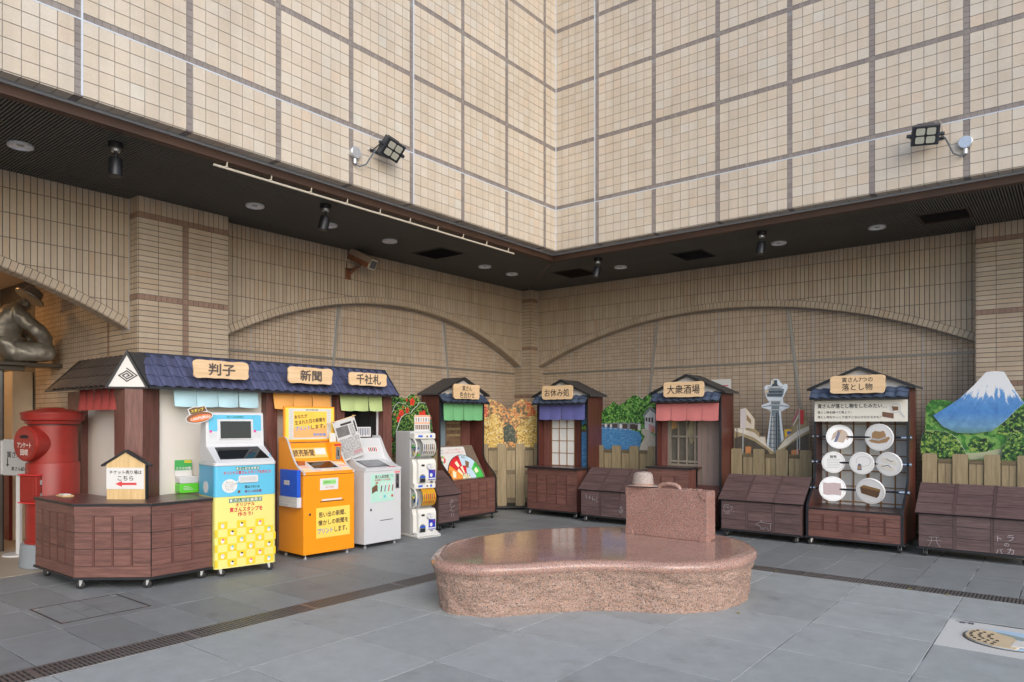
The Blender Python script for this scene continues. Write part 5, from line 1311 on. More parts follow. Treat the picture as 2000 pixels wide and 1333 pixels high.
sh = box('paper_screen', 0.18, 0.65, 0.165, 0.172, 0.80, 1.95, plain('screen_paper', (0.72,0.72,0.70), 0.7, var=0.03), KB)
M_LAT = wood('screen_lattice', S(120,84,50), S(158,118,76), 'z', 0.5)
for x in (0.18, 0.335, 0.49, 0.638): box('lattice_bar', x, x+0.012, 0.155, 0.1645, 0.80, 1.95, M_LAT, sh)
for k in range(6): box('lattice_bar', 0.192, 0.638, 0.157, 0.1642, 0.80+0.205*k, 0.81+0.205*k, M_LAT, sh)
bp = box('bay_picture', 0.77, 0.986, 0.18, 0.19, 0.797, 1.95, M_SEA, KB)
box('sky_print', 0.772, 0.985, 0.1775, 0.18, 1.55, 1.94, plain('night_sky_print', (0.10,0.17,0.26), 0.4), bp); flat('hill_print', rough_line([(0.772,1.40),(0.772,1.47),(0.83,1.50),(0.90,1.55),(0.985,1.58),(0.985,1.40)], 3, 0.005, 2), 0.1765, M_BUSH, bp); box('shore_print', 0.772, 0.985, 0.1755, 0.1775, 1.36, 1.40, plain('shore_print', (0.10,0.09,0.08), 0.5, var=0.8, scale=40), bp)

KC = kiosk('tavern_kiosk', 'gabled brown kiosk with a pink curtain, barred window and plank door', (-4.94, 9.70, 0), 0, 1.02, [('大衆酒場', 2.0, 0.50, 0.13)], (0.515, 2.0, 0.625, 0.22), 0.25, None, 0.45, 9, 13)
noren(KC, 0.03, 1.0, 1.80, 1.555, -0.04, 4, M_NPINK, 0.003)
box('curtain_rod', 0.02, 1.0, -0.042, -0.032, 1.818, 1.83, M_BLACK, KC)
box('cabinet_core', 0.0, 0.64, -0.25, -0.002, 0.108, 0.86, M_LAMV, KC)
lattice_front(KC, 0.0, 0.64, 0.108, 0.86, -0.25, 3, 3, M_LAM, M_BAT, 0.11, 0.09)
part('cabinet_top', MB().box(-0.02, 0.66, -0.275, 0.17, 0.861, 0.879), M_TOP, KC); part('cabinet_edge', MB().box(-0.026, 0.666, -0.283, -0.275, 0.856, 0.882).box(0.66, 0.668, -0.275, -0.002, 0.856, 0.882), M_BLACK, KC)
box('jamb', 0.024, 0.12, 0.16, 0.18, 0.879, 1.95, M_LAMV, KC)
wp = box('window_picture', 0.12, 0.585, 0.19, 0.198, 0.879, 1.95, plain('dim_window_print', (0.09,0.085,0.07), 0.25, var=0.8, scale=5), KC)
flat('glow_print', rough_line([(0.17,1.42),(0.17,1.56),(0.25,1.56),(0.26,1.44)], 3, 0.008, 1, 1), 0.19, plain('print_warm_glow', (0.42,0.25,0.10), 0.4, var=0.4), wp); flat('glow_print', rough_line([(0.42,1.36),(0.46,1.56),(0.56,1.54),(0.55,1.30),(0.48,1.2)], 3, 0.01, 2, 1), 0.19, plain('print_dull_glow', (0.22,0.19,0.12), 0.4, var=0.4), wp)
M_WIN = wood('window_grey_wood', S(112,104,94), S(146,138,124), 'z', 0.6)
for x, w_ in ((0.12, 0.05), (0.275, 0.018), (0.41, 0.018), (0.54, 0.018)): box('window_bar', x, x+w_, 0.165, 0.189, 0.879, 1.95, M_WIN, wp)
for z, h_ in ((0.93, 0.03), (1.30, 0.028), (0.879, 0.03)): box('window_bar', 0.171, 0.584, 0.168, 0.1885, z, z+h_, M_WIN, wp)
def worn_plank():
    t = NT('worn_plank'); v = t.coord(); n = t.noise(t.coord(scale=(1,1,3.5)), 16, 6, 0.75); m2 = t.noise(v, 4, 4)
    cc = t.mix(m2, S(126,106,100), S(146,126,118)); cc = t.mix(t.ramp(n, [(0.68, (0,0,0)), (0.70, (1,1,1))]), cc, (0.05,0.04,0.038))
    t.col(cc).set(0.65); MATS['worn'] = t.m; return t.m
M_WORN = worn_plank()
for k in range(5):
    x = 0.59+0.082*k; box('door_plank', x, x+0.079, 0.17, 0.182, 0.5, 1.95, M_WORN, KC)
    if k: box('door_batten', x-0.007, x+0.005, 0.160, 0.1695, 0.5, 1.95, M_WIN, KC)
part('low_box', MB().prism([(-0.20, 0.108), (-0.20, 0.42), (0.10, 0.60), (0.16, 0.60), (0.16, 0.108)], 'x', 0.645, 0.99), M_LAMV, KC)
part('low_box_lid', MB().prism([(-0.225, 0.42), (0.10, 0.617), (0.10, 0.602), (-0.225, 0.405)], 'x', 0.63, 1.0), M_TOP, KC)
lattice_front(KC, 0.645, 0.99, 0.108, 0.41, -0.20, 2, 2, M_LAM, M_BAT, 0.05, 0.07)

KD = kiosk('lost_property_kiosk', 'gabled brown kiosk with seven round picture discs on rods', (-2.655, 9.65, 0), 0, 1.085, [('寅さん7つの', 2.055, 0.35, 0.062), ('落とし物', 1.965, 0.345, 0.085)], (0.545, 1.998, 0.62, 0.22), 0.35, (0.46, 0.88), 0.45, 9, 14)
bn = part('banner', MB().box(0.01, 1.075, -0.03, -0.018, 1.54, 1.805), plain('cream_banner', (0.72,0.69,0.61), 0.55, var=0.03), KD)
text(bn, '寅さんが落とし物をしたみたい…', M_INK, 0.45, 1.735, 0.80, -0.032, 0.056, bold=0.02)
text(bn, '落とし物を調べて見よう！', M_INK, 0.25, 1.655, 0.40, -0.032, 0.032, bold=0.008); text(bn, '落とし物をひっくり返すとなにか分かるかも？', M_INK, 0.42, 1.595, 0.74, -0.032, 0.032, bold=0.008)
M_CASE = plain('print_case_brown', S(112,82,62), 0.5)
flat('case_print', [(0.80,1.66),(0.925,1.64),(0.925,1.575),(0.80,1.60)], -0.0305, M_CASE, bn); part('lens_print', MB().loft([[(0.945+r_*math.cos(2*math.pi*k/24), -0.0325, 1.70+r_*math.sin(2*math.pi*k/24)) for k in range(24)] for r_ in (0.048, 0.058)], cap=False), M_GREYP, bn)
flat('case_print', [(0.905,1.725),(0.975,1.72),(0.975,1.675),(0.915,1.67)], -0.0315, M_CASE, bn); flat('lens_handle_print', [(0.985,1.655),(1.0,1.665),(1.05,1.595),(1.035,1.585)], -0.0325, M_GREYP, bn)
lattice_front(KD, 0.024, 1.061, 0.108, 0.45, -0.345, 6, 2, M_LAM, M_BAT, 0.06, 0.085)
box('box_core', 0.024, 1.061, -0.344, 0.28, 0.108, 0.449, M_LAMV, KD); box('box_top', 0.024, 1.061, -0.345, 0.28, 0.451, 0.465, M_TOP, KD); box('box_edge', 0.024, 1.061, -0.355, -0.3455, 0.446, 0.466, M_BLACK, KD)
sw = box('screen_wall', 0.024, 1.061, 0.282, 0.29, 0.465, 1.94, plain('screen_paper_grey', (0.60,0.61,0.60), 0.7, var=0.04), KD)
for k in range(7): box('lattice_bar', 0.08+0.16*k, 0.095+0.16*k + (0.02 if k == 3 else 0), 0.27, 0.2815, 0.465, 1.6, M_LAT, sw)
for k in range(6): box('lattice_bar', 0.03, 1.055, 0.272, 0.2812, 0.50+0.2*k, 0.512+0.2*k, M_LAT, sw)
M_PLATE = plain('white_disc', (0.78,0.78,0.78), 0.35, var=0.02); M_PRIM = plain('disc_rim_print', (0.50,0.52,0.53), 0.4)
M_BEIGE, M_TAN, M_GREYL = plain('print_beige', S(178,162,146), 0.5), plain('print_tan', S(168,134,96), 0.5), plain('print_light_grey', S(190,192,196), 0.5)
M_LAC = plain('print_lavender', S(96,100,130), 0.5); M_MAUVE = plain('print_mauve', S(176,158,158), 0.5, var=0.1, scale=30)
def disc(x, z, r, y, tilt, yaw, draw):
    c0 = Matrix.Translation((x, y, z)) @ Matrix.Rotation(R(yaw), 4, 'Z') @ Matrix.Rotation(R(tilt), 4, 'X')
    dsc = part('picture_disc', MB().lathe([(0.001, -0.012), (r-0.004, -0.012), (r, -0.008), (r, 0.012), (r-0.004, 0.016), (0.001, 0.016)], n=40, axis='y').xf(c0), M_PLATE, KD, smooth=True)
    part('rim_print', MB().loft([[(q*math.cos(2*math.pi*k/40), -0.0132, q*math.sin(2*math.pi*k/40)) for k in range(40)] for q in (r-0.018, r-0.0155)], cap=False).xf(c0), M_PRIM, dsc)
    for pts, m_, lv in draw: part('print', MB().prism([(p[0]*r, p[1]*r) for p in pts], 'y', -0.0132-0.0012*lv, -0.012).xf(c0), m_, dsc)
    return dsc, c0
jacket = [([(-0.62,-0.35),(-0.45,0.25),(-0.12,0.55),(0.2,0.6),(0.5,0.4),(0.72,-0.05),(0.6,-0.3),(0.45,-0.15),(0.3,-0.5),(-0.1,-0.45),(-0.3,-0.1)], M_BEIGE, 1), ([(-0.1,0.5),(0.12,0.55),(0.0,0.1),(-0.2,-0.45),(-0.4,-0.42),(-0.2,0.1)], M_LAC, 2), ([(-0.05,0.52),(0.15,0.5),(0.12,0.3),(0.02,0.28)], M_TAN, 3)]
hatp = [([(-0.72,-0.22),(-0.5,-0.38),(0.0,-0.45),(0.55,-0.35),(0.78,-0.05),(0.68,0.08),(0.4,-0.05),(-0.45,-0.12)], M_TAN, 1), ([(-0.48,-0.1),(-0.45,0.32),(-0.25,0.48),(0.1,0.42),(0.36,0.5),(0.5,0.2),(0.5,0.0),(0.0,-0.14)], M_TAN, 2), ([(-0.48,-0.16),(0.0,-0.24),(0.52,-0.04),(0.5,0.05),(0.0,-0.12),(-0.48,-0.05)], M_GREYL, 3)]
amu = [([(-0.35,-0.6),(-0.3,-0.1),(-0.18,0.0),(-0.04,-0.08),(0.0,-0.58)], M_LAC, 1), ([(-0.30,-0.5),(-0.27,-0.2),(-0.08,-0.22),(-0.06,-0.5)], M_TAN, 2)]
for k in range(14):
    a0 = R(200-23*k); a1 = R(200-23*(k+1)); amu.append(([(0.15+0.55*math.cos(a0), 0.2+0.42*math.sin(a0)), (0.15+0.55*math.cos(a1), 0.2+0.42*math.sin(a1)), (0.15+0.59*math.cos(a1), 0.2+0.46*math.sin(a1)), (0.15+0.59*math.cos(a0), 0.2+0.46*math.sin(a0))], M_GREYL, 1))
def capsule(cx, cz, l, w_, ang): 
    pts = arc(l, 0, w_, -90, 90, 8)+arc(-l, 0, w_, 90, 270, 8); ca, sa = math.cos(R(ang)), math.sin(R(ang)); return [(cx+ca*x-sa*z, cz+sa*x+ca*z) for x, z in pts]
M_STRAW = plain('print_straw', S(226,222,212), 0.5)
sand = [(capsule(0.05, 0.28, 0.42, 0.2, -14), M_STRAW, 1), (capsule(-0.1, -0.28, 0.42, 0.2, -14), M_STRAW, 1), ([(-0.2,0.46),(0.25,0.22),(0.4,0.34),(0.42,0.38),(0.24,0.27),(-0.18,0.5)], M_LAC, 2), ([(-0.55,-0.22),(-0.05,-0.1),(0.2,-0.3),(0.22,-0.26),(-0.04,-0.04),(-0.55,-0.17)], M_LAC, 2)]
cloth = [([(-0.68,0.5),(-0.3,0.45),(0.1,0.5),(0.6,0.45),(0.66,-0.1),(0.62,-0.5),(0.1,-0.45),(-0.4,-0.5),(-0.66,-0.42)], M_MAUVE, 1)]
case = [([(-0.68,0.3),(0.62,0.05),(0.72,0.2),(-0.4,0.48)], plain('print_case_top', S(142,112,72), 0.5), 1), ([(-0.68,0.3),(0.62,0.05),(0.42,-0.48),(-0.62,-0.18)], plain('print_case_dark', S(104,80,60), 0.5), 1), ([(0.62,0.05),(0.72,0.2),(0.56,-0.32),(0.42,-0.48)], plain('print_case_side', S(84,64,48), 0.5), 2)]
for z, y, xs in ((1.345, 0.03, [(0.30, 0.158, -14, 14, jacket), (0.757, 0.168, 4, -10, hatp)]), (1.02, 0.0, [(0.235, 0.138, 6, 14, None), (0.567, 0.142, 10, 4, amu), (0.872, 0.148, 10, -8, sand)]), (0.692, -0.12, [(0.255, 0.158, -10, 14, cloth), (0.69, 0.165, 16, -4, case)])):
    rod = part('rod', MB().cyl((0.0, y, z), (1.085, y, z), 0.012, n=12), M_BLACKM, KD)
    for x0, x1, r_ in ((-0.03, 0.0, 0.012), (1.085, 1.115, 0.012), (-0.022, -0.008, 0.028), (1.095, 1.108, 0.03), (0.024, 0.045, 0.022), (1.0, 1.061, 0.018)): part('rod_end', MB().cyl((x0, y, z), (x1, y, z), r_, n=16), M_CHROME, rod)
    for x, r_, tl, yw, dr_ in xs:
        dd_, c0 = disc(x, z, r_, y-0.016, tl, yw, dr_ or [])
        if dr_ is None:
            text(dd_, '財布', M_INK, 0, 0, 0.075, h=0.04, M=c0 @ Matrix.Translation((0, -0.0135, 0.075)), bold=0.02)
            for k in range(6): part('small_print', MB().box(-0.075, 0.075 - (0.02 if k == 5 else 0), -0.0134, -0.012, 0.038-0.021*k, 0.045-0.021*k).xf(c0), M_PRIM, dd_)
# ------------------------------------------------------------ corner stall with the three roofed bays
ST = thing('vending_stall', 'long brown stall with navy tiled roof sheltering the vending kiosks', 'stall', (-7.45, 0, 0), R(90))
def tile_slope_m(parent, BM, x0, x1, ye, ze, yr, zr, cols, rows, mat, lift=0.012):
    L = math.hypot(yr-ye, zr-ze); a = math.atan2(zr-ze, yr-ye); w = (x1-x0)/cols; l = L/rows
    me = pantile(w, l*1.06, mat, 'roof_tile')
    for i in range(cols):
        for j in range(rows):
            share('roof_tile', me, parent, M=BM @ Matrix.Translation((x0+w*(i+0.5), ye+(yr-ye)*j/rows, ze+(zr-ze)*j/rows)) @ Matrix.Rotation(a, 4, 'X') @ Matrix.Translation((0, 0, lift)) @ Matrix.Rotation(R(random.uniform(-0.5,0.5)), 4, 'Z'))
ID = Matrix.Identity(4)
SB = Matrix.Translation((3.0, 0, 0)) @ Matrix.Rotation(R(-90), 4, 'Z')          # the side facing the entrance
part('roof_board', MB().prism([(-0.25, 1.885), (0.05, 2.235), (0.09, 2.235), (0.09, 2.215), (0.05, 2.215), (-0.25, 1.868)], 'x', 3.30, 6.60), M_BLACK, ST)
tile_slope_m(ST, ID, 3.30, 6.60, -0.252, 1.886, 0.03, 2.212, 26, 3, M_ROOFT)
part('ridge_cap', MB().prism([(0.015, 2.20), (0.03, 2.25), (0.09, 2.25), (0.09, 2.20)], 'x', 3.32, 6.61), plain('ridge_navy', S(40,46,66), 0.5), ST)
part('eave_edge', MB().box(3.29, 6.61, -0.264, -0.250, 1.868, 1.892), M_BLACK, ST)
part('roof_end', MB().prism([(-0.262, 1.868), (-0.262, 1.905), (0.03, 2.252), (0.09, 2.252), (0.09, 2.2)], 'x', 6.602, 6.612), plain('ridge_navy', S(40,46,66), 0.5), ST)
M_ROOFG = plain('weathered_side_tile', S(66,60,58), 0.5, var=0.3, scale=10, bump=0.2, bscale=60, piece=0.12)
part('side_roof_board', MB().prism([(0.0, 1.885), (0.35, 2.245), (0.38, 2.245), (0.38, 2.22), (0.35, 2.22), (0.0, 1.868)], 'x', -1.62, -0.02).xf(SB), M_BLACK, ST)
tile_slope_m(ST, SB, -1.44, -0.02, 0.0, 1.886, 0.33, 2.225, 12, 3, M_ROOFG, 0.010)
GB = Matrix.Translation((3.14, -0.127, 0)) @ Matrix.Rotation(R(-41.3), 4, 'Z')
gb = part('corner_gable', MB().prism([(-0.187, 1.885), (0.187, 1.885), (0.0, 2.226)], 'y', -0.012, 0.01).xf(GB), M_WHT, ST)
for sg in (-1, 1): part('gable_trim', MB().prism([(sg*0.20, 1.868), (sg*0.178, 1.868), (0.0, 2.196), (0, 2.245)], 'y', -0.02, 0.012).xf(GB), M_BLACK, gb)
part('gable_trim', MB().box(-0.19, 0.19, -0.014, 0.01, 1.868, 1.8835).xf(GB), M_BLACK, gb)
def thick(pts, w, y, dpt=0.002):
    mb = MB()
    for (x0, z0), (x1, z1) in zip(pts, pts[1:]):
        L = math.hypot(x1-x0, z1-z0); ux, uz = (x1-x0)/L*w/2, (z1-z0)/L*w/2
        mb.prism([(x0-ux-uz, z0-uz+ux), (x1+ux-uz, z1+uz+ux), (x1+ux+uz, z1+uz-ux), (x0-ux+uz, z0-uz-ux)], 'y', y-dpt, y)
    return mb
sp = []; k_ = 1.0
for i in range(11):
    dx_, dz_ = ((0, 1), (1, 0), (0, -1), (-1, 0))[i % 4]
    rr = 0.100*(1-i/11.5); sp.append((dx_*rr, 1.995+dz_*rr*0.70))
part('spiral_mark', thick(sp, 0.0105, -0.0125).xf(GB), M_INK, gb)
part('hip_panel', MB()._a([(3.15,-0.135,2.228),(3.29,-0.26,1.880),(3.36,-0.20,1.90),(3.40,0.05,2.246),(3.40,0.09,2.246),(3.25,0.0,2.24)], [(0,1,2,3),(0,3,4,5)]), M_SHING, ST)
part('hip_panel', MB()._a([(3.13,-0.12,2.228),(2.99,0.005,1.880),(3.02,0.06,1.90),(3.34,0.05,2.246),(3.40,0.09,2.246)], [(0,3,2,1),(0,4,3)]), M_SHING, ST)
# posts and panels
part('corner_post', MB().prism([(3.12,-0.12),(3.25,-0.21),(3.49,-0.05),(3.49,0.0),(3.12,0.12)], 'z', 0.0, 1.88), M_LAMV, ST)
for a, b in ((4.69, 4.83), (5.69, 5.81), (6.46, 6.61)): part('post', MB().box(a, b, -0.11, 0.0, 0.0, 1.88), M_LAMV, ST)
part('side_post', MB().box(-1.75, -1.36, 0.28, 0.42, 0.0, 1.88).xf(SB), M_LAMV, ST)
part('side_panel', MB().box(-1.36, -0.12, 0.35, 0.365, 0.0, 1.90).xf(SB), M_WALLW, ST)
for a, b in ((3.49, 4.69), (4.83, 5.69)): box('wall_panel', a, b, 0.0, 0.015, 0.0, 2.0, M_WALLW, ST)
box('wall_panel', 5.81, 6.46, 0.002, 0.017, 0.0, 2.0, M_WALLW, ST)
box('panel_joint', 3.49, 4.69, -0.0015, 0, 1.825, 1.829, M_GREYP, ST)
wd = box('stall_window', 5.86, 6.42, -0.012, 0.0, 0.95, 1.80, M_GLASSD, ST)
for a, b, c_, d_ in ((5.83, 5.86, 0.92, 1.83), (6.42, 6.45, 0.92, 1.83), (5.86, 6.42, 0.92, 0.95), (5.86, 6.42, 1.80, 1.83)): box('window_frame', a, b, -0.02, 0.0, c_, d_, M_WHITE, wd)
for cx, cz, w_, h_, s_, tw_, sd in ((4.043, 2.094, 0.62, 0.19, '判子', 0.30, 3), (5.175, 2.086, 0.62, 0.19, '新聞', 0.30, 5), (6.06, 2.084, 0.62, 0.165, '千社札', 0.40, 7)):
    b = wavy_board('name_board', ST, cx, cz, w_, h_, -0.262, seed=sd, amp=0.007)
    text(b, s_, plain('grey_brown_ink', S(92,82,76), 0.7), cx, cz, tw_, -0.2855, 0.125, bold=0.03)
noren(ST, 3.58, 4.55, 1.885, 1.70, -0.16, 4, M_NSKY, 0.004, False, 0.05); noren(ST, 4.74, 5.55, 1.885, 1.69, -0.16, 3, M_NORA, 0.004, False, 0.05); noren(ST, 5.70, 6.40, 1.885, 1.68, -0.15, 3, M_NLIME, 0.006, False, 0.05)
n0 = len(bpy.data.objects)
for k in range(5):
    a = -1.02+0.19*k; b = a+0.175
    part('curtain_flap', MB().sheet(lambda u, v, a=a, b=b: (a+(b-a)*u+0.02*(1-v), 0.14-0.05*(1-v)*math.sin(u*2.6+0.5)-0.01*u, 1.66+0.225*v), 6, 5, (0, 0.003, 0)).xf(SB), M_NRED, ST, smooth=True)
    part('curtain_lining', MB().prism([(b-0.005, 1.665), (b+0.012, 1.665), (b+0.004, 1.79)], 'y', 0.145, 0.148).xf(SB), plain('curtain_lining', S(214,176,158), 0.8), ST)
# ------------------------------------------------------------ ticket counter
CT = thing('ticket_counter', 'angled red-brown ticket counter on casters at the stall corner', 'counter', (-7.2, 2.62, 0))
P = [(-8.15, 2.62), (-7.2, 2.62), (-6.67, 3.07), (-6.68, 3.66), (-7.38, 3.66), (-7.38, 3.60), (-7.22, 3.24), (-7.36, 3.08), (-8.15, 3.06)]
O = Vector((-7.2, 2.62)); Pl = [(x-O.x, y-O.y) for x, y in P]
core = MB().prism([(p[0]*0.995+0.0, p[1]+0.004) for p in Pl], 'z', 0.11, 0.762)
part('counter_core', core, plain('dark_core', (0.02,0.012,0.010), 0.6), CT)
ctr = Vector((0.0, 0.5))
def grow(pts, g_): return [(p[0]+(p[0]-ctr.x)*g_, p[1]+(p[1]-ctr.y)*g_) for p in pts]
part('platform', MB().prism(grow(Pl[:4], 0.03)+Pl[4:], 'z', 0.088, 0.110), M_BLACK, CT)
part('counter_top', MB().prism(grow(Pl[:4], 0.02)+Pl[4:], 'z', 0.766, 0.790), M_TOP, CT)
part('top_edge', MB().prism(grow(Pl[:4], 0.026)+Pl[4:], 'z', 0.763, 0.7845), M_BLACK, CT)
for (a, b, cols) in ((0, 1, 5), (1, 2, 4), (2, 3, 3)):
    pa, pb = Vector(Pl[a]), Vector(Pl[b]); L = (pb-pa).length; an = math.atan2(pb.y-pa.y, pb.x-pa.x)
    F = Matrix.Translation((pa.x, pa.y, 0)) @ Matrix.Rotation(an, 4, 'Z')
    n0 = set(CT.children)
    lattice_front(CT, 0.002, L-0.002, 0.112, 0.762, 0.0, cols, 3, M_LAM, M_BAT, 0.085, 0.10, 0.02)
    for o in set(CT.children)-n0: o.matrix_basis = F
for x, y in ((-0.85, 0.08), (0.02, 0.06), (0.46, 0.46), (0.46, 0.98)): caster(CT, x, y, 0.088, turn=random.uniform(-1, 1))
box('maker_label', 0.5225, 0.5265, 0.86, 0.92, 0.15, 0.163, M_RED, CT)
# things on the counter
hs = thing('house_sign', 'little wooden house shaped sign pointing to ticket sales', 'sign', (-7.20, 3.08, 0.79), R(38.4))
M_PINE = wood('pale_pine', S(196,164,112), S(222,192,142), 'z', 0.55, 10, 0.02)
part('body', MB().prism([(-0.185, 0.0), (0.185, 0.0), (0.185, 0.34), (0.0, 0.455), (-0.185, 0.34)], 'y', -0.012, 0.012), M_PINE, hs)
part('edge', MB().box(0.186, 0.196, -0.012, 0.03, 0.0, 0.33), M_BLACK, hs)
for sg in (-1, 1): part('roof', MB().prism([(0, 0.478), (sg*0.235, 0.335), (sg*0.235, 0.318), (0, 0.455)], 'y', -0.025, 0.04), M_BLACK, hs)
cd = part('notice_card', MB().box(-0.186, 0.176, -0.0165, -0.0125, 0.10, 0.305), M_PAPER, hs)
text(cd, 'チケット売り場は', M_INK, 0.0, 0.262, 0.31, -0.018, 0.038, bold=0.015); text(cd, 'こちら', M_INK, 0.0, 0.205, 0.15, -0.018, 0.045, bold=0.015)
flat('arrow', [(-0.10, 0.150), (-0.035, 0.178), (-0.035, 0.161), (0.105, 0.161), (0.105, 0.139), (-0.035, 0.139), (-0.035, 0.122)], -0.0168, plain('arrow_red', (0.62,0.05,0.06), 0.5), cd)
chg = thing('charger_station', 'green and white battery rental box on the ticket counter', 'charger', (-7.32, 3.66, 0.79), R(84))
part('lower_case', MB().prism(rrect(0.0, 0.20, 0.0, 0.10, 0.02), 'y', 0.0, 0.13), plain('lime_green', S(96,204,58), 0.4), chg, bevel=0.006)
part('upper_case', MB().prism(rrect(0.0, 0.20, 0.1005, 0.175, 0.02), 'y', 0.0, 0.13), M_WHITE, chg, bevel=0.006)
for k in range(3): box('small_print', 0.04, 0.14-0.02*k, -0.0018, -0.0002, 0.035+0.015*k, 0.040+0.015*k, M_WHITE, chg)
pc = part('poster_card', MB().box(-0.012, 0.165, 0.105, 0.109, 0.175, 0.345), M_PAPER, chg)
box('poster_field', -0.011, 0.164, 0.1025, 0.1045, 0.235, 0.344, plain('poster_green', S(70,170,88), 0.5), pc)
text(pc, 'スマホ充電', M_WHITE, 0.077, 0.255, 0.155, 0.101, 0.032, bold=0.03); text(pc, '360円', M_INK, 0.125, 0.325, 0.06, 0.0995, 0.016); box('price_tag', 0.09, 0.16, 0.1005, 0.1023, 0.312, 0.338, plain('poster_yellow', S(240,220,70), 0.5), pc)
tr_ = thing('tissue_tray', 'small pale wooden tray lying at the end of the ticket counter', 'tray', (-7.98, 2.82, 0.79)); part('tray', MB().box(-0.09, 0.09, -0.05, 0.05, 0, 0.012), M_PINE, tr_); part('slip', MB().box(-0.06, 0.06, -0.035, 0.035, 0.0125, 0.022), M_PAPER, tr_)

# ------------------------------------------------------------ stamp machine
SM = thing('stamp_machine', 'blue and yellow stamp vending machine with a dark screen', 'vending machine', (-6.624, 3.66, 0), R(79.2))
w, dp = 0.618, 0.50
M_YEL = plain('pale_yellow_print', S(222,214,126), 0.35, var=0.03); M_YELD = plain('deep_yellow_print', S(226,198,46), 0.35, var=0.03); M_CYAN = plain('sky_blue_print', S(92,182,214), 0.35, var=0.04); M_SIDEB = plain('side_blue_print', S(66,164,204), 0.35, var=0.12, scale=5)
def rplan(x0, x1, y0, y1, r): return [(x, y) for x, y in rrect(x0, x1, y0, y1, r, 4)]
part('yellow_base', MB().prism(rplan(0, w, 0, dp, 0.03), 'z', 0.085, 0.793), M_YEL, SM, smooth=True)
part('blue_body', MB().prism(rplan(0, w, 0, dp, 0.03), 'z', 0.795, 1.098), M_CYAN, SM, smooth=True)
for x in (-0.0015, w): box('side_print', x, x+0.0015, 0.03, dp-0.03, 0.80, 1.095, M_SIDEB, SM)
part('white_rim', MB().prism(rplan(-0.004, w+0.004, -0.004, dp, 0.032), 'z', 1.099, 1.135), M_WHITE, SM, smooth=True, bevel=0.006)
part('console', MB().prism([(0.0, 1.1355), (0.012, 1.147), (0.28, 1.285), (0.292, 1.30), (0.31, 1.615), (0.33, 1.635), (0.46, 1.635), (0.47, 1.62), (0.47, 1.1355)], 'x', 0.012, w-0.012), M_WHITE, SM, bevel=0.012, seg=3)
def slope_pt(x, u, lift): # u 0..1 along the sloping top
    return (x, 0.03+0.24*u - 0.46*lift, 1.156+0.1235*u + 0.89*lift)
part('touch_glass', MB()._a([slope_pt(0.07, 0.06, 0.002), slope_pt(w-0.05, 0.06, 0.002), slope_pt(w-0.09, 0.98, 0.002), slope_pt(0.085, 0.98, 0.002), slope_pt(0.07, 0.06, -0.004), slope_pt(w-0.05, 0.06, -0.004), slope_pt(w-0.09, 0.98, -0.004), slope_pt(0.085, 0.98, -0.004)], [(0,1,2,3),(4,7,6,5),(0,4,5,1),(1,5,6,2),(2,6,7,3),(3,7,4,0)]), M_GLASSD, SM)
Mv = Matrix.Translation((0, 0.2995, 1.44)) @ Matrix.Rotation(R(-3.3), 4, 'X')
def onv(mb): return mb.xf(Mv)
fp = part('screen_surround', onv(MB().prism(rrect(0.035, w-0.035, -0.115, 0.175, 0.02), 'y', -0.003, 0.004)), M_WHITE, SM)
for pts in (rrect(0.04, 0.125, 0.0, 0.17, 0.012), rrect(w-0.125, w-0.04, 0.0, 0.17, 0.012), rrect(0.12, w-0.12, 0.125, 0.17, 0.012)): part('sticker', onv(MB().prism(pts, 'y', -0.0048, -0.003)), M_CYAN, fp)
for x in (0.045, w-0.12): 
    for k in range(5): part('sticker_print', onv(MB().box(x+0.008*k % 0.01, x+0.07, -0.0045, -0.003, -0.02-0.012*k, -0.016-0.012*k)), M_PRIM, fp)
    part('sticker_print', onv(MB().box(x, x+0.025, -0.0065, -0.0048, -0.012, 0.012)), plain('print_magenta', S(214,62,140), 0.5), fp)
sc2 = part('screen', onv(MB().box(0.14, w-0.14, -0.012, -0.002, -0.085, 0.115)), M_WHITE, SM, bevel=0.003); part('screen_glass', onv(MB().box(0.152, w-0.152, -0.0145, -0.0125, -0.074, 0.104)), M_GLASSD, sc2)
text(fp, '寅さん記念館限定', plain('print_green', S(20,110,84), 0.5), 0, 0, 0.17, h=0.018, M=Mv @ Matrix.Translation((w/2, -0.0052, 0.148)), bold=0.02)
M_GRN = MATS['print_green']; M_RED2 = plain('print_crimson', S(196,36,56), 0.5)
def green_boxes(parent, s_, cx, cz, sz, y):
    n = len(s_)
    for k, ch in enumerate(s_):
        x = cx+(k-(n-1)/2)*sz
        b = box('letter_box', x-sz*0.46, x+sz*0.46, y-0.0015, y, cz-sz*0.5, cz+sz*0.5, M_GRN, parent); text(b, ch, M_PAPER, x, cz, sz*0.72, y-0.0022, sz*0.78, bold=0.03)
green_boxes(SM, '寅さん記念館限定', 0.325, 1.070, 0.030, -0.0005); text(SM, 'オリジナル寅さんスタンプを作ろう!', M_RED2, 0.325, 1.030, 0.48, -0.0012, 0.034, bold=0.03)
part('slot_frame', MB().prism(rrect(0.23, 0.43, 0.925, 1.0, 0.018), 'y', -0.012, 0.0), M_WHITE, SM, bevel=0.004); box('slot', 0.245, 0.405, -0.0135, -0.0122, 0.942, 0.985, M_GREYP, SM)
part('speech_bubble', MB().prism(oval(0.145, 0.90, 0.075, 0.068, 26), 'y', -0.0016, -0.0002), M_PAPER, SM); part('bubble_tail', MB().prism([(0.20, 0.935), (0.235, 0.955), (0.212, 0.915)], 'y', -0.0016, -0.0002), M_PAPER, SM)
for k, s_ in enumerate(('寅さんの', 'イラストやお名前を', '使って作れる', 'オリジナル', 'スタンプ!')): text(SM, s_, M_INK, 0.145, 0.938-0.019*k, 0.02*len(s_)*0.62+0.02, -0.0026, 0.013)
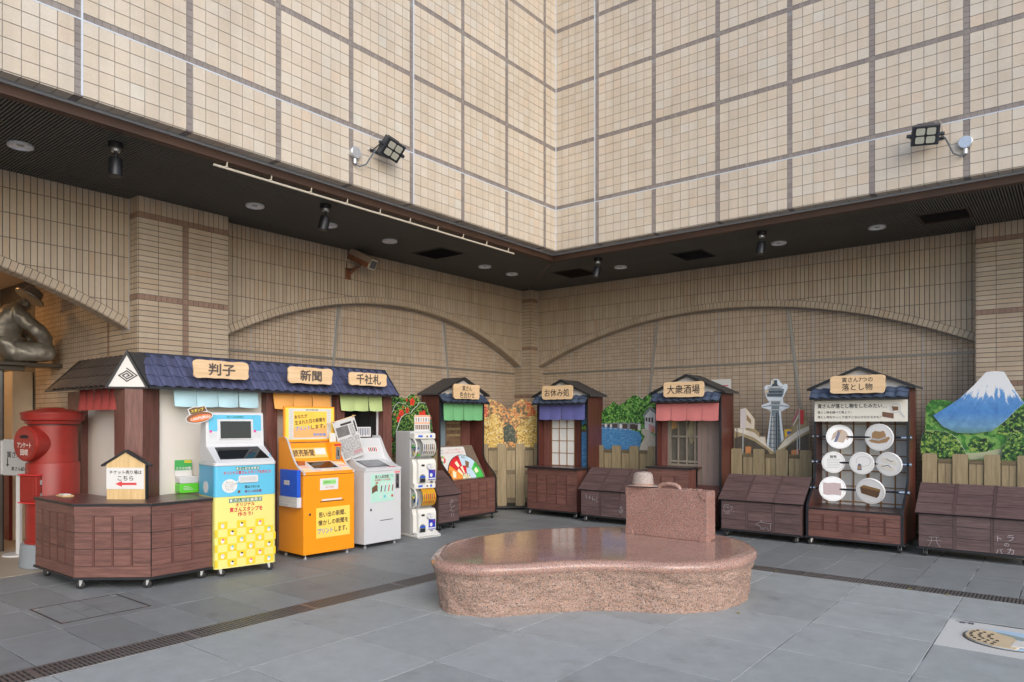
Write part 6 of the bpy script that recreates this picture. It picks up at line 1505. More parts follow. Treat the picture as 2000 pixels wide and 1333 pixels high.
text(SM, '男はつらいよ', M_INK, 0.37, 0.882, 0.15, -0.0014, 0.028, bold=0.03); text(SM, '寅さん記念館', plain('print_plum', S(120,44,84), 0.5), 0.38, 0.838, 0.17, -0.0014, 0.028, bold=0.02); flat('case_print', [(0.225,0.822),(0.25,0.828),(0.25,0.855),(0.225,0.848)], -0.0002, M_CASE, SM)
green_boxes(SM, '寅さん記念館限定', 0.305, 0.752, 0.042, -0.0005)
for s_, x, z, w_, h_ in (('オリジナル', 0.30, 0.708, 0.19, 0.034), ('寅さんスタンプを', 0.31, 0.66, 0.33, 0.046), ('作ろう!', 0.30, 0.612, 0.15, 0.040)): text(SM, s_, M_RED2, x, z, w_, -0.0012, h_, bold=0.035)
cw_ = (w-0.06)/6; cols_ = [M_PAPER, MATS['print_magenta'], M_CYAN, M_GREYL]
q = 0
for r_ in range(6):
    for c_ in range(-1, 7):
        if (r_+c_) % 2 == 0: continue
        x0, x1 = max(0.004, 0.03+cw_*c_), min(w-0.004, 0.03+cw_*(c_+1)); z0 = 0.10+0.075*r_
        if x1-x0 < 0.01 or (r_ == 5 and c_ in (-1, 6)): continue
        ck = box('check_print', x0, x1, -0.0012, 0.02, z0, z0+0.075, M_YELD, SM)
        if c_ not in (-1, 6):
            cx, cz = (x0+x1)/2, z0+0.036; m_ = cols_[q % 4]; q += 1
            part('stamp_mark', MB().prism(oval(cx, cz-0.004, 0.017, 0.021, 12), 'y', -0.0026, -0.0012), M_PAPER, ck); part('stamp_mark', MB().prism(oval(cx+0.004, cz+0.012, 0.012, 0.009, 10), 'y', -0.004, -0.0026), m_ if m_ != M_PAPER else M_INK, ck)
for x in (0.07, w-0.06):
    for y in (0.06, dp-0.06): caster(SM, x, y, 0.085, turn=R(70))
part('side_bubble', MB().prism([(dp-0.24+0.075*math.cos(2*math.pi*k/20), 0.88+0.06*math.sin(2*math.pi*k/20)) for k in range(20)], 'x', -0.0032, -0.0016), M_PAPER, SM)
part('pen', MB().cyl((w-0.03, 0.06, 1.14), (w-0.035, 0.08, 1.21), 0.006, n=8), M_CYAN, SM)
part('cable', MB().tube([(w, 0.40, 1.36), (w+0.03, 0.30, 1.28), (w+0.03, 0.18, 1.22), (w-0.01, 0.10, 1.20)], 0.005, 6), M_RUBBER, SM)
Mc = Matrix.Translation((-0.06, 0.275, 1.585)) @ Matrix.Rotation(R(-12), 4, 'Y')
pp = part('price_card', MB().prism(oval(0, 0, 0.135, 0.057, 30), 'y', -0.004, 0).prism([(-0.085, 0.02), (-0.095, 0.10), (-0.03, 0.115), (0.02, 0.105), (0.078, 0.106), (0.093, 0.03)], 'y', -0.0035, 0.0).xf(Mc), M_PAPER, SM)
part('price_brim', MB().prism(oval(0, 0, 0.126, 0.050, 30), 'y', -0.0055, -0.004).xf(Mc), plain('print_hat_brown', S(132,88,64), 0.5), pp)
part('price_crown', MB().prism([(-0.075, 0.045), (-0.085, 0.094), (-0.03, 0.107), (0.02, 0.098), (0.07, 0.099), (0.083, 0.05)], 'y', -0.005, -0.0035).xf(Mc), plain('print_hat_dark', S(104,74,52), 0.5), pp)
part('price_field', MB().prism(oval(0.01, -0.010, 0.108, 0.033, 24), 'y', -0.007, -0.0055).xf(Mc), plain('print_price_orange', S(226,118,52), 0.5), pp); text(pp, '1,000円(税込)', M_PAPER, 0, 0, 0.185, h=0.036, M=Mc @ Matrix.Translation((0.01, -0.0076, -0.010)), bold=0.04, name='price_lettering')
text(pp, 'スタンプ', plain('print_lemon', S(240,216,70), 0.5), 0, 0, 0.12, h=0.03, M=Mc @ Matrix.Translation((-0.005, -0.0056, 0.073)), bold=0.03, name='price_lettering')

# ------------------------------------------------------------ curved-sided machines
def swept(parent, w, mat, zf, prof_top, d_=0.52, t_=0.018):
    """side cheeks with a swept front edge"""
    prof = [(0.0, zf-0.02)] + prof_top + [(d_, prof_top[-1][1]), (d_, zf-0.02)]
    for x0 in (0.0, w-t_):
        part('cheek', MB().prism(prof, 'x', x0, x0+t_), mat, parent)
        path = [(0.0, zf-0.02)] + prof_top
        mb = MB()
        for (a, b), (c_, e) in zip(path, path[1:]):
            L = math.hypot(c_-a, e-b) or 1; ny, nz = -(e-b)/L*0.004, (c_-a)/L*0.004
            mb._a([(x0-0.002,a,b),(x0+t_+0.002,a,b),(x0+t_+0.002,c_,e),(x0-0.002,c_,e),(x0-0.002,a+ny,b+nz),(x0+t_+0.002,a+ny,b+nz),(x0+t_+0.002,c_+ny,e+nz),(x0-0.002,c_+ny,e+nz)], [(0,3,2,1),(4,5,6,7),(0,1,5,4),(1,2,6,5),(2,3,7,6),(3,0,4,7)])
        part('cheek_edge', mb, M_GREYP, parent)
OM = thing('newspaper_machine', 'orange newspaper printing machine with a yellow sign above', 'vending machine', (-6.693, 4.735, 0), R(86.8))
w, dp = 0.676, 0.52
M_ORA = plain('orange_paint', S(240,150,22), 0.35, var=0.04); M_ORD = plain('orange_paint_side', S(226,134,18), 0.4, var=0.04)
part('body', MB().box(0, w, 0.0, dp, 0.055, 0.935), M_ORA, OM, bevel=0.006); part('top_rim', MB().box(-0.001, w+0.001, -0.002, dp, 0.939, 0.965), M_ORA, OM, bevel=0.005); box('seam', 0.002, w-0.002, 0.004, dp-0.004, 0.934, 0.94, M_BLACK, OM)
swept(OM, w, M_ORA, 0.965, bez((0.0, 0.97), (0.12, 1.0), (0.20, 1.08), (0.27, 1.20), 6) + bez((0.27, 1.20), (0.32, 1.29), (0.34, 1.35), (0.40, 1.36), 6)[1:])
part('console', MB().prism([(0.0, 0.965), (0.0, 0.975), (0.26, 1.075), (0.27, 1.10), (0.34, 1.25), (0.36, 1.29), (0.42, 1.29), (0.42, 0.965)], 'x', 0.018, w-0.018), M_ORA, OM)
def osl(x, u, lift, a=(0.0, 0.975), b=(0.26, 1.075)):
    L = math.hypot(b[0]-a[0], b[1]-a[1]); return (x, a[0]+(b[0]-a[0])*u-(b[1]-a[1])/L*lift, a[1]+(b[1]-a[1])*u+(b[0]-a[0])/L*lift)
def slab_on(x0, x1, u0, u1, l0, l1, **k): return MB()._a([osl(x0,u0,l1,**k), osl(x1,u0,l1,**k), osl(x1,u1,l1,**k), osl(x0,u1,l1,**k), osl(x0,u0,l0,**k), osl(x1,u0,l0,**k), osl(x1,u1,l0,**k), osl(x0,u1,l0,**k)], [(0,1,2,3),(4,7,6,5),(0,4,5,1),(1,5,6,2),(2,6,7,3),(3,7,4,0)])
part('console_print', slab_on(0.02, w-0.02, 0.02, 0.98, 0.0, 0.002), plain('console_sticker', (0.74,0.70,0.66), 0.5, var=0.05), OM)
for k in range(16):
    x = 0.03+0.125*(k % 5)+0.01*(k // 5); u = 0.06+0.3*(k // 5)
    if 0.16 < x < 0.5 and 0.2 < u < 0.9: continue
    part('console_label', slab_on(x, x+0.10, u, u+0.22, 0.002, 0.003), plain('label_pink', S(244,190,168), 0.5) if k % 2 else plain('label_peach', S(248,214,160), 0.5), OM)
part('touch_frame', slab_on(0.15, 0.53, 0.16, 0.97, 0.002, 0.006), M_WHITE, OM); part('touch_screen', slab_on(0.185, 0.50, 0.28, 0.92, 0.006, 0.0075), M_GLASSD, OM)
nm = dict(a=(0.27, 1.10), b=(0.34, 1.25))
part('name_strip', slab_on(0.04, 0.50, 0.12, 0.88, 0.0, 0.003, **nm), plain('newspaper_yellow', S(240,190,104), 0.5), OM)
An = math.atan2(0.15, 0.07); Mn = Matrix.Translation((0.19, 0.305-0.0045, 1.178)) @ Matrix.Rotation(An-R(90), 4, 'X')
text(OM, '読売新聞', M_INK, 0, 0, 0.27, h=0.085, M=Mn @ Matrix.Translation((0, -0.0, 0)), bold=0.015)
part('name_card', slab_on(0.345, 0.485, 0.35, 0.82, 0.003, 0.0045, **nm), M_PAPER, OM)
part('coin_box', MB().prism([(0.22, 1.075), (0.215, 1.27), (0.24, 1.295), (0.36, 1.295), (0.36, 1.06)], 'x', 0.52, 0.645), M_ORA, OM, bevel=0.006); box('coin_plate', 0.565, 0.63, 0.211, 0.2145, 1.09, 1.24, M_CHROME, OM); box('coin_slot', 0.59, 0.605, 0.2085, 0.2105, 1.13, 1.20, M_BLACK, OM); box('coin_label', 0.545, 0.64, 0.2085, 0.214, 1.252, 1.275, M_RED, OM)
bd = part('sign_board', MB().box(0.0, w, 0.40, 0.43, 1.30, 1.715), M_ORA, OM, bevel=0.004); box('sign_field', 0.015, w-0.015, 0.3965, 0.3995, 1.325, 1.70, plain('sign_yellow', S(248,214,88), 0.5), bd)
M_NEWS = NT('newsprint'); v_ = M_NEWS.coord(scale=(1, 1, 2.2)); nn_ = M_NEWS.noise(v_, 60, 5, 0.7); M_NEWS.col(M_NEWS.ramp(nn_, [(0.42, (0.20,0.20,0.21)), (0.56, (0.60,0.60,0.59))])).set(0.7); M_NEWS = M_NEWS.m
box('newsprint', 0.055, w-0.055, 0.3935, 0.3963, 1.335, 1.69, plain('newsprint_margin', (0.66,0.65,0.62), 0.6, var=0.06, scale=60), bd)
for k in range(18): box('print_line', 0.065+0.0*k, 0.105, 0.392, 0.3934, 1.345+0.019*k, 1.352+0.019*k, M_PRIM, bd); box('print_line', w-0.105, w-0.065, 0.392, 0.3934, 1.345+0.019*k, 1.352+0.019*k, M_PRIM, bd)
box('poster_upper', 0.115, 0.56, 0.3905, 0.3933, 1.46, 1.66, plain('poster_amber', S(250,200,82), 0.5), bd); part('poster_lower', MB().prism([(0.115, 1.355), (0.56, 1.355), (0.56, 1.459), (0.115, 1.459)], 'y', 0.3905, 0.3933), plain('poster_peach', S(252,176,112), 0.5), bd)
tl = R(6)
text(bd, 'あなたが', M_INK, 0.21, 1.60, 0.17, 0.3898, 0.042, bold=0.02, tilt=tl); text(bd, '生まれた日の新聞を', M_INK, 0.335, 1.545, 0.41, 0.3898, 0.05, bold=0.02, tilt=tl); text(bd, 'プリント', plain('print_bright_blue', S(60,150,214), 0.5), 0.235, 1.465, 0.20, 0.3898, 0.05, bold=0.035, tilt=tl); text(bd, 'します。', M_INK, 0.44, 1.482, 0.19, 0.3898, 0.05, bold=0.02, tilt=tl); text(bd, '読売新聞', MATS['print_bright_blue'], 0.46, 1.385, 0.17, 0.3898, 0.036, bold=0.02)
text(bd, '読売新聞', M_INK, w/2+0.02, 1.676, 0.16, 0.393, 0.02)
box('small_card', 0.545, 0.625, 0.30, 0.303, 1.30, 1.40, M_PAPER, OM); box('card_border', 0.54, 0.63, 0.3035, 0.3065, 1.295, 1.405, MATS['sign_yellow'], OM)
ns = part('notice', MB().box(0.21, 0.45, -0.003, 0.0, 0.765, 0.895), M_PAPER, OM); box('notice_field', 0.245, 0.42, -0.0045, -0.003, 0.825, 0.878, plain('notice_green', S(150,214,130), 0.5), ns); text(ns, '両替は受付窓口へどうぞ', M_INK, 0.332, 0.852, 0.155, -0.0052, 0.018); text(ns, '寅さん記念館', M_RED2, 0.335, 0.795, 0.11, -0.0037, 0.018)
box('paper_slot', 0.21, 0.53, -0.0015, 0.001, 0.628, 0.637, M_BLACK, OM); box('slot_label', 0.235, 0.50, -0.0018, 0.0, 0.642, 0.66, M_PAPER, OM)
ps = part('poster', MB().box(0.16, 0.61, -0.003, 0.0, 0.225, 0.565), MATS['sign_yellow'], OM); box('poster_field', 0.165, 0.605, -0.0042, -0.003, 0.23, 0.56, plain('poster_field_yellow', S(250,210,96), 0.5), ps)
for s_, x, z, w_, m_ in (('思い出の新聞、', 0.37, 0.49, 0.36, M_INK), ('懐かしの新聞を', 0.385, 0.40, 0.40, M_INK), ('プリント', 0.275, 0.305, 0.20, plain('print_deep_blue', S(20,130,200), 0.5)), ('します。', 0.485, 0.31, 0.17, M_INK)): text(ps, s_, m_, x, z, w_, -0.005, 0.062, bold=0.02, tilt=R(1.5))
part('lock', MB().cyl((0.075, -0.008, 0.505), (0.075, 0.0, 0.505), 0.014, n=14), M_CHROME, OM)
fo = part('folder', MB().box(-0.055, -0.012, 0.04, 0.40, 0.70, 1.0), plain('folder_blue', S(28,88,206), 0.35, var=0.05), OM, bevel=0.003)
part('folder_label', MB().box(-0.0575, -0.0552, 0.20, 0.31, 0.83, 0.88), M_PAPER, fo); text(fo, 'サンプル', M_INK, 0, 0, 0.09, h=0.028, M=Matrix.Translation((-0.0582, 0.255, 0.855)) @ Matrix.Rotation(R(-90), 4, 'Z'))
part('pocket', MB().box(-0.062, -0.008, 0.03, 0.41, 0.585, 0.698), plain('milky_plastic', (0.62,0.63,0.65), 0.25, var=0.1), OM, bevel=0.003)
for z in (0.62, 0.655): box('pocket_line', -0.0635, -0.0622, 0.04, 0.40, z, z+0.006, M_PAPER, OM)
for x in (0.06, w-0.06):
    for y in (0.06, dp-0.06): part('foot', MB().cyl((x,y,0), (x,y,0.02), 0.022, n=12).cyl((x,y,0.02), (x,y,0.056), 0.008, n=8), M_GALV, OM)
part('tray', MB().box(0.03, 0.12, 0.16, 0.24, 1.045, 1.09), plain('tray_brown', S(176,92,40), 0.5), OM)

nw = thing('hanging_newspaper', 'sample newspaper page hanging from a stick beside the orange machine', 'newspaper', (-6.96, 4.735, 0), R(90))
NP = [(0.584, 1.526), (0.914, 1.607), (1.067, 1.129), (0.751, 1.048)]
def news_pt(u, v): 
    a = [NP[0][k]+(NP[1][k]-NP[0][k])*u for k in (0, 1)]; b = [NP[3][k]+(NP[2][k]-NP[3][k])*u for k in (0, 1)]
    return (b[0]+(a[0]-b[0])*v, -0.012*math.sin(v*2.5+u)-0.01*u, b[1]+(a[1]-b[1])*v)
part('page', MB().sheet(news_pt, 8, 8, (0, 0.0015, 0)), plain('news_page', (0.60,0.60,0.60), 0.7, var=0.08), nw, smooth=True)
def news_patch(u0, u1, v0, v1, mat, name): part(name, MB().sheet(lambda u, v: tuple(a+b for a, b in zip(news_pt(u0+(u1-u0)*u, v0+(v1-v0)*v), (0, -0.002, 0))), 4, 4, (0, 0.001, 0)), mat, nw)
news_patch(0.06, 0.60, 0.60, 0.84, plain('news_photo', (0.17,0.165,0.16), 0.6, var=0.5, scale=12), 'photo'); news_patch(0.30, 0.80, 0.86, 0.91, M_INK, 'headline'); news_patch(0.88, 0.95, 0.62, 0.90, M_INK, 'headline'); news_patch(0.65, 0.85, 0.55, 0.83, M_NEWS, 'columns'); news_patch(0.05, 0.95, 0.06, 0.54, M_NEWS, 'columns'); news_patch(0.55, 0.95, 0.10, 0.19, plain('sample_stamp', (0.50,0.30,0.32), 0.6), 'stamp')
part('stick', MB().cyl((0.466, 0.05, 1.484), (0.93, -0.012, 1.617), 0.005, n=8), M_PINE, nw)
for u in (0.02, 0.9): part('clip', MB().ball((news_pt(u, 1)[0]+0.01, -0.014, news_pt(u, 1)[2]+0.008), 0.014, 8, 6), M_PINE, nw)

WM = thing('sticker_machine', 'white sticker printing machine with a mint green poster', 'vending machine', (-6.70, 5.60, 0), R(91.0))
w, dp = 0.60, 0.52
part('body', MB().box(0, w, 0, dp, 0.055, 0.925), M_WHITE, WM, bevel=0.006); part('top_rim', MB().box(-0.001, w+0.001, -0.002, dp, 0.929, 0.96), M_WHITE, WM, bevel=0.005); box('seam', 0.002, w-0.002, 0.004, dp-0.004, 0.924, 0.93, M_GREYP, WM)
swept(WM, w, M_WHITE, 0.96, bez((0.0, 0.965), (0.14, 0.99), (0.20, 1.05), (0.28, 1.16), 6) + bez((0.28, 1.16), (0.34, 1.25), (0.36, 1.35), (0.42, 1.36), 6)[1:])
part('console', MB().prism([(0.0, 0.96), (0.0, 0.97), (0.26, 1.055), (0.28, 1.08), (0.37, 1.29), (0.39, 1.33), (0.46, 1.33), (0.46, 0.96)], 'x', 0.018, w-0.018), M_WHITE, WM)
wk = dict(a=(0.0, 0.97), b=(0.26, 1.055)); wk2 = dict(a=(0.28, 1.08), b=(0.37, 1.29))
part('touch_frame', slab_on(0.08, 0.44, 0.14, 0.98, 0.0, 0.003, **wk), M_BLACK, WM); part('touch_screen', slab_on(0.095, 0.425, 0.18, 0.94, 0.003, 0.004, **wk), plain('grey_screen', (0.20,0.22,0.24), 0.1, var=0.2, scale=6), WM)
part('tap_label', slab_on(0.40, 0.52, 0.03, 0.10, 0.0, 0.0012, **wk), M_RED2, WM)
for x0, x1, u0, u1, m_ in ((0.10, 0.30, 0.30, 0.62, M_PAPER), (0.33, 0.50, 0.32, 0.66, M_PAPER)):
    cdd = part('label_card', slab_on(x0, x1, u0, u1, 0.0, 0.0015, **wk2), m_, WM)
    for k in range(5): part('label_print', slab_on(x0+0.015+0.03*k, x0+0.03+0.03*k, u0+0.05, u1-0.05, 0.0015, 0.0024, **wk2), M_INK if k % 2 else M_RED2, cdd)
pst = part('poster', MB().box(0.10, 0.47, -0.003, 0.0, 0.555, 0.895), plain('poster_mint', S(178,222,206), 0.45, var=0.03), WM)
text(pst, '寅さん記念館', plain('print_brown', S(96,60,54), 0.5), 0.275, 0.862, 0.22, -0.0038, 0.042, bold=0.02); text(pst, '千社札\nシール', M_GRN, 0.435, 0.862, 0.07, -0.0038, 0.035); text(pst, 'お名前シール千社札', M_RED2, 0.29, 0.822, 0.26, -0.0038, 0.026, bold=0.02)
flat('case_print', [(0.115,0.66),(0.185,0.69),(0.205,0.68),(0.205,0.755),(0.185,0.77),(0.115,0.735)], -0.003, M_CASE, pst); flat('hat_print', [(0.165,0.775),(0.22,0.775),(0.205,0.80),(0.18,0.80)], -0.003, M_TAN, pst)
for k in range(4):
    x = 0.245+0.062*k; flat('name_slip', [(x,0.66),(x+0.025,0.655),(x+0.045,0.785),(x+0.02,0.79)], -0.003, M_PAPER, pst); flat('name_slip_print', [(x+0.006,0.675),(x+0.02,0.672),(x+0.034,0.75),(x+0.02,0.755)], -0.0045, (M_INK, M_LAC, M_RED2, M_CASE)[k], pst); flat('name_slip_seal', [(x,0.60),(x+0.028,0.60),(x+0.028,0.63),(x,0.63)], -0.003, (M_PAPER, M_CYAN, M_PAPER, M_RED2)[k], pst)
box('coin_panel', 0.505, 0.565, -0.004, 0.0, 0.70, 0.885, plain('steel_plate', (0.30,0.30,0.31), 0.3, 0.8), WM); box('coin_slot', 0.53, 0.54, -0.0055, -0.0041, 0.80, 0.86, M_BLACK, WM); box('coin_return', 0.52, 0.55, -0.0055, -0.0041, 0.715, 0.76, M_BLACK, WM); box('coin_label', 0.49, 0.58, -0.0016, 0.0, 0.895, 0.915, plain('label_rose', S(230,120,120), 0.5), WM)
part('lock', MB().cyl((0.095, -0.008, 0.47), (0.095, 0, 0.47), 0.015, n=14), M_CHROME, WM); box('paper_slot', 0.25, 0.46, -0.0015, 0.001, 0.318, 0.326, M_BLACK, WM)
part('flower_card', MB().prism([(0.13+0.062*(1+0.14*math.cos(R(5*36*k/18)*5/2.0))*math.cos(2*math.pi*k/40), 1.47+0.075*(1+0.14*math.cos(5*2*math.pi*k/40))*math.sin(2*math.pi*k/40)) for k in range(40)], 'y', 0.415, 0.418), M_PAPER, WM)
lc = part('list_card', MB().box(0.24, 0.46, 0.41, 0.413, 1.345, 1.47), M_PAPER, WM)
for k in range(7): box('list_print', 0.255+0.028*k, 0.268+0.028*k, 0.4085, 0.41, 1.36+0.01*(k % 2), 1.455, M_LAC, lc)
for x in (0.06, w-0.06):
    for y in (0.06, dp-0.06): part('foot', MB().cyl((x,y,0), (x,y,0.02), 0.022, n=12).cyl((x,y,0.02), (x,y,0.056), 0.008, n=8), M_GALV, WM)

# ------------------------------------------------------------ capsule machine
GM = thing('capsule_machine', 'white two-tier capsule toy machine with round windows', 'vending machine', (-6.86, 6.575, 0), R(80.0))
w = 0.34
M_OFFW = plain('off_white_plastic', (0.70,0.69,0.65), 0.35, var=0.03)
part('cabinet', MB().box(0.0, w, 0.10, 0.46, 0.03, 1.41), M_GREYP, GM, bevel=0.012, seg=3)
part('foot_plate', MB().prism([(-0.01,-0.10),(w+0.02,-0.10),(w+0.02,0.10),(w,0.46),(0,0.46),(-0.01,0.10)], 'z', 0.0, 0.035), M_OFFW, GM, bevel=0.01); part('foot_lip', MB().prism([(-0.10, 0.0), (-0.10, 0.022), (-0.02, 0.065), (0.02, 0.065), (0.02, 0.0)], 'x', 0.01, w+0.01), M_OFFW, GM)
M_CLEAR = NT('clear_plastic'); M_CLEAR.col((0.9,0.92,0.92)).set(0.04); M_CLEAR.b.inputs['Transmission Weight'].default_value = 1.0; M_CLEAR.b.inputs['IOR'].default_value = 1.12; M_CLEAR = M_CLEAR.m
caps = [plain('capsule_'+n_, c_, 0.2, var=0.05) for n_, c_ in (('red', (0.62,0.06,0.05)), ('green', (0.12,0.45,0.10)), ('yellow', (0.65,0.55,0.08)), ('blue', (0.06,0.16,0.5)), ('clear', (0.6,0.62,0.6)))]
rnd = random.Random(3)
for tier, z0 in enumerate((0.05, 0.715)):
    zt = z0+0.66
    part('top_cap', MB().prism([(0.10, zt-0.07), (0.0, zt-0.07), (-0.005, zt-0.06), (-0.005, zt-0.005), (0.02, zt+0.01), (0.10, zt+0.01)], 'x', 0.0, w), M_OFFW, GM, bevel=0.008, seg=3)
    box('maker_mark', 0.06, 0.13, -0.0065, -0.0052, zt-0.045, zt-0.02, MATS['folder_blue'], GM); box('maker_mark', 0.25, 0.28, -0.0065, -0.0052, zt-0.05, zt-0.02, MATS['folder_blue'], GM); part('lock', MB().cyl((0.2, -0.011, zt-0.035), (0.2, -0.005, zt-0.035), 0.011, n=12), M_BLACKM, GM)
    # bulging window
    dm = part('dome', MB().prism(arc(0.10, zt-0.185, 0.145, 90, 270, 20), 'x', 0.012, w-0.004), M_CLEAR, GM, smooth=True)
    part('dome_ring', MB().loft([[(x_, 0.10-r_*math.sin(math.pi*k/20), zt-0.185+r_*math.cos(math.pi*k/20)) for k in range(21)] for x_, r_ in ((-0.004, 0.135), (-0.004, 0.152), (0.014, 0.152), (0.014, 0.146))], cap=False, closed=False), M_OFFW, GM)
    box('dome_back', 0.012, w-0.01, 0.095, 0.10, zt-0.33, zt-0.04, M_GREYP, GM)
    part('insert_card', MB().loft([[(x_, 0.10-0.132*math.sin(R(a_)), zt-0.185+0.132*math.cos(R(a_))) for a_ in range(20, 151, 10)] for x_ in (0.115, w-0.012)], cap=False, closed=False), plain('insert_white', (0.70,0.68,0.64), 0.4) if tier else plain('insert_gold', S(232,164,40), 0.4, var=0.4, scale=18), GM)
    for k in range(6):
        for a_, da in ((86, 16), (118, 10)): part('insert_print', MB().loft([[(x_, 0.10-0.1335*math.sin(R(q_)), zt-0.185+0.1335*math.cos(R(q_))) for q_ in (a_-da, a_, a_+da)] for x_ in (0.135+0.031*k, 0.15+0.031*k)], cap=False, closed=False), (M_LAC, M_CASE, M_TAN)[k % 3] if tier else (MATS['print_case_top'], M_RED2)[k % 2], GM)
    for k in range(9): part('capsule', MB().ball((0.05+rnd.uniform(-0.015, 0.03), 0.06+rnd.uniform(-0.05, 0.02), zt-0.285+0.027*(k//2)+rnd.uniform(0, 0.02)), 0.026, 12, 8), caps[rnd.randrange(5)], GM, smooth=True)
    # control face
    part('front_panel', MB().prism([(0.10, zt-0.33), (0.005, zt-0.345), (-0.02, zt-0.40), (-0.02, z0+0.05), (0.0, z0+0.0), (0.10, z0-0.01)], 'x', 0.055, w), M_OFFW, GM, bevel=0.008, seg=3)
    part('panel_flank', MB().prism([(0.10, zt-0.33), (0.06, zt-0.34), (0.03, zt-0.42), (0.03, z0), (0.10, z0-0.01)], 'x', 0.0, 0.055), M_OFFW, GM)
    part('knob', MB().lathe([(0.001,-0.05),(0.03,-0.05),(0.034,-0.045),(0.036,-0.02),(0.045,-0.02)], (0.225, 0.0, z0+0.215), 22, 'y'), M_WHITE, GM, smooth=True); part('knob_grip', MB().box(0.218, 0.232, -0.062, -0.05, z0+0.182, z0+0.248), M_WHITE, GM, bevel=0.004)
    box('coin_label', 0.10, 0.15, -0.0215, -0.0198, z0+0.225, z0+0.252, M_BLACK, GM); box('price_card', 0.085, 0.16, -0.0215, -0.0198, z0+0.15, z0+0.19, M_PAPER, GM)
    st_ = box('blue_sticker', 0.215, 0.325, -0.0215, -0.0198, z0+0.04, z0+0.175, plain('sticker_navy', S(44,56,170), 0.4), GM); part('sticker_badge', MB().prism(oval(0.255, z0+0.105, 0.022, 0.026, 14), 'y', -0.0232, -0.0215), M_PAPER, st_); text(st_, '注意', M_RED2, 0.30, z0+0.15, 0.03, -0.0222, 0.025); box('sticker_print', 0.22, 0.32, -0.0228, -0.0215, z0+0.05, z0+0.066, M_PAPER, st_)
    ch = part('chute', MB().prism(arc(0.115, z0+0.075, 0.045, 0, 180, 12)+[(0.07, z0+0.01), (0.16, z0+0.01)], 'y', -0.028, -0.0195), MATS['steel_plate'], GM); box('chute_label', 0.075, 0.155, -0.03, -0.0282, z0+0.075, z0+0.098, MATS['folder_blue'], ch); box('chute_mouth', 0.08, 0.15, -0.0305, -0.0285, z0+0.018, z0+0.062, M_BLACK, ch)
    box('coin_return', 0.245, 0.28, -0.0235, -0.0198, z0+0.0, z0+0.03, MATS['steel_plate'], GM)
dc = part('display_card', MB().box(0.11, 0.36, 0.16, 0.166, 1.41, 1.625).xf(Matrix.Translation((0,0,0))), M_PAPER, GM)
for z, m_ in ((1.605, plain('card_orange', S(226,150,96), 0.5)), (1.51, MATS['card_orange'])): box('card_band', 0.112, 0.358, 0.158, 0.1598, z, z+0.016, m_, dc)
for k in range(6): box('card_item', 0.13+0.04*k, 0.145+0.04*k, 0.158, 0.1598, 1.535, 1.59, (M_TAN, M_LAC, M_BEIGE)[k % 3], dc)
for k in range(8): box('card_item', 0.125+0.029*k, 0.143+0.029*k, 0.158, 0.1598, 1.43, 1.495, M_CASE, dc)

# ------------------------------------------------------------ postbox, sign stand, statue
PB = thing('postbox', 'old round red pillar postbox on a grey base', 'postbox', (-8.67, 2.95, 0), R(16))
M_PR = plain('aged_red_paint', (0.27, 0.022, 0.016), 0.42, var=0.35, scale=5, bump=0.06)
part('base', MB().lathe([(0.30,0.0),(0.31,0.01),(0.298,0.24),(0.285,0.25),(0.001,0.25)], n=40), plain('grey_base', (0.24,0.27,0.30), 0.6), PB, smooth=True)
part('lower_body', MB().lathe([(0.262,0.25),(0.262,0.278),(0.25,0.282),(0.252,1.09),(0.246,1.102),(0.001,1.102)], n=48), M_PR, PB, smooth=True)
part('upper_body', MB().lathe([(0.233,1.1025),(0.231,1.50),(0.001,1.50)], n=48), M_PR, PB, smooth=True)
part('neck', MB().lathe([(0.236,1.5005),(0.236,1.512),(0.001,1.512)], n=40), M_BLACK, PB)
part('cap', MB().lathe([(0.245,1.512),(0.255,1.525),(0.258,1.545),(0.285,1.555),(0.296,1.575),(0.292,1.60),(0.30,1.615),(0.30,1.635),(0.24,1.652),(0.12,1.678),(0.10,1.69),(0.001,1.692)], n=48), M_PR, PB, smooth=True)
dr_ = part('slot_drum', MB().lathe([(0.001,-0.305),(0.165,-0.305),(0.182,-0.300),(0.187,-0.288),(0.180,-0.25),(0.178,-0.05)], (0,0,1.31), 40, 'y'), M_PR, PB, smooth=True)
part('drum_face', MB().cyl((0,-0.308,1.31), (0,-0.3055,1.31), 0.162, n=36), plain('aged_red_face', (0.27,0.04,0.03), 0.5, var=0.35, scale=8), dr_)
part('slot', MB().prism(arc(0, 1.378, 0.062, 0, 180, 12, 0.024)+[(-0.062, 1.368), (0.062, 1.368)], 'y', -0.313, -0.3082), M_BLACK, dr_)
text(dr_, 'アンケート', plain('sign_white', (0.68,0.66,0.62), 0.6), 0.0, 1.295, 0.21, -0.3095, 0.055, bold=0.02); text(dr_, '回収', MATS['sign_white'], 0.0, 1.22, 0.12, -0.3095, 0.06, bold=0.02)
cb = part('collection_box', MB().box(-0.13, 0.13, -0.275, -0.15, 0.695, 0.975), M_PR, PB, bevel=0.01); part('door', MB().box(-0.11, 0.11, -0.283, -0.2755, 0.715, 0.955), M_PR, cb, bevel=0.004)
for z in (0.976, 0.682): box('rim', -0.14, 0.14, -0.288, -0.14, z, z+0.0122, MATS['bright_red'], cb)
for z in (0.74, 0.88): part('hinge', MB().box(0.1305, 0.136, -0.235, -0.205, z, z+0.05), M_CHROME, cb)
box('seam', 0.1305, 0.1335, -0.222, -0.218, 0.70, 0.97, M_BLACK, cb)
SS = thing('sign_stand', 'white arrow sign on a thin post behind the postbox', 'sign', (-9.55, 2.90, 0), R(20))
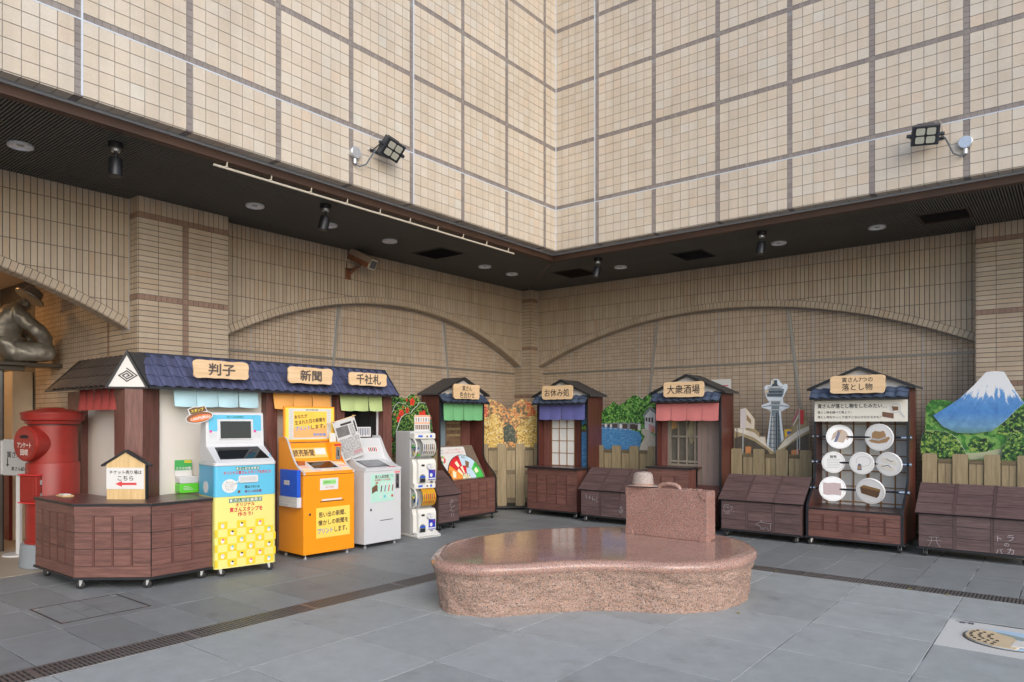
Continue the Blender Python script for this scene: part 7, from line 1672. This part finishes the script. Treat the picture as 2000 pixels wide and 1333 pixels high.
part('foot', MB().cyl((0,0,0.004), (0,0,0.02), 0.16, n=24), M_WHITE, SS); part('post', MB().box(-0.03, 0.03, -0.015, 0.015, 0.02, 0.92), M_WHITE, SS)
sp_ = part('sign_panel', MB().box(-0.20, 0.27, -0.045, -0.016, 0.92, 1.335), plain('sign_grey', (0.42,0.43,0.44), 0.4), SS, bevel=0.004); box('side_clip', -0.215, -0.201, -0.06, -0.0, 0.93, 1.32, M_WHITE, SS)
text(sp_, '寅さん', M_INK, -0.02, 1.16, 0.22, -0.0465, 0.075, bold=0.02); text(sp_, '寅さん記念館', M_INK, 0.09, 1.0, 0.3, -0.0465, 0.045, bold=0.02); part('arrow', thick([(-0.12, 1.11), (-0.12, 1.035)], 0.014, -0.0453).prism([(-0.15, 1.055), (-0.12, 1.02), (-0.09, 1.055), (-0.12, 1.04)], 'y', -0.0473, -0.0453), M_INK, sp_)
# statue: one continuous skinned figure, seated cross-legged and leaning forward
SA = thing('seated_statue', 'dark bronze statue of a seated man in a brimmed hat on the beam', 'statue', (-9.95, 2.87, 2.245), R(90))
M_ST = plain('bronze_statue', (0.26, 0.245, 0.215), 0.42, 0.5, var=0.35, scale=7, bump=0.1, bscale=18)
jv = [((0,0,0.15),0.19),((-0.01,0,0.30),0.175),((0.0,0,0.46),0.20),((0.05,0,0.60),0.165),((0.14,0,0.665),0.07),((0.20,0,0.70),0.088),((0.255,0,0.745),0.09),
      ((0.05,-0.19,0.585),0.10),((0.32,-0.27,0.33),0.085),((0.40,-0.18,0.20),0.066),((0.42,-0.05,0.16),0.045),
      ((0.05,0.19,0.585),0.10),((0.32,0.27,0.33),0.085),((0.40,0.18,0.20),0.066),((0.42,0.05,0.16),0.045),
      ((0.10,-0.14,0.12),0.14),((0.43,-0.27,0.125),0.105),((0.26,-0.04,0.08),0.075),((0.10,0.14,0.12),0.14),((0.43,0.27,0.125),0.105),((0.28,0.06,0.075),0.075)]
ed = [(0,1),(1,2),(2,3),(3,4),(4,5),(5,6),(3,7),(7,8),(8,9),(9,10),(3,11),(11,12),(12,13),(13,14),(0,15),(15,16),(16,17),(0,18),(18,19),(19,20)]
me = bpy.data.meshes.new('figure'); me.from_pydata([p for p, r_ in jv], ed, []); me.materials.append(M_ST)
fg = link('figure', me, SA)
sk = fg.modifiers.new('skin', 'SKIN'); sk.use_smooth_shade = True
for v_, (p, r_) in zip(me.skin_vertices[0].data, jv): v_.radius = (r_, r_); v_.use_root = False
me.skin_vertices[0].data[0].use_root = True
sb = fg.modifiers.new('sub', 'SUBSURF'); sb.levels = 3; sb.render_levels = 3
tx = bpy.data.textures.new('folds', 'CLOUDS'); tx.noise_scale = 0.075; tx.noise_depth = 1
dm_ = fg.modifiers.new('folds', 'DISPLACE'); dm_.texture = tx; dm_.strength = 0.036; dm_.mid_level = 0.5; dm_.texture_coords = 'LOCAL'
Mh = Matrix.Translation((0.265, 0, 0.80)) @ Matrix.Rotation(R(34), 4, 'Y')
part('hat', MB().lathe([(0.08,-0.006),(0.165,-0.012),(0.172,0.0),(0.165,0.008),(0.112,0.012),(0.108,0.06),(0.095,0.11),(0.06,0.125),(0.001,0.118)], n=36).xf(Mh), M_ST, SA, smooth=True)
part('waist_band', MB().loft([[(0.01+rx*math.cos(2*math.pi*k/40), rx*1.02*math.sin(2*math.pi*k/40), z) for k in range(40)] for rx, z in ((0.205,0.17),(0.218,0.18),(0.20,0.20),(0.214,0.21),(0.197,0.23),(0.212,0.24),(0.196,0.26),(0.210,0.27),(0.195,0.29))]), M_ST, SA, smooth=True)
for sy in (-1, 1): part('ear', MB().ball((0.215, sy*0.088, 0.715), (0.022, 0.012, 0.032), 10, 6), M_ST, SA, smooth=True)
part('collar', MB().loft([[(0.135+0.09*math.cos(2*math.pi*k/24)*0.9, 0.095*math.sin(2*math.pi*k/24), 0.635+dz+0.03*math.cos(2*math.pi*k/24)) for k in range(24)] for dz in (0.0, 0.035)], cap=False), M_ST, SA, smooth=True)
# a few fallen leaves on the paving
M_LEAF = plain('fallen_leaf', (0.30,0.27,0.05), 0.6)
for k, (x, y, a) in enumerate(((-2.42, 7.42, 20), (-1.2, 7.40, 80), (-1.95, 9.15, 50), (-2.13, 5.62, 120), (-0.9, 7.36, 10))):
    lf = thing('fallen_leaf', ['fallen leaf by the drain joint behind the bench', 'fallen leaf on the drain grate below the lost property kiosk', 'yellow leaf fallen under the lost property kiosk', 'fallen leaf at the foot of the granite bench', 'fallen leaf on the edge of the drain by the mountain board'][k], 'leaf', (x, y, 0.003), R(a), 'fallen leaves')
    part('blade', MB().sheet(lambda u, v: ((u-0.5)*0.05, (v-0.5)*0.024*(1-abs(2*u-1)**2+0.05), 0.004*math.sin(u*3)), 6, 3, (0, 0, 0.001)), M_LEAF, lf)
